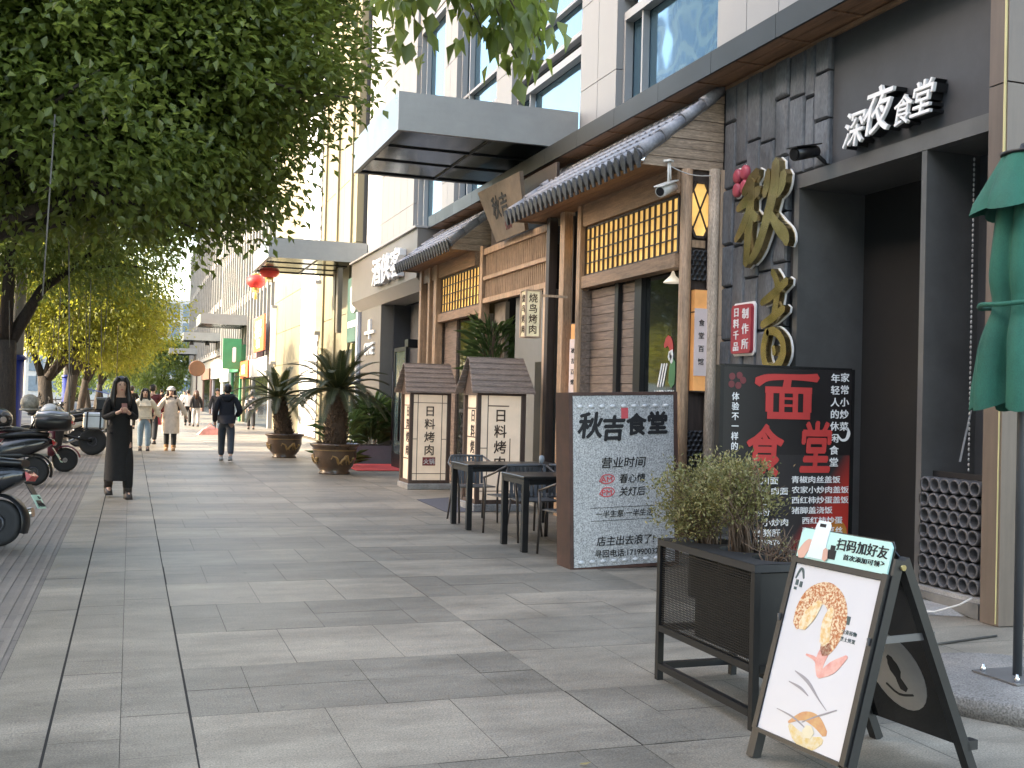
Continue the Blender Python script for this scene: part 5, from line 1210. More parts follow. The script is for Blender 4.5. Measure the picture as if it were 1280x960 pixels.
P = MB(); P.text('扫码加好友', FP(0.10, 0.975, 0.0085), (0, -1, 0), UF, 0.055, 0.002, 0.014, sx=1.0); P.text('首次添加可领', FP(0.11, 0.925, 0.0085), (0, -1, 0), UF, 0.026, 0.002, 0.006, sx=1.25)
P.text('>', FP(0.22, 0.93, 0.0085), (0, -1, 0), UF, 0.035, 0.002, 0.01); frect(P, -0.075, -0.03, 0.905, 0.945, 0.008, 0.002); frect(P, -0.065, -0.04, 0.945, 0.965, 0.008, 0.002)
P.build('lettering', MATS['black_letter'], af)
ph = MB(); ph.prism([(-0.185, 0.895), (-0.092, 0.895), (-0.088, 1.045), (-0.098, 1.062), (-0.158, 1.062), (-0.17, 1.045)], FP(0, 0, 0.009), (0, -1, 0), UF, 0.003); ph.build('printed_phone', M('phone_pale', (0.68, 0.76, 0.76), 0.4), af)
ph = MB(); frect(ph, -0.15, -0.115, 1.035, 1.05, 0.012, 0.001); ph.build('phone_notch', MATS['black_letter'], af)
P = MB(); P.stroke([(-0.225, 0.9, .05), (-0.20, 0.945, .045), (-0.185, 0.965, .03)], FP(0, 0, 0.0085), (0, -1, 0), UF, 0.002); P.stroke([(-0.08, 0.9, .03), (-0.087, 0.94, .025)], FP(0, 0, 0.0125), (0, -1, 0), UF, 0.001); P.build('printed_hand', M('print_skin', (0.62, 0.36, 0.27), 0.5), af)
# printed bagel
bag = M('print_bagel', (0.40, 0.11, 0.02), 0.45, col2=(0.70, 0.56, 0.36), vscale=85, ramp=(0.44, 0.58))
P = MB(); P.stroke([(-0.145, 0.60, .06), (-0.135, 0.66, .085), (-0.10, 0.725, .10), (-0.03, 0.76, .095), (0.035, 0.725, .10), (0.06, 0.65, .10), (0.045, 0.57, .085), (0.03, 0.52, .05)], FP(0, 0, 0.0085), (0, -1, 0), UF, 0.0012, n=6); P.build('printed_bagel', bag, af)
P = MB(); P.stroke([(-0.12, 0.60, .05), (-0.085, 0.66, .06), (-0.05, 0.715, .03)], FP(0, 0, 0.0102), (0, -1, 0), UF, 0.0008, n=5); P.stroke([(0.02, 0.56, .05), (0.01, 0.64, .05), (0.02, 0.70, .03)], FP(0, 0, 0.0102), (0, -1, 0), UF, 0.0008, n=5); P.build('printed_crumb', M('print_crumb', (0.66, 0.42, 0.16), 0.5, col2=(0.74, 0.62, 0.42), vscale=45, ramp=(0.42, 0.58)), af)
P = MB(); P.stroke([(0.04, 0.55, .05), (0.02, 0.48, .05), (0.03, 0.42, .02)], FP(0, 0, 0.0085), (0, -1, 0), UF, 0.0012); P.stroke([(0.03, 0.42, .02), (0.09, 0.47, .05), (0.15, 0.53, .015)], FP(0, 0, 0.0088), (0, -1, 0), UF, 0.0012); P.stroke([(-0.06, 0.49, .008), (0.0, 0.48, .02), (0.03, 0.43, .02)], FP(0, 0, 0.0088), (0, -1, 0), UF, 0.0012)
P.build('printed_ribbon', M('print_pink', (0.62, 0.25, 0.2), 0.5, col2=(0.75, 0.45, 0.38), vscale=20), af)
P = MB()
for s in ([(-0.10, 0.41, .004), (-0.02, 0.385, .016), (0.06, 0.33, .006), (0.11, 0.30, .003)], [(-0.12, 0.36, .004), (-0.05, 0.35, .012), (0.0, 0.33, .004)], [(-0.15, 0.235, .003), (-0.05, 0.225, .008), (0.03, 0.2, .003)], [(0.0, 0.22, .003), (0.08, 0.27, .006), (0.16, 0.315, .004)]): P.stroke(s, FP(0, 0, 0.0085), (0, -1, 0), UF, 0.001, n=4)
P.build('printed_brush_line', M('print_grey', (0.30, 0.28, 0.29), 0.5), af)
P = MB(); P.stroke([(-0.07, 0.20, .01), (0.0, 0.245, .035), (0.07, 0.245, .05), (0.13, 0.21, .03)], FP(0, 0, 0.0088), (0, -1, 0), UF, 0.001, n=5); P.build('printed_bread', M('print_crust', (0.50, 0.22, 0.10), 0.5, col2=(0.6, 0.38, 0.15), vscale=25), af)
P = MB(); P.stroke([(-0.06, 0.19, .02), (-0.01, 0.16, .05), (0.06, 0.15, .06), (0.12, 0.18, .03)], FP(0, 0, 0.0085), (0, -1, 0), UF, 0.001, n=5); P.build('printed_filling', M('print_fill', (0.62, 0.42, 0.10), 0.5, col2=(0.66, 0.60, 0.45), vscale=40), af)
P = MB(); P.lathe([(0.001, 0), (0.028, 0.0)], FP(0.05, 0.195, 0.0105), 16, 'x') if False else P.stroke([(0.03, 0.19, .05), (0.06, 0.195, .05)], FP(0, 0, 0.0098), (0, -1, 0), UF, 0.001); P.build('printed_egg', M('print_egg', (0.70, 0.62, 0.42), 0.5), af)
P = MB(); frect(P, 0.098, 0.125, 0.655, 0.69, 0.0085, 0.001); P.text('全麦谷物', FP(0.135, 0.625, 0.0085), (0, -1, 0), UF, 0.02, 0.001, 0.004); P.text('芝士贝果', FP(0.135, 0.595, 0.0085), (0, -1, 0), UF, 0.02, 0.001, 0.004)
P.stroke([(-0.22, 0.795, .008), (-0.205, 0.835, .012), (-0.19, 0.835, .012), (-0.175, 0.80, .008)], FP(0, 0, 0.0085), (0, -1, 0), UF, 0.001); frect(P, -0.215, -0.20, 0.765, 0.79, 0.0085, 0.001); frect(P, -0.19, -0.175, 0.76, 0.785, 0.0085, 0.001); frect(P, -0.217, -0.203, 0.745, 0.757, 0.0085, 0.001)
P.build('poster_lettering', M('print_ink', (0.06, 0.09, 0.09), 0.6), af)
# back panel, glossy black with a pale oval
UB = Vector((-(xb), 0, zt)).normalized(); nb_ = Vector((0, 1, 0)).cross(UB)     # faces inward / -X
P = MB(); ob_ = Vector((xb, 0, 0)) - UB.cross(Vector((0, 1, 0))) * 0.0
P.prism([(-0.235, 0.13), (0.235, 0.13), (0.235, 1.0), (0.2, 1.05), (-0.2, 1.05), (-0.235, 1.0)], Vector((xb + 0.012, 0, 0.004)), (0, -1, 0), UB, 0.006); P.build('back_panel', M('gloss_black', (0.0075, 0.0080, 0.0090), 0.12, var=0.1), af)
def oval(rx, ry, n=28): return [(rx * math.cos(2 * math.pi * k / n), ry * math.sin(2 * math.pi * k / n)) for k in range(n)]
P = MB(); c0 = Vector((xb + 0.012, 0, 0.004)) + UB * 0.42 + Vector((0, -1, 0)) * 0.0
nB = Vector((0, -1, 0)).cross(UB)
P.prism(oval(0.15, 0.19), c0 + nB * 0.0062, (0, -1, 0), UB, 0.002); P.build('oval_badge', M('badge_grey', (0.34, 0.33, 0.31), 0.4, dirt=0.3), af)
P = MB(); P.stroke([(-0.01, 0.07, .03), (0.0, 0.02, .06), (0.005, -0.03, .03), (0.02, -0.08, .05)], c0 + nB * 0.0083, (0, -1, 0), UB, 0.0015, wob=0.15); P.stroke([(-0.075, -0.08, .012), (-0.02, -0.118, .012), (0.06, -0.1, .01)], c0 + nB * 0.0083, (0, -1, 0), UB, 0.0015); P.build('badge_mark', MATS['black_letter'], af)
P = MB(); P.beam((-0.16, -hw + 0.0, 0.60), (0.21, -hw + 0.0, 0.60), 0.004, 0.03); P.beam((-0.16, hw, 0.60), (0.21, hw, 0.60), 0.004, 0.03); 
P.build('hinge_strap', M('strap_steel', (0.16, 0.16, 0.16), 0.35, 0.6), af)
P = MB()
for y in (-hw - 0.018, hw + 0.018): P.lathe([(0.012, -0.012), (0.012, 0.012)], (0.0, y, zt - 0.09), 10, 'y')
P.build('hinge_bolt', M('brass', (0.4, 0.33, 0.15), 0.35, 0.8), af)

# ------------------------------------------------------------------ folded green parasol
um = thing('folded_parasol', 'closed dark green market parasol on a grey pole', 'parasol', (4.53, 4.62, 0))
gcl = M('green_canvas', (0.016, 0.11, 0.072), 0.8, var=0.22, vscale=4, fine=0.12, fscale=220, stretch=(1, 1, 0.5), bump=0.6, bscale=9, dirt=0.25)
P = MB(); P.tube([(0, 0, 0.1), (0, 0, 2.95)], 0.024, 14); P.build('pole', M('pole_grey', (0.06, 0.065, 0.07), 0.45, 0.2), um)
def pleat(z0, z1, r0, r1, n=8, depth=0.35, rows=14, ph=0.0, sag=0.0, seed=1, tie=None):
    g = random.Random(seed); vs = []; fs = []; m_ = n * 8; off = [g.uniform(-0.25, 0.25) for _ in range(n)]; am = [g.uniform(0.7, 1.25) for _ in range(n)]
    for j in range(rows + 1):
        t = j / rows; z = lerp(z0, z1, t); rr = lerp(r0, r1, t)
        if tie is not None: rr *= 1 - 0.22 * math.exp(-((z - tie) / 0.12) ** 2)
        for k in range(m_):
            a = 2 * math.pi * k / m_; q = a / (2 * math.pi) * n; i = int(q) % n
            f = abs(math.sin(math.pi * (q + ph + 0.12 * math.sin(3 * t + off[i])))) ** 0.8
            d_ = rr * (1 - depth * (1 - f) * (0.4 + 0.6 * t if sag else 1) * am[i])
            zz = z - (sag * f if j == rows else 0) 
            vs.append((d_ * math.cos(a), d_ * math.sin(a), zz))
    for j in range(rows):
        for k in range(m_): fs.append((j * m_ + k, (j + 1) * m_ + k, (j + 1) * m_ + (k + 1) % m_, j * m_ + (k + 1) % m_))
    return MB().add(vs, fs, True)
P = pleat(2.80, 1.60, 0.13, 0.28, 7, 0.55, 26, 0.2, 0.07, 3, tie=2.1); c_ = P.build('canopy', gcl, um)
P = pleat(2.92, 2.63, 0.12, 0.285, 6, 0.22, 8, 0.2, 0.035, 5); P.add([(0.12 * math.cos(k * math.pi / 12), 0.12 * math.sin(k * math.pi / 12), 2.92) for k in range(24)], [tuple(range(24))]); P.build('vent_flap', gcl, um)
MB().lathe([(0.13, 2.915), (0.135, 2.93), (0.04, 2.945), (0.03, 2.98)], (0, 0, 0), 20).build('finial', MATS['dark_frame'], um)
P = MB(); P.tube([(0.222 * math.cos(k * math.pi / 16), 0.222 * math.sin(k * math.pi / 16), 2.1 + 0.004 * math.sin(k)) for k in range(33)], 0.014, 6, cap=False); P.build('tie_strap', gcl, um)
MB().lathe([(0.6, 0.0), (0.6, 0.085), (0.585, 0.105), (0.001, 0.11)], (0, 0, 0), 48).build('base', M('terrazzo', (0.2380, 0.2240, 0.2030), 0.8, var=0.15, fine=0.45, fscale=110, dirt=0.3, bump=0.2), um)
P = MB(); P.box(-0.16, 0.16, -0.16, 0.16, 0.112, 0.12); pl_ = P.build('base_plate', M('plate_steel', (0.2, 0.2, 0.2), 0.4, 0.5), um)
for sx_ in (-1, 1):
    for sy_ in (-1, 1): MB().lathe([(0.014, 0.12), (0.014, 0.14), (0.007, 0.145), (0.007, 0.16)], (sx_ * 0.12, sy_ * 0.12, 0), 6).build('bolt', MATS['chrome'], pl_)
tag(MB().tube([(3.9, 4.9, 0.01), (4.3, 5.5, 0.012), (4.9, 5.75, 0.012), (5.6, 5.9, 0.01)], 0.008, 5).build('cable', MATS['black_plastic']), 'dark cable lying across the paving behind the parasol base', 'cable')

# ------------------------------------------------------------------ lantern boxes
paper = M('lantern_white', (0.80, 0.64, 0.48), 0.65, var=0.1, vscale=3, emit=0.040); wdk = M('lantern_wood', (0.085, 0.055, 0.042), 0.6, var=0.3, stretch=(8, 8, 0.8), fine=0.2)
shg = M('shingle', (0.25, 0.195, 0.16), 0.75, var=0.35, vscale=5, stretch=(0.8, 8, 8), fine=0.3, fscale=30, bump=0.3)
def lantern_box(label, loc, grid, sealtxt):
    t = thing('lantern_box', label, 'lantern', loc, 0, 'standing lantern boxes with shingled roofs'); h = 0.325
    MB().bbox(-0.38, 0.38, -0.36, 0.36, 0, 0.10, 0.01).build('plinth', MATS['concrete'], t)
    P = MB()
    for x in (-h, h):
        for y in (-0.3, 0.3): P.box(x - 0.03, x + 0.03, y - 0.03, y + 0.03, 0.1, 1.64)
    for z in (0.1, 1.59):
        for y in (-0.3, 0.3): P.box(-h + 0.031, h - 0.031, y - 0.025, y + 0.025, z, z + 0.055)
        for x in (-h, h): P.box(x - 0.025, x + 0.025, -0.269, 0.269, z, z + 0.055)
    P.build('frame', wdk, t)
    MB().box(-h + 0.02, h - 0.02, -0.285, 0.285, 0.13, 1.62).build('shade', paper, t)
    P = MB(); f = -0.293
    for (x0_, x1_, z0_, z1_) in grid: P.box(x0_, x1_, f, -0.285, z0_, z1_)
    for z in (0.5, 1.0, 1.4): P.box(-h + 0.012, -h + 0.019, -0.27, 0.27, z, z + 0.015)
    P.build('lattice', wdk, t)
    P = MB(); P.text('日料烤肉', (0.0, f, 0.99), (1, 0, 0), UP, 0.19, 0.004, 0.012, vertical=True, step=1.15); P.text('日料烤肉', (-h + 0.018, 0.0, 0.98), RS, UP, 0.19, 0.004, 0.012, vertical=True, step=1.15)
    P.build('lettering', M('brown_black', (0.05, 0.03, 0.022), 0.7), t)
    if sealtxt:
        MB().box(-0.11, 0.11, f - 0.004, f + 0.003, 0.40, 0.54).build('seal', M('seal_brown', (0.25, 0.05, 0.05), 0.6), t)
        P = MB(); P.text('火锅', (0, f - 0.006, 0.47), (1, 0, 0), UP, 0.10, 0.003, 0.01); P.build('seal_lettering', MATS['white_letter'], t)
    P = MB(); a = Vector((0, -0.42, 1.62)); b_ = Vector((0, -0.05, 2.10)); n = 6
    for k in range(n):
        p = a.lerp(b_, k / n); q = a.lerp(b_, (k + 1.12) / n)
        for s_ in (1, -1):
            wv = lerp(0.455, 0.40, k / n)
            P.add([(-wv, s_ * p.y, p.z), (wv, s_ * p.y, p.z), (wv, s_ * q.y, q.z - 0.016), (-wv, s_ * q.y, q.z - 0.016), (-wv, s_ * p.y, p.z + 0.028), (wv, s_ * p.y, p.z + 0.028), (wv, s_ * q.y, q.z + 0.004), (-wv, s_ * q.y, q.z + 0.004)],
                  [(0, 3, 2, 1), (4, 5, 6, 7), (0, 1, 5, 4), (1, 2, 6, 5), (2, 3, 7, 6), (3, 0, 4, 7)] if s_ == 1 else [(0, 1, 2, 3), (4, 7, 6, 5), (0, 4, 5, 1), (1, 5, 6, 2), (2, 6, 7, 3), (3, 7, 4, 0)])
    P.box(-0.40, 0.40, -0.05, 0.05, 2.10, 2.125); P.build('roof', shg, t)
    P = MB()
    for x in (-0.345, 0.325): P.hull([(x, -0.37, 1.645), (x + 0.02, -0.37, 1.645), (x, 0.37, 1.645), (x + 0.02, 0.37, 1.645), (x, 0.04, 2.07), (x + 0.02, 0.04, 2.07), (x, -0.04, 2.07), (x + 0.02, -0.04, 2.07)])
    P.build('gable', wdk, t)
    return t
g1 = [(-0.215, -0.205, 0.155, 1.59), (0.205, 0.215, 0.155, 1.59), (-0.295, 0.295, 1.45, 1.46), (-0.295, -0.215, 0.84, 0.85), (0.215, 0.295, 0.84, 0.85), (-0.295, 0.295, 0.26, 0.27)]
g2 = [(-0.19, -0.18, 0.155, 1.59), (-0.18, 0.12, 1.44, 1.455), (0.14, 0.15, 0.5, 1.0), (-0.295, -0.19, 0.86, 0.87), (-0.295, 0.295, 0.27, 0.28)]
lantern_box('white lantern box with shingled roof and a small red seal, nearer the cycads', (4.77, 18.05, 0), g1, True)
lantern_box('bigger looking white lantern box with shingled roof, behind the black tables', (4.83, 14.52, 0), g2, False)

# ------------------------------------------------------------------ tables and chairs
tb = M('table_black', (0.0112, 0.0120, 0.0124), 0.35, var=0.15, coat=0.1)
def table(label, loc):
    t = thing('cafe_table', label, 'table', loc, 0, 'black pavement tables'); L_, W_ = 1.25, 0.70
    MB().bbox(0, L_, 0, W_, 0.735, 0.765, 0.004).build('tabletop', tb, t); MB().box(0.03, L_ - 0.03, 0.03, 0.055, 0.68, 0.733).box(0.03, L_ - 0.03, W_ - 0.055, W_ - 0.03, 0.68, 0.733).box(0.005, 0.03, 0.06, W_ - 0.06, 0.68, 0.733).box(L_ - 0.03, L_ - 0.005, 0.06, W_ - 0.06, 0.68, 0.733).build('apron', tb, t)
    for x in (0.0, L_ - 0.07):
        for y in (0.0, W_ - 0.07): MB().bbox(x + 0.002, x + 0.066, y + 0.002, y + 0.066, 0, 0.734, 0.004).build('leg', tb, t)
table('farther black pavement table, in front of the bigger lantern box', (3.74, 12.16, 0)); table('nearer black pavement table, partly behind the opening hours board', (3.75, 10.28, 0))
cm = M('chair_plastic', (0.10, 0.105, 0.11), 0.42, var=0.12); cmt = M('chair_metal', (0.11, 0.095, 0.085), 0.35, 0.5)
def chair(label, loc, rz):
    """local: seat faces +Y, back at -Y"""
    t = thing('cafe_chair', label, 'chair', loc, rz, 'grey slatted pavement chairs')
    P = MB(); P.hull([(x, y, z) for x, y in ((-0.22, -0.2), (0.22, -0.2), (0.23, 0.2), (-0.23, 0.2)) for z in (0.435, 0.45)] + [(0, 0.235, 0.435), (0, 0.235, 0.445)]); P.build('seat', cm, t)
    P = MB()
    for k in range(9):
        u = -0.19 + k * 0.0475; c = 0.06 * (1 - (u / 0.2) ** 2)
        P.beam((u, -0.20 - c * 0.6, 0.455), (u * 1.06, -0.26 - c, 0.80), 0.034, 0.008, up=(0, 1, 0.15))
    P.tube([(u * 1.1 * 0.2, -0.26 - 0.06 * (1 - (u) ** 2), 0.805) for u in [x / 5 for x in range(-5, 6)]], 0.014, 8); P.build('backrest', cm, t)
    P = MB()
    for s_ in (-1, 1): P.tube([(s_ * 0.22, -0.25, 0.80), (s_ * 0.29, -0.12, 0.72), (s_ * 0.30, 0.08, 0.66), (s_ * 0.28, 0.19, 0.64)], 0.013, 8)
    P.build('armrest', cmt, t)
    for s_ in (-1, 1):
        MB().tube([(s_ * 0.28, 0.19, 0.64), (s_ * 0.255, 0.20, 0.44), (s_ * 0.25, 0.24, 0.0)], [0.013, 0.014, 0.012], 8).build('leg', cmt, t)
        MB().tube([(s_ * 0.21, -0.19, 0.44), (s_ * 0.235, -0.28, 0.0)], [0.014, 0.012], 8).build('leg', cmt, t)
    return t
chair('grey slatted chair between the tables with its back to the camera', (4.15, 11.72, 0), R(8))
chair('grey slatted chair facing the camera, pushed under the nearer table', (4.22, 11.22, 0), R(178))
chair('grey slatted chair on the far side of the farther table', (4.1, 13.1, 0), R(182))
chair('grey slatted chair at the right end of the farther table, by the timber posts', (4.75, 11.75, 0), R(-6))
chair('brown legged chair half hidden by the opening hours board', (4.18, 10.02, 0), R(12))
tag(MB().lathe([(0.03, 0.0), (0.035, 0.05), (0.03, 0.09), (0.012, 0.1)], (4.75, 12.4, 0.768), 12).build('sauce_jar', M('jar_glass', (0.35, 0.38, 0.4), 0.2)), 'small glass jar on the farther black table', 'jar')

# ------------------------------------------------------------------ cycads in glazed pots
glz = M('pot_glaze', (0.085, 0.052, 0.03), 0.3, var=0.35, vscale=4, coat=0.3); drg = M('pot_relief', (0.30, 0.19, 0.07), 0.45, var=0.2)
def cycad(label, loc, s, lean, hgt, nfr, seed, rl):
    t = thing('potted_cycad', label, 'potted plant', loc, 0, 'cycads in brown glazed pots'); g = random.Random(seed)
    P = MB(); P.lathe([(0.30, 0), (0.31, 0.03), (0.27, 0.05), (0.36, 0.16), (0.43, 0.34), (0.42, 0.48), (0.44, 0.53), (0.49, 0.56), (0.49, 0.60), (0.44, 0.60), (0.40, 0.52), (0.001, 0.50)], (0, 0, 0), 40); P.v = [(a * s, b * s, c * s) for a, b, c in P.v]; P.build('pot', glz, t)
    P = MB()
    def onpot(a, z):
        r_ = s * (np.interp(z, [0.05, 0.16, 0.34, 0.48], [0.27, 0.36, 0.43, 0.42]) + 0.012); return (r_ * math.cos(a), r_ * math.sin(a), z * s)
    for a0 in (-1.9, 0.3, 2.5):
        pts = [onpot(a0 + k * 0.075, 0.30 + 0.07 * math.sin(k * 0.85) + 0.02 * math.sin(k * 2.1)) for k in range(16)]
        P.tube(pts, [0.008 + 0.016 * math.sin(math.pi * (k + 0.5) / 16) for k in range(16)], 6)
        for k in (3, 6, 9, 12): q = pts[k]; P.tube([q, onpot(a0 + k * 0.075 + 0.07, 0.20 + 0.03 * (k % 2)), onpot(a0 + k * 0.075 + 0.13, 0.19)], [0.012, 0.009, 0.004], 5)
        P.ell(pts[15], (0.035, 0.035, 0.03), 8, 6)
    P.tube([onpot(k * 2 * math.pi / 40, 0.47) for k in range(41)], 0.008, 5, cap=False); P.build('dragon_relief', drg, t)
    tr = MB(); path = [Vector((0, 0, 0.45 * s)), Vector((lean * 0.25, 0, 0.45 * s + hgt * 0.35)), Vector((lean * 0.75, 0, 0.45 * s + hgt * 0.7)), Vector((lean, 0, 0.45 * s + hgt))]
    tr.tube(path, [0.23 * s, 0.20 * s, 0.18 * s, 0.16 * s], 14)
    for k in range(330):                                                    # leaf-base scales
        u = g.random() * 3; i = min(2, int(u)); p = path[i].lerp(path[i + 1], u - i); a = g.uniform(0, 6.28); rr = (0.235 - 0.07 * u / 3) * s
        if u < 0.45: rr *= g.uniform(1.0, 1.75)
        q = p + Vector((math.cos(a) * rr, math.sin(a) * rr, 0)); e_ = q + Vector((math.cos(a) * 0.055, math.sin(a) * 0.055, g.uniform(0.02, 0.07)))
        sd = Vector((-math.sin(a), math.cos(a), 0)) * 0.03; tr.add([q + sd, q - sd, e_, q + Vector((0, 0, -0.04))], [(0, 1, 2), (1, 3, 2), (3, 0, 2)])
    tr.build('trunk', M('cycad_bark', (0.075, 0.05, 0.032), 0.9, var=0.4, vscale=20, bump=0.8), t)
    top = path[-1]; V = []; F = []; rm = MB()
    for k in range(nfr):
        a = k * 2.39996 + g.uniform(-0.2, 0.2); el = lerp(1.42, -0.12, (k / nfr) ** 0.8) + g.uniform(-0.1, 0.1); L_ = rl * g.uniform(0.85, 1.1) * (0.8 if el > 1.2 else 1)
        d_ = Vector((math.cos(a) * math.cos(el), math.sin(a) * math.cos(el), math.sin(el))); p = top + Vector((math.cos(a), math.sin(a), 0)) * 0.08; pts = [p.copy()]; n = 16
        for i in range(n):
            d_ = (d_ + Vector((0, 0, -0.055 - 0.05 * math.cos(el) * i / n))).normalized(); p = p + d_ * (L_ / n); pts.append(p.copy())
        rm.tube(pts, [0.011 * (1 - 0.75 * i / n) for i in range(n + 1)], 5)
        for i in range(2, n * 3):
            u = i / (n * 3) * n; j = min(n - 1, int(u)); q = pts[j].lerp(pts[j + 1], u - j); tg = (pts[j + 1] - pts[j]).normalized(); sd = tg.cross(Vector((0, 0, 1)))
            if sd.length < 0.05: sd = tg.cross(Vector((math.sin(a), -math.cos(a), 0)))
            sd.normalize(); upv = sd.cross(tg); ll = 0.17 * s * math.sin(math.pi * (0.12 + 0.80 * u / n)) ** 0.7
            for s_ in (-1, 1):
                dd = (sd * s_ * 0.86 + tg * 0.5 + upv * 0.28).normalized(); w_l = 0.0115 * s
                kk = len(V); V += [q + tg * w_l, q - tg * w_l, q + dd * ll * 0.7 - tg * w_l * 0.6, q + dd * ll + Vector((0, 0, -0.015)), q + dd * ll * 0.7 + tg * w_l * 0.6]; F += [(kk, kk + 1, kk + 2), (kk, kk + 2, kk + 4), (kk + 4, kk + 2, kk + 3)]
    rm.build('frond_stalk', M('frond_stalk_m', (0.10, 0.10, 0.035), 0.6), t)
    leaf_obj('frond', MATS['leaf_palm'], t, np.array([tuple(v) for v in V]), np.array(F), np.random.default_rng(seed).uniform(0.1, 0.9, len(F)))
cycad('bigger cycad in a brown dragon pot beside the red mat', (3.84, 21.45, 0), 1.0, 0.02, 1.20, 44, 5, 1.12)
cycad('smaller leaning cycad in a brown dragon pot farther along', (3.6, 27.05, 0), 0.97, -0.16, 1.02, 34, 9, 1.1)
pb = thing('planter_box', 'low grey planter box behind the big cycad', 'planter', (5.3, 24.9, 0)); MB().box(-0.45, 0.4, -0.35, 0.35, 0, 0.42).build('box', M('box_grey', (0.16, 0.16, 0.17), 0.6), pb); MB().box(-0.42, 0.37, -0.32, 0.32, 0.421, 0.43).build('soil', MATS['soil'], pb)
def strap_plant(label, loc, n, L_, seed, mat, wd=0.03, name='leafy_plant'):
    t = thing(name, label, 'plant', loc); g = random.Random(seed); V = []; F = []
    for k in range(n):
        a = g.uniform(0, 6.28); r_ = 0.28 * math.sqrt(g.random()); p = Vector((r_ * math.cos(a), r_ * math.sin(a), 0)); z = g.uniform(0, 0.8 * L_) ; p.z = z; el = g.uniform(0.3, 1.3); d_ = Vector((math.cos(a) * math.cos(el), math.sin(a) * math.cos(el), math.sin(el))); l = g.uniform(0.5, 1.0) * L_ * 0.5; sd = Vector((-math.sin(a), math.cos(a), 0)) * wd
        q = p + d_ * l * 0.55; e_ = p + d_ * l + Vector((0, 0, -0.25 * l)); kk = len(V); V += [p, q + sd, e_, q - sd]; F += [(kk, kk + 1, kk + 2), (kk, kk + 2, kk + 3)]
    leaf_obj('foliage', mat, t, np.array([tuple(v) for v in V]), np.array(F), np.random.default_rng(seed).uniform(0.2, 1, len(F)))
    sm = MB()
    for k in range(10): a = g.uniform(0, 6.28); sm.tube([(0.1 * math.cos(a), 0.1 * math.sin(a), 0), (0.2 * math.cos(a), 0.2 * math.sin(a), L_ * 0.8)], 0.008, 5)
    sm.build('stem', MATS['stem_brown'], t)
strap_plant('bushy green plant growing in the grey planter box', (5.3, 24.9, 0.43), 520, 1.15, 3, MATS['leaf_bamboo'])
strap_plant('small leafy plant left of the big cycad trunk', (4.35, 23.6, 0.0), 120, 1.3, 4, MATS['leaf_bamboo'], 0.02)
strap_plant('spiky bamboo plant standing in the entrance above the lantern roof', (5.5, 16.7, 1.95), 420, 0.95, 6, MATS['leaf_bamboo'], 0.013)
tag(MB().lathe([(0.22, 0), (0.26, 1.2), (0.28, 1.95)], (5.5, 16.7, 0), 16).build('plant_pot', MATS['plaster_dark']), 'tall dark pot under the bamboo plant in the entrance', 'pot')

# ------------------------------------------------------------------ red paper lanterns
red = M('lantern_red', (0.62, 0.03, 0.025), 0.55, var=0.15, emit=0.000)
for i, (x, y, z, lab) in enumerate(((4.0, 34.7, 5.42, 'upper right red paper lantern with gold fringe'), (4.0, 38.6, 5.45, 'lower left red paper lantern with gold tassel'))):
    t = thing('paper_lantern', lab, 'lantern', (x, y, z), 0, 'red paper lanterns hung along the street'); P = MB(); vs = []; fs = []; n = 32; m_ = 12
    for j in range(m_ + 1):
        p = math.pi * (0.12 + 0.76 * j / m_)
        for k in range(n): rr = 0.32 * math.sin(p) * (1 - 0.03 * (k % 2)); a = 2 * math.pi * k / n; vs.append((rr * math.cos(a), rr * math.sin(a), 0.25 * math.cos(p)))
    for j in range(m_):
        for k in range(n): fs.append((j * n + k, (j + 1) * n + k, (j + 1) * n + (k + 1) % n, j * n + (k + 1) % n))
    P.add(vs, fs, True); P.build('shade', red, t)
    MB().lathe([(0.13, 0.22), (0.13, 0.27), (0.02, 0.28)], (0, 0, 0), 16).lathe([(0.13, -0.27), (0.13, -0.22)], (0, 0, 0), 16).build('cap', M('lantern_gold', (0.6, 0.42, 0.1), 0.5), t)
    P = MB()
    for k in range(18): a = k * 0.349; P.tube([(0.11 * math.cos(a), 0.11 * math.sin(a), -0.26), (0.115 * math.cos(a), 0.115 * math.sin(a), -0.38)], 0.006, 4)
    if i: P.tube([(0, 0, -0.26), (0, 0, -0.62)], [0.03, 0.05], 8)
    P.build('tassel', MATS['lantern_gold'], t)
    MB().tube([(0, 0, 0.27), (0, 0, 0.72)], 0.008, 5).tube([(0, 0, 0.72), (2.05, 0, 0.78)], 0.012, 5).build('hanger', MATS['black_metal'], t)

# ------------------------------------------------------------------ lamp posts with blue feet
def lamp_post(label, loc, lean=0.0, blue=2.15):
    t = thing('lamp_post', label, 'lamp post', loc, 0, 'grey lamp posts with blue feet', 0, lean)
    MB().lathe([(0.20, 0.0), (0.20, 0.06), (0.165, 0.08), (0.16, blue)], (0, 0, 0), 20).lathe([(0.19, blue + 0.002), (0.20, blue + 0.05), (0.15, blue + 0.11)], (0, 0, 0), 20).build('foot', M('blue_paint', (0.018, 0.035, 0.24), 0.45, var=0.15, dirt=0.2), t)
    MB().lathe([(0.13, blue + 0.1), (0.115, 4.5), (0.09, 8.5)], (0, 0, 0), 18).build('shaft', M('post_grey', (0.42, 0.41, 0.38), 0.6, var=0.12, dirt=0.3), t)
    MB().tube([(0, 0, 8.4), (0.2, 0, 8.8), (1.5, 0, 9.0)], 0.05, 8).build('arm', MATS['post_grey'], t); MB().hull([(1.3, -0.12, 8.95), (2.0, -0.12, 9.0), (1.3, 0.12, 8.95), (2.0, 0.12, 9.0), (1.4, -0.08, 9.1), (1.9, 0.08, 9.1), (1.4, 0.08, 9.1), (1.9, -0.08, 9.1)]).build('lamp_head', MATS['post_grey'], t)
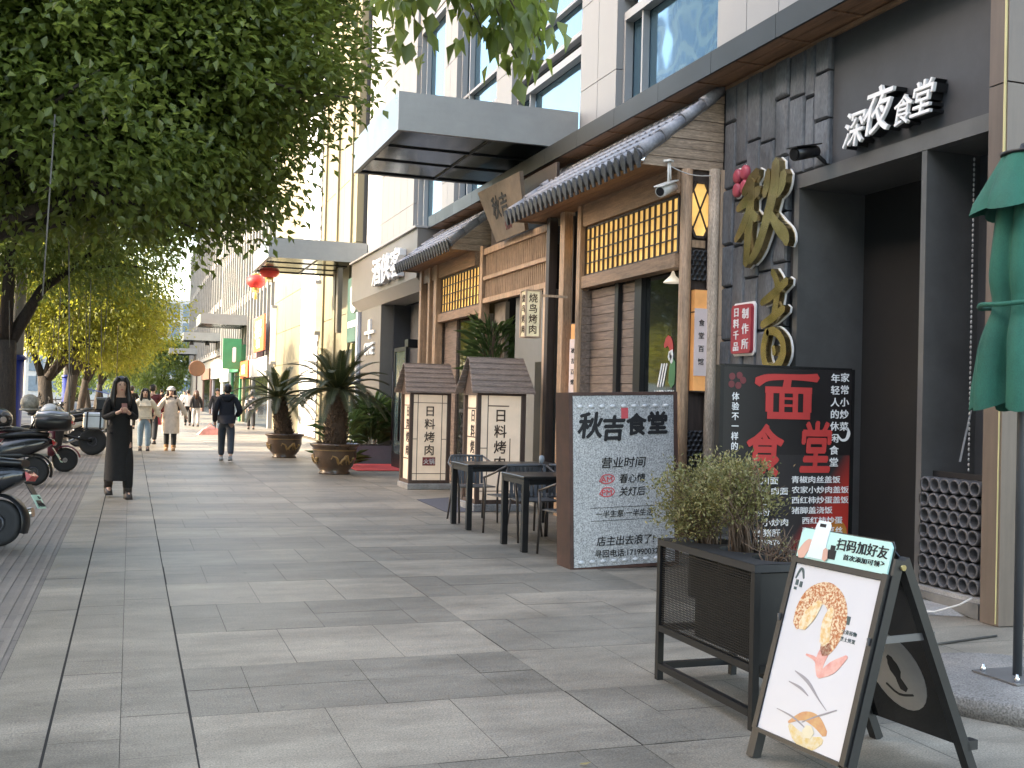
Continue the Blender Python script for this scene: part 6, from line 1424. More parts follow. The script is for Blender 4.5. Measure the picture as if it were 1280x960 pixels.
lamp_post('grey lamp post with tall dark blue foot between the two dark trunks', (-2.42, 26.0, 0), R(1.4)); lamp_post('farther pale lamp post with short blue foot behind the parked bikes', (-2.4, 46.5, 0), 0, 2.0)
bn = thing('blue_awning', 'small blue tilted awning far behind the parked motorcycle', 'awning', (-1.9, 58, 0)); MB().hull([(-0.9, -0.9, 1.75), (0.9, -0.9, 1.35), (0.9, 0.9, 1.35), (-0.9, 0.9, 1.75), (-0.9, -0.9, 1.79), (0.9, -0.9, 1.39), (0.9, 0.9, 1.39), (-0.9, 0.9, 1.79)]).build('canvas', M('blue_canvas', (0.05, 0.08, 0.28), 0.7), bn)
P = MB()
for x in (-0.85, 0.85):
    for y in (-0.85, 0.85): P.tube([(x, y, 0), (x, y, 1.56 - 0.22 * x)], 0.02, 6)
P.build('pole', MATS['alu'], bn)
# ------------------------------------------------------------------ people
def skin_mesh(name, verts, edges, radii, mat, parent, root=0, sub=2):
    me = bpy.data.meshes.new(name); me.from_pydata([tuple(v) for v in verts], edges, []); me.update()
    o = bpy.data.objects.new(name + '_tmp', me); COL.objects.link(o)
    sk = o.modifiers.new('skin', 'SKIN'); sk.use_smooth_shade = True; sk.branch_smoothing = 0.6
    for i, r in enumerate(radii):
        sv = me.skin_vertices[0].data[i]; sv.radius = r if hasattr(r, '__len__') else (r, r); sv.use_root = (i == root)
    sb = o.modifiers.new('sub', 'SUBSURF'); sb.levels = sub; sb.render_levels = sub
    bpy.context.view_layer.update()
    m2 = bpy.data.meshes.new_from_object(o.evaluated_get(bpy.context.evaluated_depsgraph_get()))
    bpy.data.objects.remove(o); bpy.data.meshes.remove(me); m2.name = name; m2.materials.clear(); m2.materials.append(mat)
    for p in m2.polygons: p.use_smooth = True
    return m2
SKIN = M('skin', (0.52, 0.33, 0.24), 0.5, var=0.05)
def cloth(name, c, **k): return M(name, c, 0.85, var=k.get('var', 0.12), vscale=9, fine=0.12, bump=0.3, bscale=25)
HAIR = M('hair_black', (0.012, 0.010, 0.009), 0.4, var=0.2)
def person(label, loc, rz, h=1.7, top=None, pants=None, shoes=None, coat=0.0, coat_w=1.0, hair='short', step=0.12, arms='down', swing=0.12, bulk=1.0, group=None, hairmat=None, phone=False, hood=None, hat=None, fur=None, boot=None, scarf=None, bag=None, skirt_mat=None):
    t = thing('person', label, 'person', loc, rz, group); s = h / 1.70
    L = lambda x, y, z: (x * s, y * s, z * s)
    # joints; faces -Y. left leg forward by 'step'
    hips = [(sd * 0.09, -sd * step * 0.1, 0.90) for sd in (-1, 1)]
    knee = [(sd * 0.095, -sd * step * 0.75 - 0.03, 0.49 + (0.015 if sd * step < 0 else 0)) for sd in (-1, 1)]
    ank = [(sd * 0.095, -sd * step * 1.2 + (0.05 if sd < 0 and step > 0.1 else 0), 0.085 + (0.06 if sd * step < 0 and abs(step) > 0.15 else 0)) for sd in (-1, 1)]
    sh = [(sd * (0.152 if hair == 'long' else 0.175), 0.0, 1.385) for sd in (-1, 1)]
    if arms == 'phone':
        el = [(sd * 0.205, 0.0, 1.12) for sd in (-1, 1)]; wr = [(sd * 0.075, -0.24, 1.20) for sd in (-1, 1)]; hd = [(sd * 0.03, -0.32, 1.235) for sd in (-1, 1)]
    elif arms == 'pocket':
        el = [(sd * 0.27, 0.06, 1.12) for sd in (-1, 1)]; wr = [(sd * 0.20, -0.07, 0.98) for sd in (-1, 1)]; hd = [(sd * 0.17, -0.10, 0.93) for sd in (-1, 1)]
    elif arms == 'bent':
        el = [(-0.29, 0.07, 1.11), (0.25, 0.05, 1.10)]; wr = [(-0.21, -0.13, 1.0), (0.25, -0.04 - swing, 0.86)]; hd = [(-0.17, -0.19, 0.98), (0.25, -0.06 - swing, 0.78)]
    else:
        el = [(sd * 0.25, sd * swing * 0.5 + 0.02, 1.11) for sd in (-1, 1)]; wr = [(sd * 0.265, sd * swing * 1.2 - 0.03, 0.87) for sd in (-1, 1)]; hd = [(sd * 0.262, sd * swing * 1.3 - 0.05, 0.79) for sd in (-1, 1)]
    if arms == 'wide':
        el = [(sd * 0.31, sd * swing * 0.5 + 0.02, 1.13) for sd in (-1, 1)]; wr = [(sd * 0.41, sd * swing * 1.2 - 0.03, 0.91) for sd in (-1, 1)]; hd = [(sd * 0.43, sd * swing * 1.3 - 0.05, 0.84) for sd in (-1, 1)]
    V = [(0, 0, 0.93), (0, 0.005, 1.12), (0, 0.01, 1.33), (0, 0.012, 1.42), (0, 0.0, 1.475), (0, -0.012, 1.53), (0, -0.008, 1.60), (0, 0.004, 1.665)]
    Rr = [(0.13, 0.10), (0.115, 0.09), (0.14, 0.10), (0.06, 0.06), (0.055, 0.058), (0.068, 0.082), (0.078, 0.096), (0.05, 0.062)]
    E = [(i, i + 1) for i in range(7)]
    for k in (0, 1):
        b = len(V); toe = (ank[k][0], ank[k][1] - 0.13, 0.035 + (ank[k][2] - 0.085) * 0.3)
        V += [hips[k], knee[k], ank[k], toe]; Rr += [0.082, 0.055, 0.037, 0.033]; E += [(0, b), (b, b + 1), (b + 1, b + 2), (b + 2, b + 3)]
        b = len(V); V += [sh[k], el[k], wr[k], hd[k]]; Rr += [0.052, 0.038, 0.026, (0.024, 0.034)]; E += [(2, b), (b, b + 1), (b + 1, b + 2), (b + 2, b + 3)]
    me = skin_mesh('body', [L(*v) for v in V], E, [tuple(q * s for q in r) if hasattr(r, '__len__') else r * s for r in Rr], SKIN, t, 0, 2)
    bm = bmesh.new(); bm.from_mesh(me)
    # fingers and thumb of each hand, joined into the body mesh
    for k, sd in ((0, -1), (1, 1)):
        w0 = Vector(wr[k]); h0 = Vector(hd[k]); ax = (h0 - w0).normalized(); side = Vector((0, 1, 0)) if arms not in ('phone',) else Vector((0, 0, 1)); side = (side - ax * side.dot(ax)).normalized(); inn = Vector((-sd, 0, 0)); inn = (inn - ax * inn.dot(ax)).normalized()
        fv = []; 
        for q in range(4):
            ln = (0.062, 0.074, 0.07, 0.055)[q]; b0 = h0 + ax * 0.012 + side * (0.027 - 0.018 * q); curl = 0.55 if arms != 'phone' else 1.1
            pA = b0; pB = b0 + ax * ln * 0.5 + inn * ln * 0.1 * curl; pC = pB + ax * ln * 0.3 + inn * ln * 0.38 * curl; fv.append([pA, pB, pC])
        tb_ = h0 - ax * 0.035 + side * 0.024 * (-1 if arms != 'phone' else 1); fv.append([tb_, tb_ + side * (-0.028 if arms != 'phone' else 0.02) + ax * 0.02 + inn * 0.012, tb_ + side * (-0.03 if arms != 'phone' else 0.024) + ax * 0.055 + inn * 0.022])
        for f_ in fv:
            m3 = skin_mesh('finger', [L(*v) for v in f_], [(0, 1), (1, 2)], [0.0095 * s, 0.0085 * s, 0.007 * s], SKIN, t, 0, 1); bm.from_mesh(m3); bpy.data.meshes.remove(m3)
    # nose and ears
    for (c, r_) in (((0, -0.108, 1.567), (0.011, 0.017, 0.022)), ((-0.083, 0.0, 1.565), (0.012, 0.022, 0.032)), ((0.083, 0.0, 1.565), (0.012, 0.022, 0.032))):
        mb = MB(); mb.ell(L(*c), tuple(q * s for q in r_), 8, 6); m3 = bpy.data.meshes.new('n'); m3.from_pydata(mb.v, [], mb.f); bm.from_mesh(m3); bpy.data.meshes.remove(m3)
    bm.to_mesh(me); bm.free()
    for p in me.polygons: p.use_smooth = True
    bo = bpy.data.objects.new('body', me); COL.objects.link(bo); bo.parent = t
    mb = MB()
    for sd in (-1, 1): mb.ell(L(sd * 0.032, -0.097, 1.592), (0.014 * s, 0.008 * s, 0.008 * s), 8, 6); mb.box((sd * 0.032 - 0.02) * s, (sd * 0.032 + 0.02) * s, -0.104 * s, -0.096 * s, 1.613 * s, 1.619 * s)
    mb.build('eyes', M('eye_dark', (0.015, 0.012, 0.01), 0.3), t)
    mb = MB(); mb.ell(L(0, -0.094, 1.522), (0.022 * s, 0.008 * s, 0.007 * s), 8, 6); mb.build('mouth', M('lip', (0.35, 0.10, 0.09), 0.5), t)
    # trousers
    tv = [(0, 0.0, 0.97), (0, 0.0, 0.88)]; te = [(0, 1)]; tr_ = [(0.15 * bulk, 0.115), (0.15 * bulk, 0.12)]
    wl_ = 1.15
    for k in (0, 1):
        b = len(tv); tv += [(hips[k][0], hips[k][1], 0.80), knee[k], (ank[k][0], ank[k][1], ank[k][2] + 0.02)]; tr_ += [0.098 * bulk, 0.074 * wl_, 0.062 * wl_]; te += [(1, b), (b, b + 1), (b + 1, b + 2)]
    m2 = skin_mesh('trousers', [L(*v) for v in tv], te, [tuple(q * s for q in r) if hasattr(r, '__len__') else r * s for r in tr_], pants, t, 1, 2); o = bpy.data.objects.new('trousers', m2); COL.objects.link(o); o.parent = t
    # jacket / top with sleeves
    b_ = bulk; jv = [(0, 0.005, 0.92), (0, 0.005, 1.05), (0, 0.01, 1.2), (0, 0.012, 1.34), (0, 0.012, 1.41)]; jr = [(0.165 * b_, 0.13 * b_), (0.155 * b_, 0.125 * b_), (0.16 * b_, 0.125 * b_), (0.155 * b_, 0.11 * b_), (0.085, 0.08)]; je = [(0, 1), (1, 2), (2, 3), (3, 4)]
    for k in (0, 1):
        b = len(jv); e1 = Vector(wr[k]) * 0.97 + Vector(el[k]) * 0.03; jv += [sh[k], el[k], tuple(e1)]; jr += [0.072 * b_, 0.060 * b_, 0.048 * b_]; je += [(3, b), (b, b + 1), (b + 1, b + 2)]
    m2 = skin_mesh('jacket', [L(*v) for v in jv], je, [tuple(q * s for q in r) if hasattr(r, '__len__') else r * s for r in jr], top, t, 1, 2); o = bpy.data.objects.new('jacket', m2); COL.objects.link(o); o.parent = t
    if coat > 0:                                                       # coat skirt to height 'coat'
        mb = MB(); vs = []; fs = []; n = 28; rows = 9; g = random.Random(int(h * 1000) + int(loc[1] * 10))
        for j in range(rows + 1):
            f = j / rows; z = lerp(1.02, coat, f)
            for k in range(n):
                a = 2 * math.pi * k / n; w = lerp(0.175 * b_, 0.215 * coat_w, f); d_ = lerp(0.135 * b_, 0.16 * coat_w + abs(step) * 0.75, f)
                rip = 1 + 0.045 * f * math.sin(5 * a + 1.3) + 0.02 * f * math.sin(11 * a)
                vs.append(L(w * math.cos(a) * rip, d_ * math.sin(a) * rip, z))
        for j in range(rows):
            for k in range(n): fs.append((j * n + k, j * n + (k + 1) % n, (j + 1) * n + (k + 1) % n, (j + 1) * n + k))
        mb.add(vs, fs, True); mb.build('coat_skirt', skirt_mat or top, t)
    hm = hairmat or HAIR; mb = MB()
    if hair == 'short':
        mb.ell(L(0, 0.018, 1.625), (0.094 * s, 0.108 * s, 0.088 * s), 14, 10); mb.ell(L(0, 0.05, 1.58), (0.085 * s, 0.075 * s, 0.085 * s), 12, 8)
    elif hair == 'long':
        mb.ell(L(0, 0.036, 1.634), (0.095 * s, 0.110 * s, 0.086 * s), 16, 10)
        for sd in (-1, 1): mb.tube([L(sd * 0.04, -0.045, 1.70), L(sd * 0.088, -0.03, 1.63), L(sd * 0.098, -0.005, 1.52), L(sd * 0.11, -0.035, 1.40), L(sd * 0.105, -0.075, 1.27)], [0.026 * s, 0.028 * s, 0.036 * s, 0.045 * s, 0.018 * s], 10)
        mb.tube([L(0, 0.07, 1.66), L(0, 0.09, 1.5), L(0, 0.105, 1.30)], [0.085 * s, 0.095 * s, 0.06 * s], 12)
    mb.build('hair', hm, t)
    mb = MB()
    for k in (0, 1):
        a = ank[k]; up = a[2] - 0.085; mb.hull([L(a[0] + x, a[1] + y, z + up * (1 if y > -0.02 else 0.4)) for x, y, z in ((-.045, .06, .0), (.045, .06, 0), (-.042, -.17, 0), (.042, -.17, 0), (-.05, -.1, 0), (.05, -.1, 0), (-.04, .065, .08), (.04, .065, .08), (-.04, -.03, .11), (.04, -.03, .11), (-.035, -.165, .045), (.035, -.165, .045), (-.045, -.09, .07), (.045, -.09, .07))], True)
        if boot: mb.tube([L(a[0], a[1], a[2] - 0.02), L(lerp(a[0], knee[k][0], 0.4), lerp(a[1], knee[k][1], 0.4), lerp(a[2], knee[k][2], 0.4))], [0.058 * s, 0.066 * s], 12)
    mb.build('shoe_pair', shoes, t)
    if phone:
        mb = MB(); mb.hull([L(x, y, z) for x in (-.036, .036) for (y, z) in ((-0.35, 1.20), (-0.342, 1.20), (-0.305, 1.335), (-0.297, 1.335))]); ph_ = mb.build('phone', M('phone_case', (0.25, 0.12, 0.10), 0.4), None); ph_.location = t.location; ph_.rotation_euler = t.rotation_euler; tag(ph_, 'phone in both hands of the woman in the long black coat', 'phone')
    if hood:
        mb = MB(); mb.tube([L(0.13 * math.cos(a), 0.05 + 0.075 * math.sin(a), 1.43 - 0.02 * math.sin(a)) for a in [k * math.pi / 8 for k in range(17)]], 0.042 * s, 8, cap=False); mb.ell(L(0, 0.10, 1.39), (0.12 * s, 0.06 * s, 0.085 * s), 12, 8); mb.build('hood', hood, t)
    if fur:
        mb = MB(); g = random.Random(3)
        for k in range(46): a = math.pi * (-0.35 + 1.7 * g.random()); c = L(0.14 * math.cos(a), 0.02 + 0.10 * math.sin(a), 1.43 + g.uniform(-.04, .04)); mb.ell(c, (0.035 * s, 0.035 * s, 0.035 * s), 7, 5)
        mb.build('fur_collar', fur, t)
    if hat:
        mb = MB(); mb.ell(L(0, 0.012, 1.645), (0.105 * s, 0.118 * s, 0.085 * s), 16, 10); mb.tube([L(0.103 * math.cos(k * math.pi / 8), 0.008 + 0.113 * math.sin(k * math.pi / 8), 1.63) for k in range(17)], 0.02 * s, 6, cap=False); mb.build('hat', hat, t)
    if bag:
        bg_ = thing('bag', bag[0], 'bag', loc, rz); mb = MB(); mb.hull([L(bag[2] + x, bag[3] + y, bag[4] + z) for x, y, z in ((-.16, -.06, -.2), (.16, -.06, -.2), (-.16, .06, -.2), (.16, .06, -.2), (-.13, -.05, .12), (.13, -.05, .12), (-.13, .05, .12), (.13, .05, .12), (0, -.08, -.1), (0, .08, -.1))], False); mb.build('pouch', bag[1], bg_); MB().tube([L(bag[2] - 0.1, bag[3], bag[4] + 0.1), L(bag[2], bag[3], bag[4] + 0.26), L(bag[2] + 0.1, bag[3], bag[4] + 0.1)], 0.01 * s, 6).build('strap', bag[1], bg_)
    return t
BLK = cloth('cloth_black', (0.0042, 0.0042, 0.0045)); BLK2 = cloth('cloth_charcoal', (0.0180, 0.0180, 0.0204)); NAVY = cloth('cloth_navy', (0.0080, 0.0090, 0.0150)); JEAN = cloth('denim_light', (0.22, 0.30, 0.36)); GREYP = cloth('cloth_grey', (0.42, 0.42, 0.43)); CRM = cloth('fleece_cream', (0.66, 0.58, 0.44), var=0.25); BEI = cloth('coat_beige', (0.60, 0.50, 0.40)); MAR = cloth('cloth_maroon', (0.10, 0.02, 0.022)); WHC = cloth('cloth_white', (0.65, 0.65, 0.64)); BRN = cloth('cloth_brown', (0.05, 0.028, 0.024)); TAN = M('boot_tan', (0.32, 0.18, 0.08), 0.7); FUR = M('fur_tan', (0.5, 0.38, 0.28), 0.9, var=0.3, bump=0.8, bscale=60); SHOE = M('shoe_dark', (0.03, 0.025, 0.022), 0.5); SHW = M('shoe_bw', (0.05, 0.05, 0.05), 0.5, col2=(0.6, 0.6, 0.6), vscale=14)
PLA = cloth('plaid', (0.06, 0.06, 0.07)); 
ck = PLA.node_tree; bch = ck.nodes.new('ShaderNodeTexChecker'); bch.inputs['Scale'].default_value = 7; bch.inputs['Color1'].default_value = (0.55, 0.5, 0.5, 1); bch.inputs['Color2'].default_value = (0.05, 0.05, 0.06, 1); tcx = ck.nodes.new('ShaderNodeTexCoord'); ck.links.new(tcx.outputs['Object'], bch.inputs['Vector']); ck.links.new(bch.outputs[0], ck.nodes['Principled BSDF'].inputs['Base Color'])
person('woman in a long black coat with long hair, looking at her phone', (-0.13, 16.55, 0), R(10), 1.72, BLK, BLK, SHOE, coat=0.25, coat_w=0.86, hair='long', step=0.17, arms='phone', phone=True, boot=True, bulk=0.98)
person('man in dark hooded jacket and dark jeans walking away in the middle of the pavement', (2.06, 25.25, 0), R(176), 1.74, NAVY, cloth('denim_dark', (0.035, 0.045, 0.06)), SHW, coat=0.84, coat_w=0.86, hair='short', step=0.27, arms='bent', swing=0.2, bulk=1.18, hood=NAVY)
person('woman in cream fleece and pale blue jeans walking toward the camera', (0.36, 29.7, 0), R(3), 1.60, CRM, JEAN, SHOE, hair='long', step=0.06, arms='wide', swing=0.06, bulk=1.28)
person('woman in long beige padded coat with fur collar and pale beret', (1.01, 29.9, 0), R(-3), 1.66, BEI, BLK2, TAN, coat=0.46, coat_w=1.05, hair='long', step=0.08, arms='wide', swing=0.08, bulk=1.26, fur=FUR, hat=cloth('hat_pale', (0.6, 0.55, 0.5)), boot=True)
person('man in maroon and black jacket half hidden behind the two women', (0.62, 33.6, 0), R(170), 1.74, MAR, BLK2, SHOE, step=0.12, bulk=1.15, bag=('red shopping bag held by the man behind the two women', M('bag_red', (0.45, 0.05, 0.06), 0.6), -0.3, 0.0, 0.75))
person('person in a white top and black trousers walking away far down the pavement', (2.55, 53.0, 0), R(178), 1.68, WHC, BLK, SHOE, step=0.1, arms='wide')
person('woman in dark jacket and light grey trousers walking away beside the white top', (2.83, 51.5, 0), R(182), 1.64, BLK2, GREYP, SHOE, hair='long', step=0.08, bulk=1.2, hairmat=M('hair_brown', (0.05, 0.022, 0.012), 0.45))
person('man in dark jacket and pale jeans partly behind the man in the hooded jacket', (3.25, 44.5, 0), R(-10), 1.72, BLK2, JEAN, SHOE, step=0.1, bulk=1.2)
person('person in black and white checked shirt and dark trousers by the cream wall', (5.0, 48.6, 0), R(180), 1.66, PLA, BLK2, SHOE, step=0.1, bulk=1.15)
person('distant person in dark clothes behind the woman in the padded coat', (1.35, 40.0, 0), R(175), 1.72, BLK2, BLK, SHOE, step=0.1, bulk=1.15)
person('distant person in black walking far away left of the two women', (0.05, 47.0, 0), R(180), 1.75, BLK, BLK, SHOE, step=0.1, bulk=1.15)
person('tiny figure in grey far down the pavement', (1.8, 70.0, 0), R(180), 1.7, BLK2, GREYP, SHOE, step=0.1, bulk=1.15)
person('tiny figure in white top far down the pavement', (3.4, 76.0, 0), R(0), 1.66, WHC, BLK, SHOE, step=0.1, bulk=1.15)
bgp = thing('shopping_bag', 'pinkish bag resting on the paving beside the man in pale jeans', 'bag', (2.75, 41.5, 0), R(20)); MB().hull([(x, y, z) for x, y, z in ((-.45, -.15, 0), (.4, -.15, 0), (-.4, .2, 0), (.45, .15, 0), (-.25, -.1, .2), (.3, -.1, .24), (-.2, .1, .22), (.28, .1, .26), (.1, 0, .34))]).build('pouch', M('bag_pink', (0.5, 0.22, 0.2), 0.7, var=0.3), bgp); MB().tube([(-.05, 0, .3), (.05, 0, .42), (.15, 0, .32)], 0.012, 6).build('strap', MATS['bag_pink'], bgp)

# ------------------------------------------------------------------ scooters and motorcycles (local: front at +Y, rear at -Y)
def wheel(parent, y, r, w, name='wheel', spokes=5, x=0.0, rim=None):
    e = MB(); tr = w / 2; prof = [(r - tr * 1.5, -tr * 0.8), (r - tr * 0.6, -tr), (r - 0.012, -tr * 0.72), (r, -tr * 0.25), (r, tr * 0.25), (r - 0.012, tr * 0.72), (r - tr * 0.6, tr), (r - tr * 1.5, tr * 0.8)]
    e.lathe(prof, (x, y, r), 36, 'x'); o = e.build(name, MATS['rubber'], parent)
    q = MB(); ri = r - tr * 1.5; q.lathe([(ri + 0.006, -tr * 0.75), (ri + 0.006, tr * 0.75), (ri - 0.025, tr * 0.6), (ri - 0.025, -tr * 0.6), (ri + 0.006, -tr * 0.75)], (x, y, r), 32, 'x'); q.lathe([(0.045, -tr * 0.8), (0.05, -tr * 0.5), (0.05, tr * 0.5), (0.045, tr * 0.8)], (x, y, r), 16, 'x')
    for k in range(spokes):
        a = 2 * math.pi * k / spokes; q.beam((x, y + 0.03 * math.cos(a), r + 0.03 * math.sin(a)), (x, y + (ri - 0.01) * math.cos(a), r + (ri - 0.01) * math.sin(a)), 0.03 if spokes < 8 else 0.008, 0.03 if spokes < 8 else 0.008, up=(1, 0, 0))
    q.lathe([(ri * 0.4, -tr * 0.97), (ri * 0.4, -tr * 0.93), (ri * 0.6, -tr * 0.93), (ri * 0.6, -tr * 0.97)], (x, y, r), 24, 'x', cap=False)
    q.build('rim', rim or MATS['rim_grey'], o); return o
M('rim_grey', (0.05, 0.05, 0.055), 0.35, 0.7); M('rim_silver', (0.45, 0.45, 0.45), 0.3, 0.8)
def loft(mb, secs, n=14, smooth=True):
    """secs: (y, zc, half width, half height, power) cross sections along Y"""
    vs = []; fs = []
    for (y, zc, a, b) in secs:
        for k in range(n):
            t = 2 * math.pi * k / n; c, s_ = math.cos(t), math.sin(t); e = 0.7
            vs.append((a * math.copysign(abs(c) ** e, c), y, zc + b * math.copysign(abs(s_) ** e, s_)))
    for i in range(len(secs) - 1):
        for k in range(n): fs.append((i * n + k, i * n + (k + 1) % n, (i + 1) * n + (k + 1) % n, (i + 1) * n + k))
    k0 = len(mb.v); mb.add(vs, fs, smooth); m_ = len(secs) - 1
    mb.f += [tuple(k0 + k for k in range(n))[::-1], tuple(k0 + m_ * n + k for k in range(n))]; mb.sm += [False, False]; mb.mi += [0, 0]
def scooter(label, loc, rz, paint, topbox=None, plate=True, flank=None, cover=False, light_col=None):
    t = thing('scooter', label, 'scooter', loc, rz, 'scooters and motorcycles parked along the kerb', 0, R(5)); r = 0.225
    wheel(t, -0.58, r, 0.11, rim=MATS['rim_grey']); wheel(t, 0.64, r, 0.10, rim=MATS['rim_silver'])
    P = MB(); loft(P, [(-0.86, 0.70, 0.05, 0.03), (-0.74, 0.68, 0.13, 0.09), (-0.5, 0.62, 0.17, 0.15), (-0.15, 0.55, 0.17, 0.20), (0.0, 0.42, 0.16, 0.14)]); P.build('rear_body', paint, t)
    P = MB(); P.hull([(x, y, z) for x, y, z in ((-.16, .02, .27), (.16, .02, .27), (-.17, .36, .27), (.17, .36, .27), (-.15, .02, .33), (.15, .02, .33), (-.17, .38, .32), (.17, .38, .32))]); P.build('footboard', MATS['black_plastic'], t)
    P = MB(); loft(P, [(0.34, 0.56, 0.19, 0.27), (0.42, 0.60, 0.20, 0.31), (0.50, 0.64, 0.15, 0.28), (0.56, 0.68, 0.06, 0.16)]); P.build('front_shield', paint, t)
    P = MB(); loft(P, [(-0.80, 0.80, 0.10, 0.035), (-0.55, 0.81, 0.15, 0.05), (-0.2, 0.78, 0.155, 0.05), (0.02, 0.76, 0.09, 0.04)]); P.build('seat', MATS['black_plastic'], t)
    P = MB(); P.tube([(0, 0.64, r), (0, 0.52, 0.55), (0, 0.42, 0.98)], 0.03, 10); P.tube([(-0.33, 0.36, 1.02), (-0.15, 0.42, 1.0), (0.15, 0.42, 1.0), (0.33, 0.36, 1.02)], 0.016, 8); P.build('steering_column', MATS['black_metal'], t)
    for s_ in (-1, 1):
        MB().tube([(s_ * 0.25, 0.39, 1.01), (s_ * 0.37, 0.34, 1.025)], 0.022, 8).build('grip', MATS['rubber'], t)
        e = MB(); e.tube([(s_ * 0.2, 0.42, 1.0), (s_ * 0.26, 0.44, 1.17)], 0.007, 6); e.ell((s_ * 0.28, 0.45, 1.2), (0.07, 0.015, 0.045), 10, 8); e.build('mirror', MATS['black_plastic'], t)
    P = MB(); loft(P, [(0.36, 1.0, 0.12, 0.07), (0.46, 1.0, 0.13, 0.09), (0.52, 0.98, 0.08, 0.06)]); P.build('handlebar_cover', paint, t)
    MB().ell((0, 0.53, 0.98), (0.075, 0.03, 0.05), 12, 8).build('headlight', M('lens_clear', (0.6, 0.6, 0.6), 0.15), t)
    P = MB(); vs = []; fs = []; n = 12
    def fender(yc, rr, a0, a1, w):
        q = MB(); vs = []; 
        for k in range(n + 1):
            a = lerp(a0, a1, k / n)
            for x, d_ in ((-w, -0.012), (-w * 0.7, 0.015), (w * 0.7, 0.015), (w, -0.012)): vs.append((x, yc + (rr + d_) * math.cos(a), r + (rr + d_) * math.sin(a)))
        q.add(vs, [(k * 4 + j, k * 4 + j + 1, (k + 1) * 4 + j + 1, (k + 1) * 4 + j) for k in range(n) for j in range(3)], True); return q
    fender(0.64, 0.26, 0.2, 2.6, 0.075).build('front_fender', paint, t); fender(-0.58, 0.265, 1.2, 3.5, 0.08).build('rear_fender', MATS['black_plastic'], t)
    MB().hull([(0.07, -0.72, 0.30), (0.07, -0.3, 0.26), (0.17, -0.72, 0.30), (0.17, -0.3, 0.26), (0.08, -0.7, 0.42), (0.16, -0.7, 0.42), (0.08, -0.32, 0.34), (0.16, -0.32, 0.34)]).build('motor_cover', MATS['black_metal'], t)
    P = MB(); P.tube([(0.16, -0.25, 0.25), (0.19, -0.5, 0.27), (0.20, -0.82, 0.33)], [0.03, 0.045, 0.05], 12); P.build('exhaust', MATS['chrome'], t)
    P = MB(); P.tube([(0.1, -0.05, 0.3), (0.14, -0.02, 0.03), (-0.14, -0.02, 0.03), (-0.1, -0.05, 0.3)], 0.013, 6); P.build('stand', MATS['black_metal'], t)
    MB().hull([(-0.10, -0.86, 0.63), (0.10, -0.86, 0.63), (-0.08, -0.9, 0.68), (0.08, -0.9, 0.68), (-0.1, -0.84, 0.72), (0.1, -0.84, 0.72)]).build('tail_light', M('tail_red', (0.4, 0.02, 0.02), 0.25), t)
    MB().tube([(-0.15, -0.35, 0.86), (-0.14, -0.8, 0.88), (0.14, -0.8, 0.88), (0.15, -0.35, 0.86)], 0.012, 6).build('grab_rail', MATS['black_metal'], t)
    if plate:
        P = MB(); P.beam((0, -0.84, 0.60), (0, -0.97, 0.40), 0.12, 0.01, up=(0, 1, 1)); P.build('plate_bracket', MATS['black_plastic'], t)
        P = MB(); P.prism([(-.10, 0), (.10, 0), (.10, .15), (-.10, .15)], (0, -0.985, 0.37), (1, 0, 0), (0, 0.5, 0.86), 0.004); p_ = P.build('number_plate', M('plate_green', (0.42, 0.62, 0.50), 0.5), t)
        P = MB(); P.text('贵A', (0, -0.95, 0.475), (1, 0, 0), (0, 0.5, 0.86), 0.04, 0.002, 0.01); P.text('D6286', (0, -0.974, 0.41), (1, 0, 0), (0, 0.5, 0.86), 0.06, 0.002, 0.01); P.build('plate_text', MATS['black_letter'], p_)
    if flank: MB().hull([(0.172, -0.5, 0.55), (0.178, -0.1, 0.5), (0.175, -0.12, 0.66), (0.172, -0.55, 0.68), (0.12, -0.5, 0.55), (0.12, -0.1, 0.5)]).build('side_panel', flank, t)
    if topbox:
        P = MB(); loft(P, [(-1.12, 1.00, 0.14, 0.09), (-1.05, 1.0, 0.21, 0.125), (-0.8, 1.0, 0.23, 0.135), (-0.62, 1.0, 0.20, 0.12), (-0.58, 1.0, 0.14, 0.09)]); b_ = P.build('top_box', MATS['black_plastic'], t)
        P = MB(); loft(P, [(-1.13, 1.07, 0.13, 0.035), (-1.06, 1.09, 0.215, 0.075), (-0.82, 1.115, 0.235, 0.085), (-0.62, 1.10, 0.20, 0.075), (-0.57, 1.07, 0.13, 0.035)]); P.build('lid', topbox, b_)
        MB().hull([(-0.12, -1.13, 0.97), (0.12, -1.13, 0.97), (-0.12, -1.15, 1.01), (0.12, -1.15, 1.01), (-0.13, -1.1, 1.04), (0.13, -1.1, 1.04)]).build('reflector', MATS['tail_red'], b_)
    if cover:
        P = MB(); g = random.Random(4); vs = []; fs = []
        for j in range(9):
            for k in range(13):
                u = k / 12 * 2 - 1; v = j / 8; vs.append((0.42 * u * (1 - 0.25 * v), 0.46 + 0.18 * (1 - abs(u)) - 0.05 * v + g.uniform(-.012, .012), lerp(1.06, 0.50, v) - 0.08 * u * u))
        for j in range(8):
            for k in range(12): fs.append((j * 13 + k, j * 13 + k + 1, (j + 1) * 13 + k + 1, (j + 1) * 13 + k))
        P.add(vs, fs, True); P.build('wind_apron', cloth('apron_black', (0.015, 0.015, 0.018)), t)
    return t
PBLK = M('paint_black', (0.018, 0.019, 0.022), 0.22, var=0.1, coat=0.5); PGRY = M('paint_grey', (0.12, 0.125, 0.13), 0.3, coat=0.4); SILV = M('lid_silver', (0.20, 0.205, 0.215), 0.16, 0.3, var=0.15, coat=0.8); PRED = M('paint_maroon', (0.12, 0.02, 0.03), 0.3, coat=0.4)
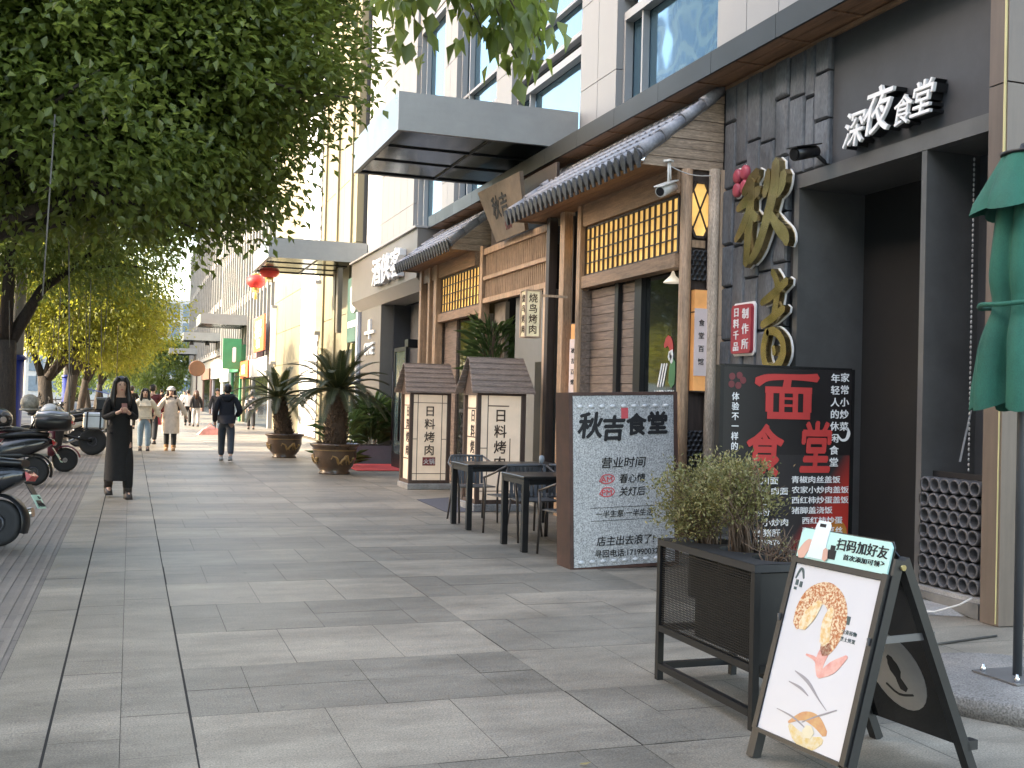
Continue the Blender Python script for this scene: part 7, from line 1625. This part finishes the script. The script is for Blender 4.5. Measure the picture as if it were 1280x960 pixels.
scooter('nearest black scooter, cropped by the left edge, with green number plate at its rear', (-1.72, 11.68, 0), R(72), PBLK, flank=M('paint_olive', (0.20, 0.19, 0.15), 0.4))
scooter('black scooter with a smoky silver domed top box', (-1.98, 18.7, 0), R(84), PBLK, topbox=SILV)
scooter('dark scooter with nose and thin front wheel toward the pavement and black wind apron', (-1.75, 21.7, 0), R(-84), PRED, plate=False, cover=True)
scooter('scooter further along wrapped in a pale cover behind the motorcycle', (-1.9, 31.5, 0), R(95), M('paint_pale', (0.5, 0.49, 0.45), 0.5), plate=False)
for i, (y, lab) in enumerate(((37.0, 'black scooter parked past the motorcycle'), (40.0, 'grey scooter parked past the black one'), (43.5, 'farthest dark scooter of the parked row'))): scooter(lab, (-1.95, y, 0), R(90 + 4 * i), (PBLK, PGRY, PBLK)[i])

def motorcycle(label, loc, rz):
    t = thing('motorcycle', label, 'motorcycle', loc, rz, 'scooters and motorcycles parked along the kerb', 0, R(8)); r = 0.32
    wheel(t, -0.75, r, 0.15, spokes=20, rim=MATS['rim_grey']); wheel(t, 0.75, r + 0.02, 0.11, spokes=20, rim=MATS['rim_grey'])
    P = MB(); loft(P, [(-0.12, 0.88, 0.12, 0.10), (0.05, 0.98, 0.19, 0.15), (0.3, 1.0, 0.21, 0.16), (0.5, 0.94, 0.16, 0.12), (0.62, 0.9, 0.08, 0.08)]); P.build('fuel_tank', PGRY, t)
    P = MB(); loft(P, [(-0.85, 0.98, 0.12, 0.04), (-0.6, 0.96, 0.16, 0.05), (-0.3, 0.90, 0.15, 0.055), (-0.05, 0.90, 0.11, 0.05)]); P.build('seat', MATS['black_plastic'], t)
    P = MB(); P.box(-0.16, 0.16, -0.12, 0.28, 0.30, 0.62); P.lathe([(0.10, -0.24), (0.12, -0.2), (0.12, 0.2), (0.10, 0.24)], (0, 0.02, 0.42), 16, 'x'); P.hull([(-.12, .2, .55), (.12, .2, .55), (-.12, .45, .72), (.12, .45, .72), (-.12, .1, .8), (.12, .1, .8)])
    for k in range(6): P.box(-0.18, 0.18, 0.12, 0.34, 0.60 + k * 0.035, 0.615 + k * 0.035)
    P.build('engine', MATS['black_metal'], t)
    P = MB()
    for s_ in (-1, 1):
        P.tube([(s_ * 0.08, 0.75, r + 0.02), (s_ * 0.09, 0.58, 0.75), (s_ * 0.09, 0.46, 1.1)], 0.026, 8); P.tube([(s_ * 0.08, -0.75, r), (s_ * 0.1, -0.1, 0.45)], 0.028, 8); P.tube([(s_ * 0.1, 0.4, 0.95), (s_ * 0.15, 0.0, 0.75), (s_ * 0.12, -0.4, 0.82), (s_ * 0.12, -0.95, 0.92)], 0.02, 8)
    P.build('frame', MATS['black_metal'], t)
    P = MB(); P.tube([(-0.43, 0.30, 1.17), (-0.2, 0.42, 1.16), (0.2, 0.42, 1.16), (0.43, 0.30, 1.17)], 0.016, 8); P.build('handlebar', MATS['black_metal'], t)
    for s_ in (-1, 1): e = MB(); e.tube([(s_ * 0.28, 0.38, 1.17), (s_ * 0.34, 0.42, 1.34)], 0.007, 6); e.ell((s_ * 0.36, 0.42, 1.37), (0.075, 0.015, 0.045), 10, 8); e.build('mirror', MATS['black_plastic'], t)
    P = MB(); loft(P, [(0.5, 1.0, 0.13, 0.10), (0.62, 1.02, 0.15, 0.13), (0.74, 0.98, 0.09, 0.08)]); P.hull([(-.14, .6, 1.1), (.14, .6, 1.1), (-.1, .5, 1.42), (.1, .5, 1.42), (-.13, .62, 1.1), (.13, .62, 1.1), (-.1, .51, 1.42), (.1, .51, 1.42)]); P.build('fairing', PBLK, t)
    P = MB(); P.tube([(0.14, 0.3, 0.35), (0.17, -0.1, 0.30), (0.19, -0.5, 0.45), (0.22, -0.95, 0.60)], [0.025, 0.028, 0.05, 0.055], 10); P.build('exhaust', MATS['chrome'], t)
    al = M('pannier_alu', (0.50, 0.50, 0.49), 0.35, 0.6, var=0.08)
    for s_ in (-1, 1):
        x0_, x1_ = (0.21, 0.45) if s_ > 0 else (-0.45, -0.21); e = MB(); e.bbox(x0_, x1_, -1.10, -0.60, 0.58, 0.96, 0.03); b_ = e.build('pannier', al, t)
        e = MB()
        for y in (-1.0, -0.70): e.box(x0_ - 0.006, x1_ + 0.006, y - 0.02, y + 0.02, 0.574, 0.966)
        e.box(x0_ - 0.004, x1_ + 0.004, -1.104, -0.596, 0.86, 0.875); e.build('strap', MATS['black_plastic'], b_)
    e = MB(); e.bbox(-0.22, 0.22, -1.22, -0.80, 1.04, 1.34, 0.03); b_ = e.build('top_box', MATS['black_plastic'], t); e = MB(); e.bbox(-0.225, 0.225, -1.225, -0.795, 1.27, 1.35, 0.02); e.build('lid', M('lid_dark', (0.09, 0.09, 0.085), 0.3), b_)
    MB().tube([(-0.15, -0.6, 1.0), (-0.15, -1.2, 1.03), (0.15, -1.2, 1.03), (0.15, -0.6, 1.0)], 0.013, 6).build('rack', MATS['black_metal'], t)
    MB().box(-0.12, 0.12, -1.02, -1.0, 0.86, 0.93).build('tail_light', MATS['tail_red'], t); MB().tube([(-0.12, -0.1, 0.35), (-0.28, -0.02, 0.02)], 0.015, 6).build('stand', MATS['black_metal'], t)
    P = MB(); vs = []
    for k in range(11):
        a = lerp(0.5, 2.4, k / 10)
        for x in (-.07, .07): vs.append((x, 0.75 + 0.37 * math.cos(a), r + 0.02 + 0.37 * math.sin(a)))
    P.add(vs, [(2 * k, 2 * k + 1, 2 * k + 3, 2 * k + 2) for k in range(10)], True); P.build('front_fender', PBLK, t)
    return t
motorcycle('black touring motorcycle with pale aluminium side cases and black top box', (-1.55, 27.6, 0), R(78))
def helmet(label, loc, rz, mat, s=1.0, visor=True):
    t = thing('helmet', label, 'helmet', loc, rz, 'helmets left on the parked bikes'); P = MB(); P.ell((0, 0, 0.12 * s), (0.125 * s, 0.145 * s, 0.13 * s), 18, 12); P.tube([(0.115 * s * math.cos(a), 0.135 * s * math.sin(a), 0.03 * s) for a in [k * math.pi / 10 for k in range(21)]], 0.018 * s, 6, cap=False); P.build('shell', mat, t)
    if visor:
        P = MB(); vs = []
        for k in range(9):
            a = -math.pi / 2 + lerp(-1.1, 1.1, k / 8)
            for z, rr in ((0.06, 1.04), (0.15, 1.05)): vs.append((0.125 * s * rr * math.cos(a), 0.145 * s * rr * math.sin(a), z * s))
        P.add(vs, [(2 * k, 2 * k + 2, 2 * k + 3, 2 * k + 1) for k in range(8)], True); P.build('visor', M('visor_dark', (0.03, 0.03, 0.035), 0.1), t)
        P = MB()
        for sd in (-1, 1): P.lathe([(0.035 * s, -0.008), (0.035 * s, 0.008)], (sd * 0.128 * s, -0.02, 0.12 * s), 12, 'x')
        P.build('visor_hinge', MATS['rim_silver'], t)
helmet('black helmet with round pale visor hinge on the seat of the domed-box scooter', (-1.92, 18.72, 0.87), R(-60), PBLK, 1.35)
helmet('mottled camouflage helmet on the handlebar of the dark scooter', (-1.75, 21.9, 1.10), R(-20), M('camo', (0.10, 0.10, 0.08), 0.6, col2=(0.30, 0.29, 0.24), vscale=14), 1.3, False)
helmet('pale grey open helmet hanging on the front of the dark scooter', (-1.38, 21.55, 1.0), R(-90), M('helmet_grey', (0.45, 0.46, 0.46), 0.35), 1.05, False)
helmet('dark helmet left on the pale covered scooter', (-1.9, 31.4, 0.88), R(0), PBLK, 1.1)
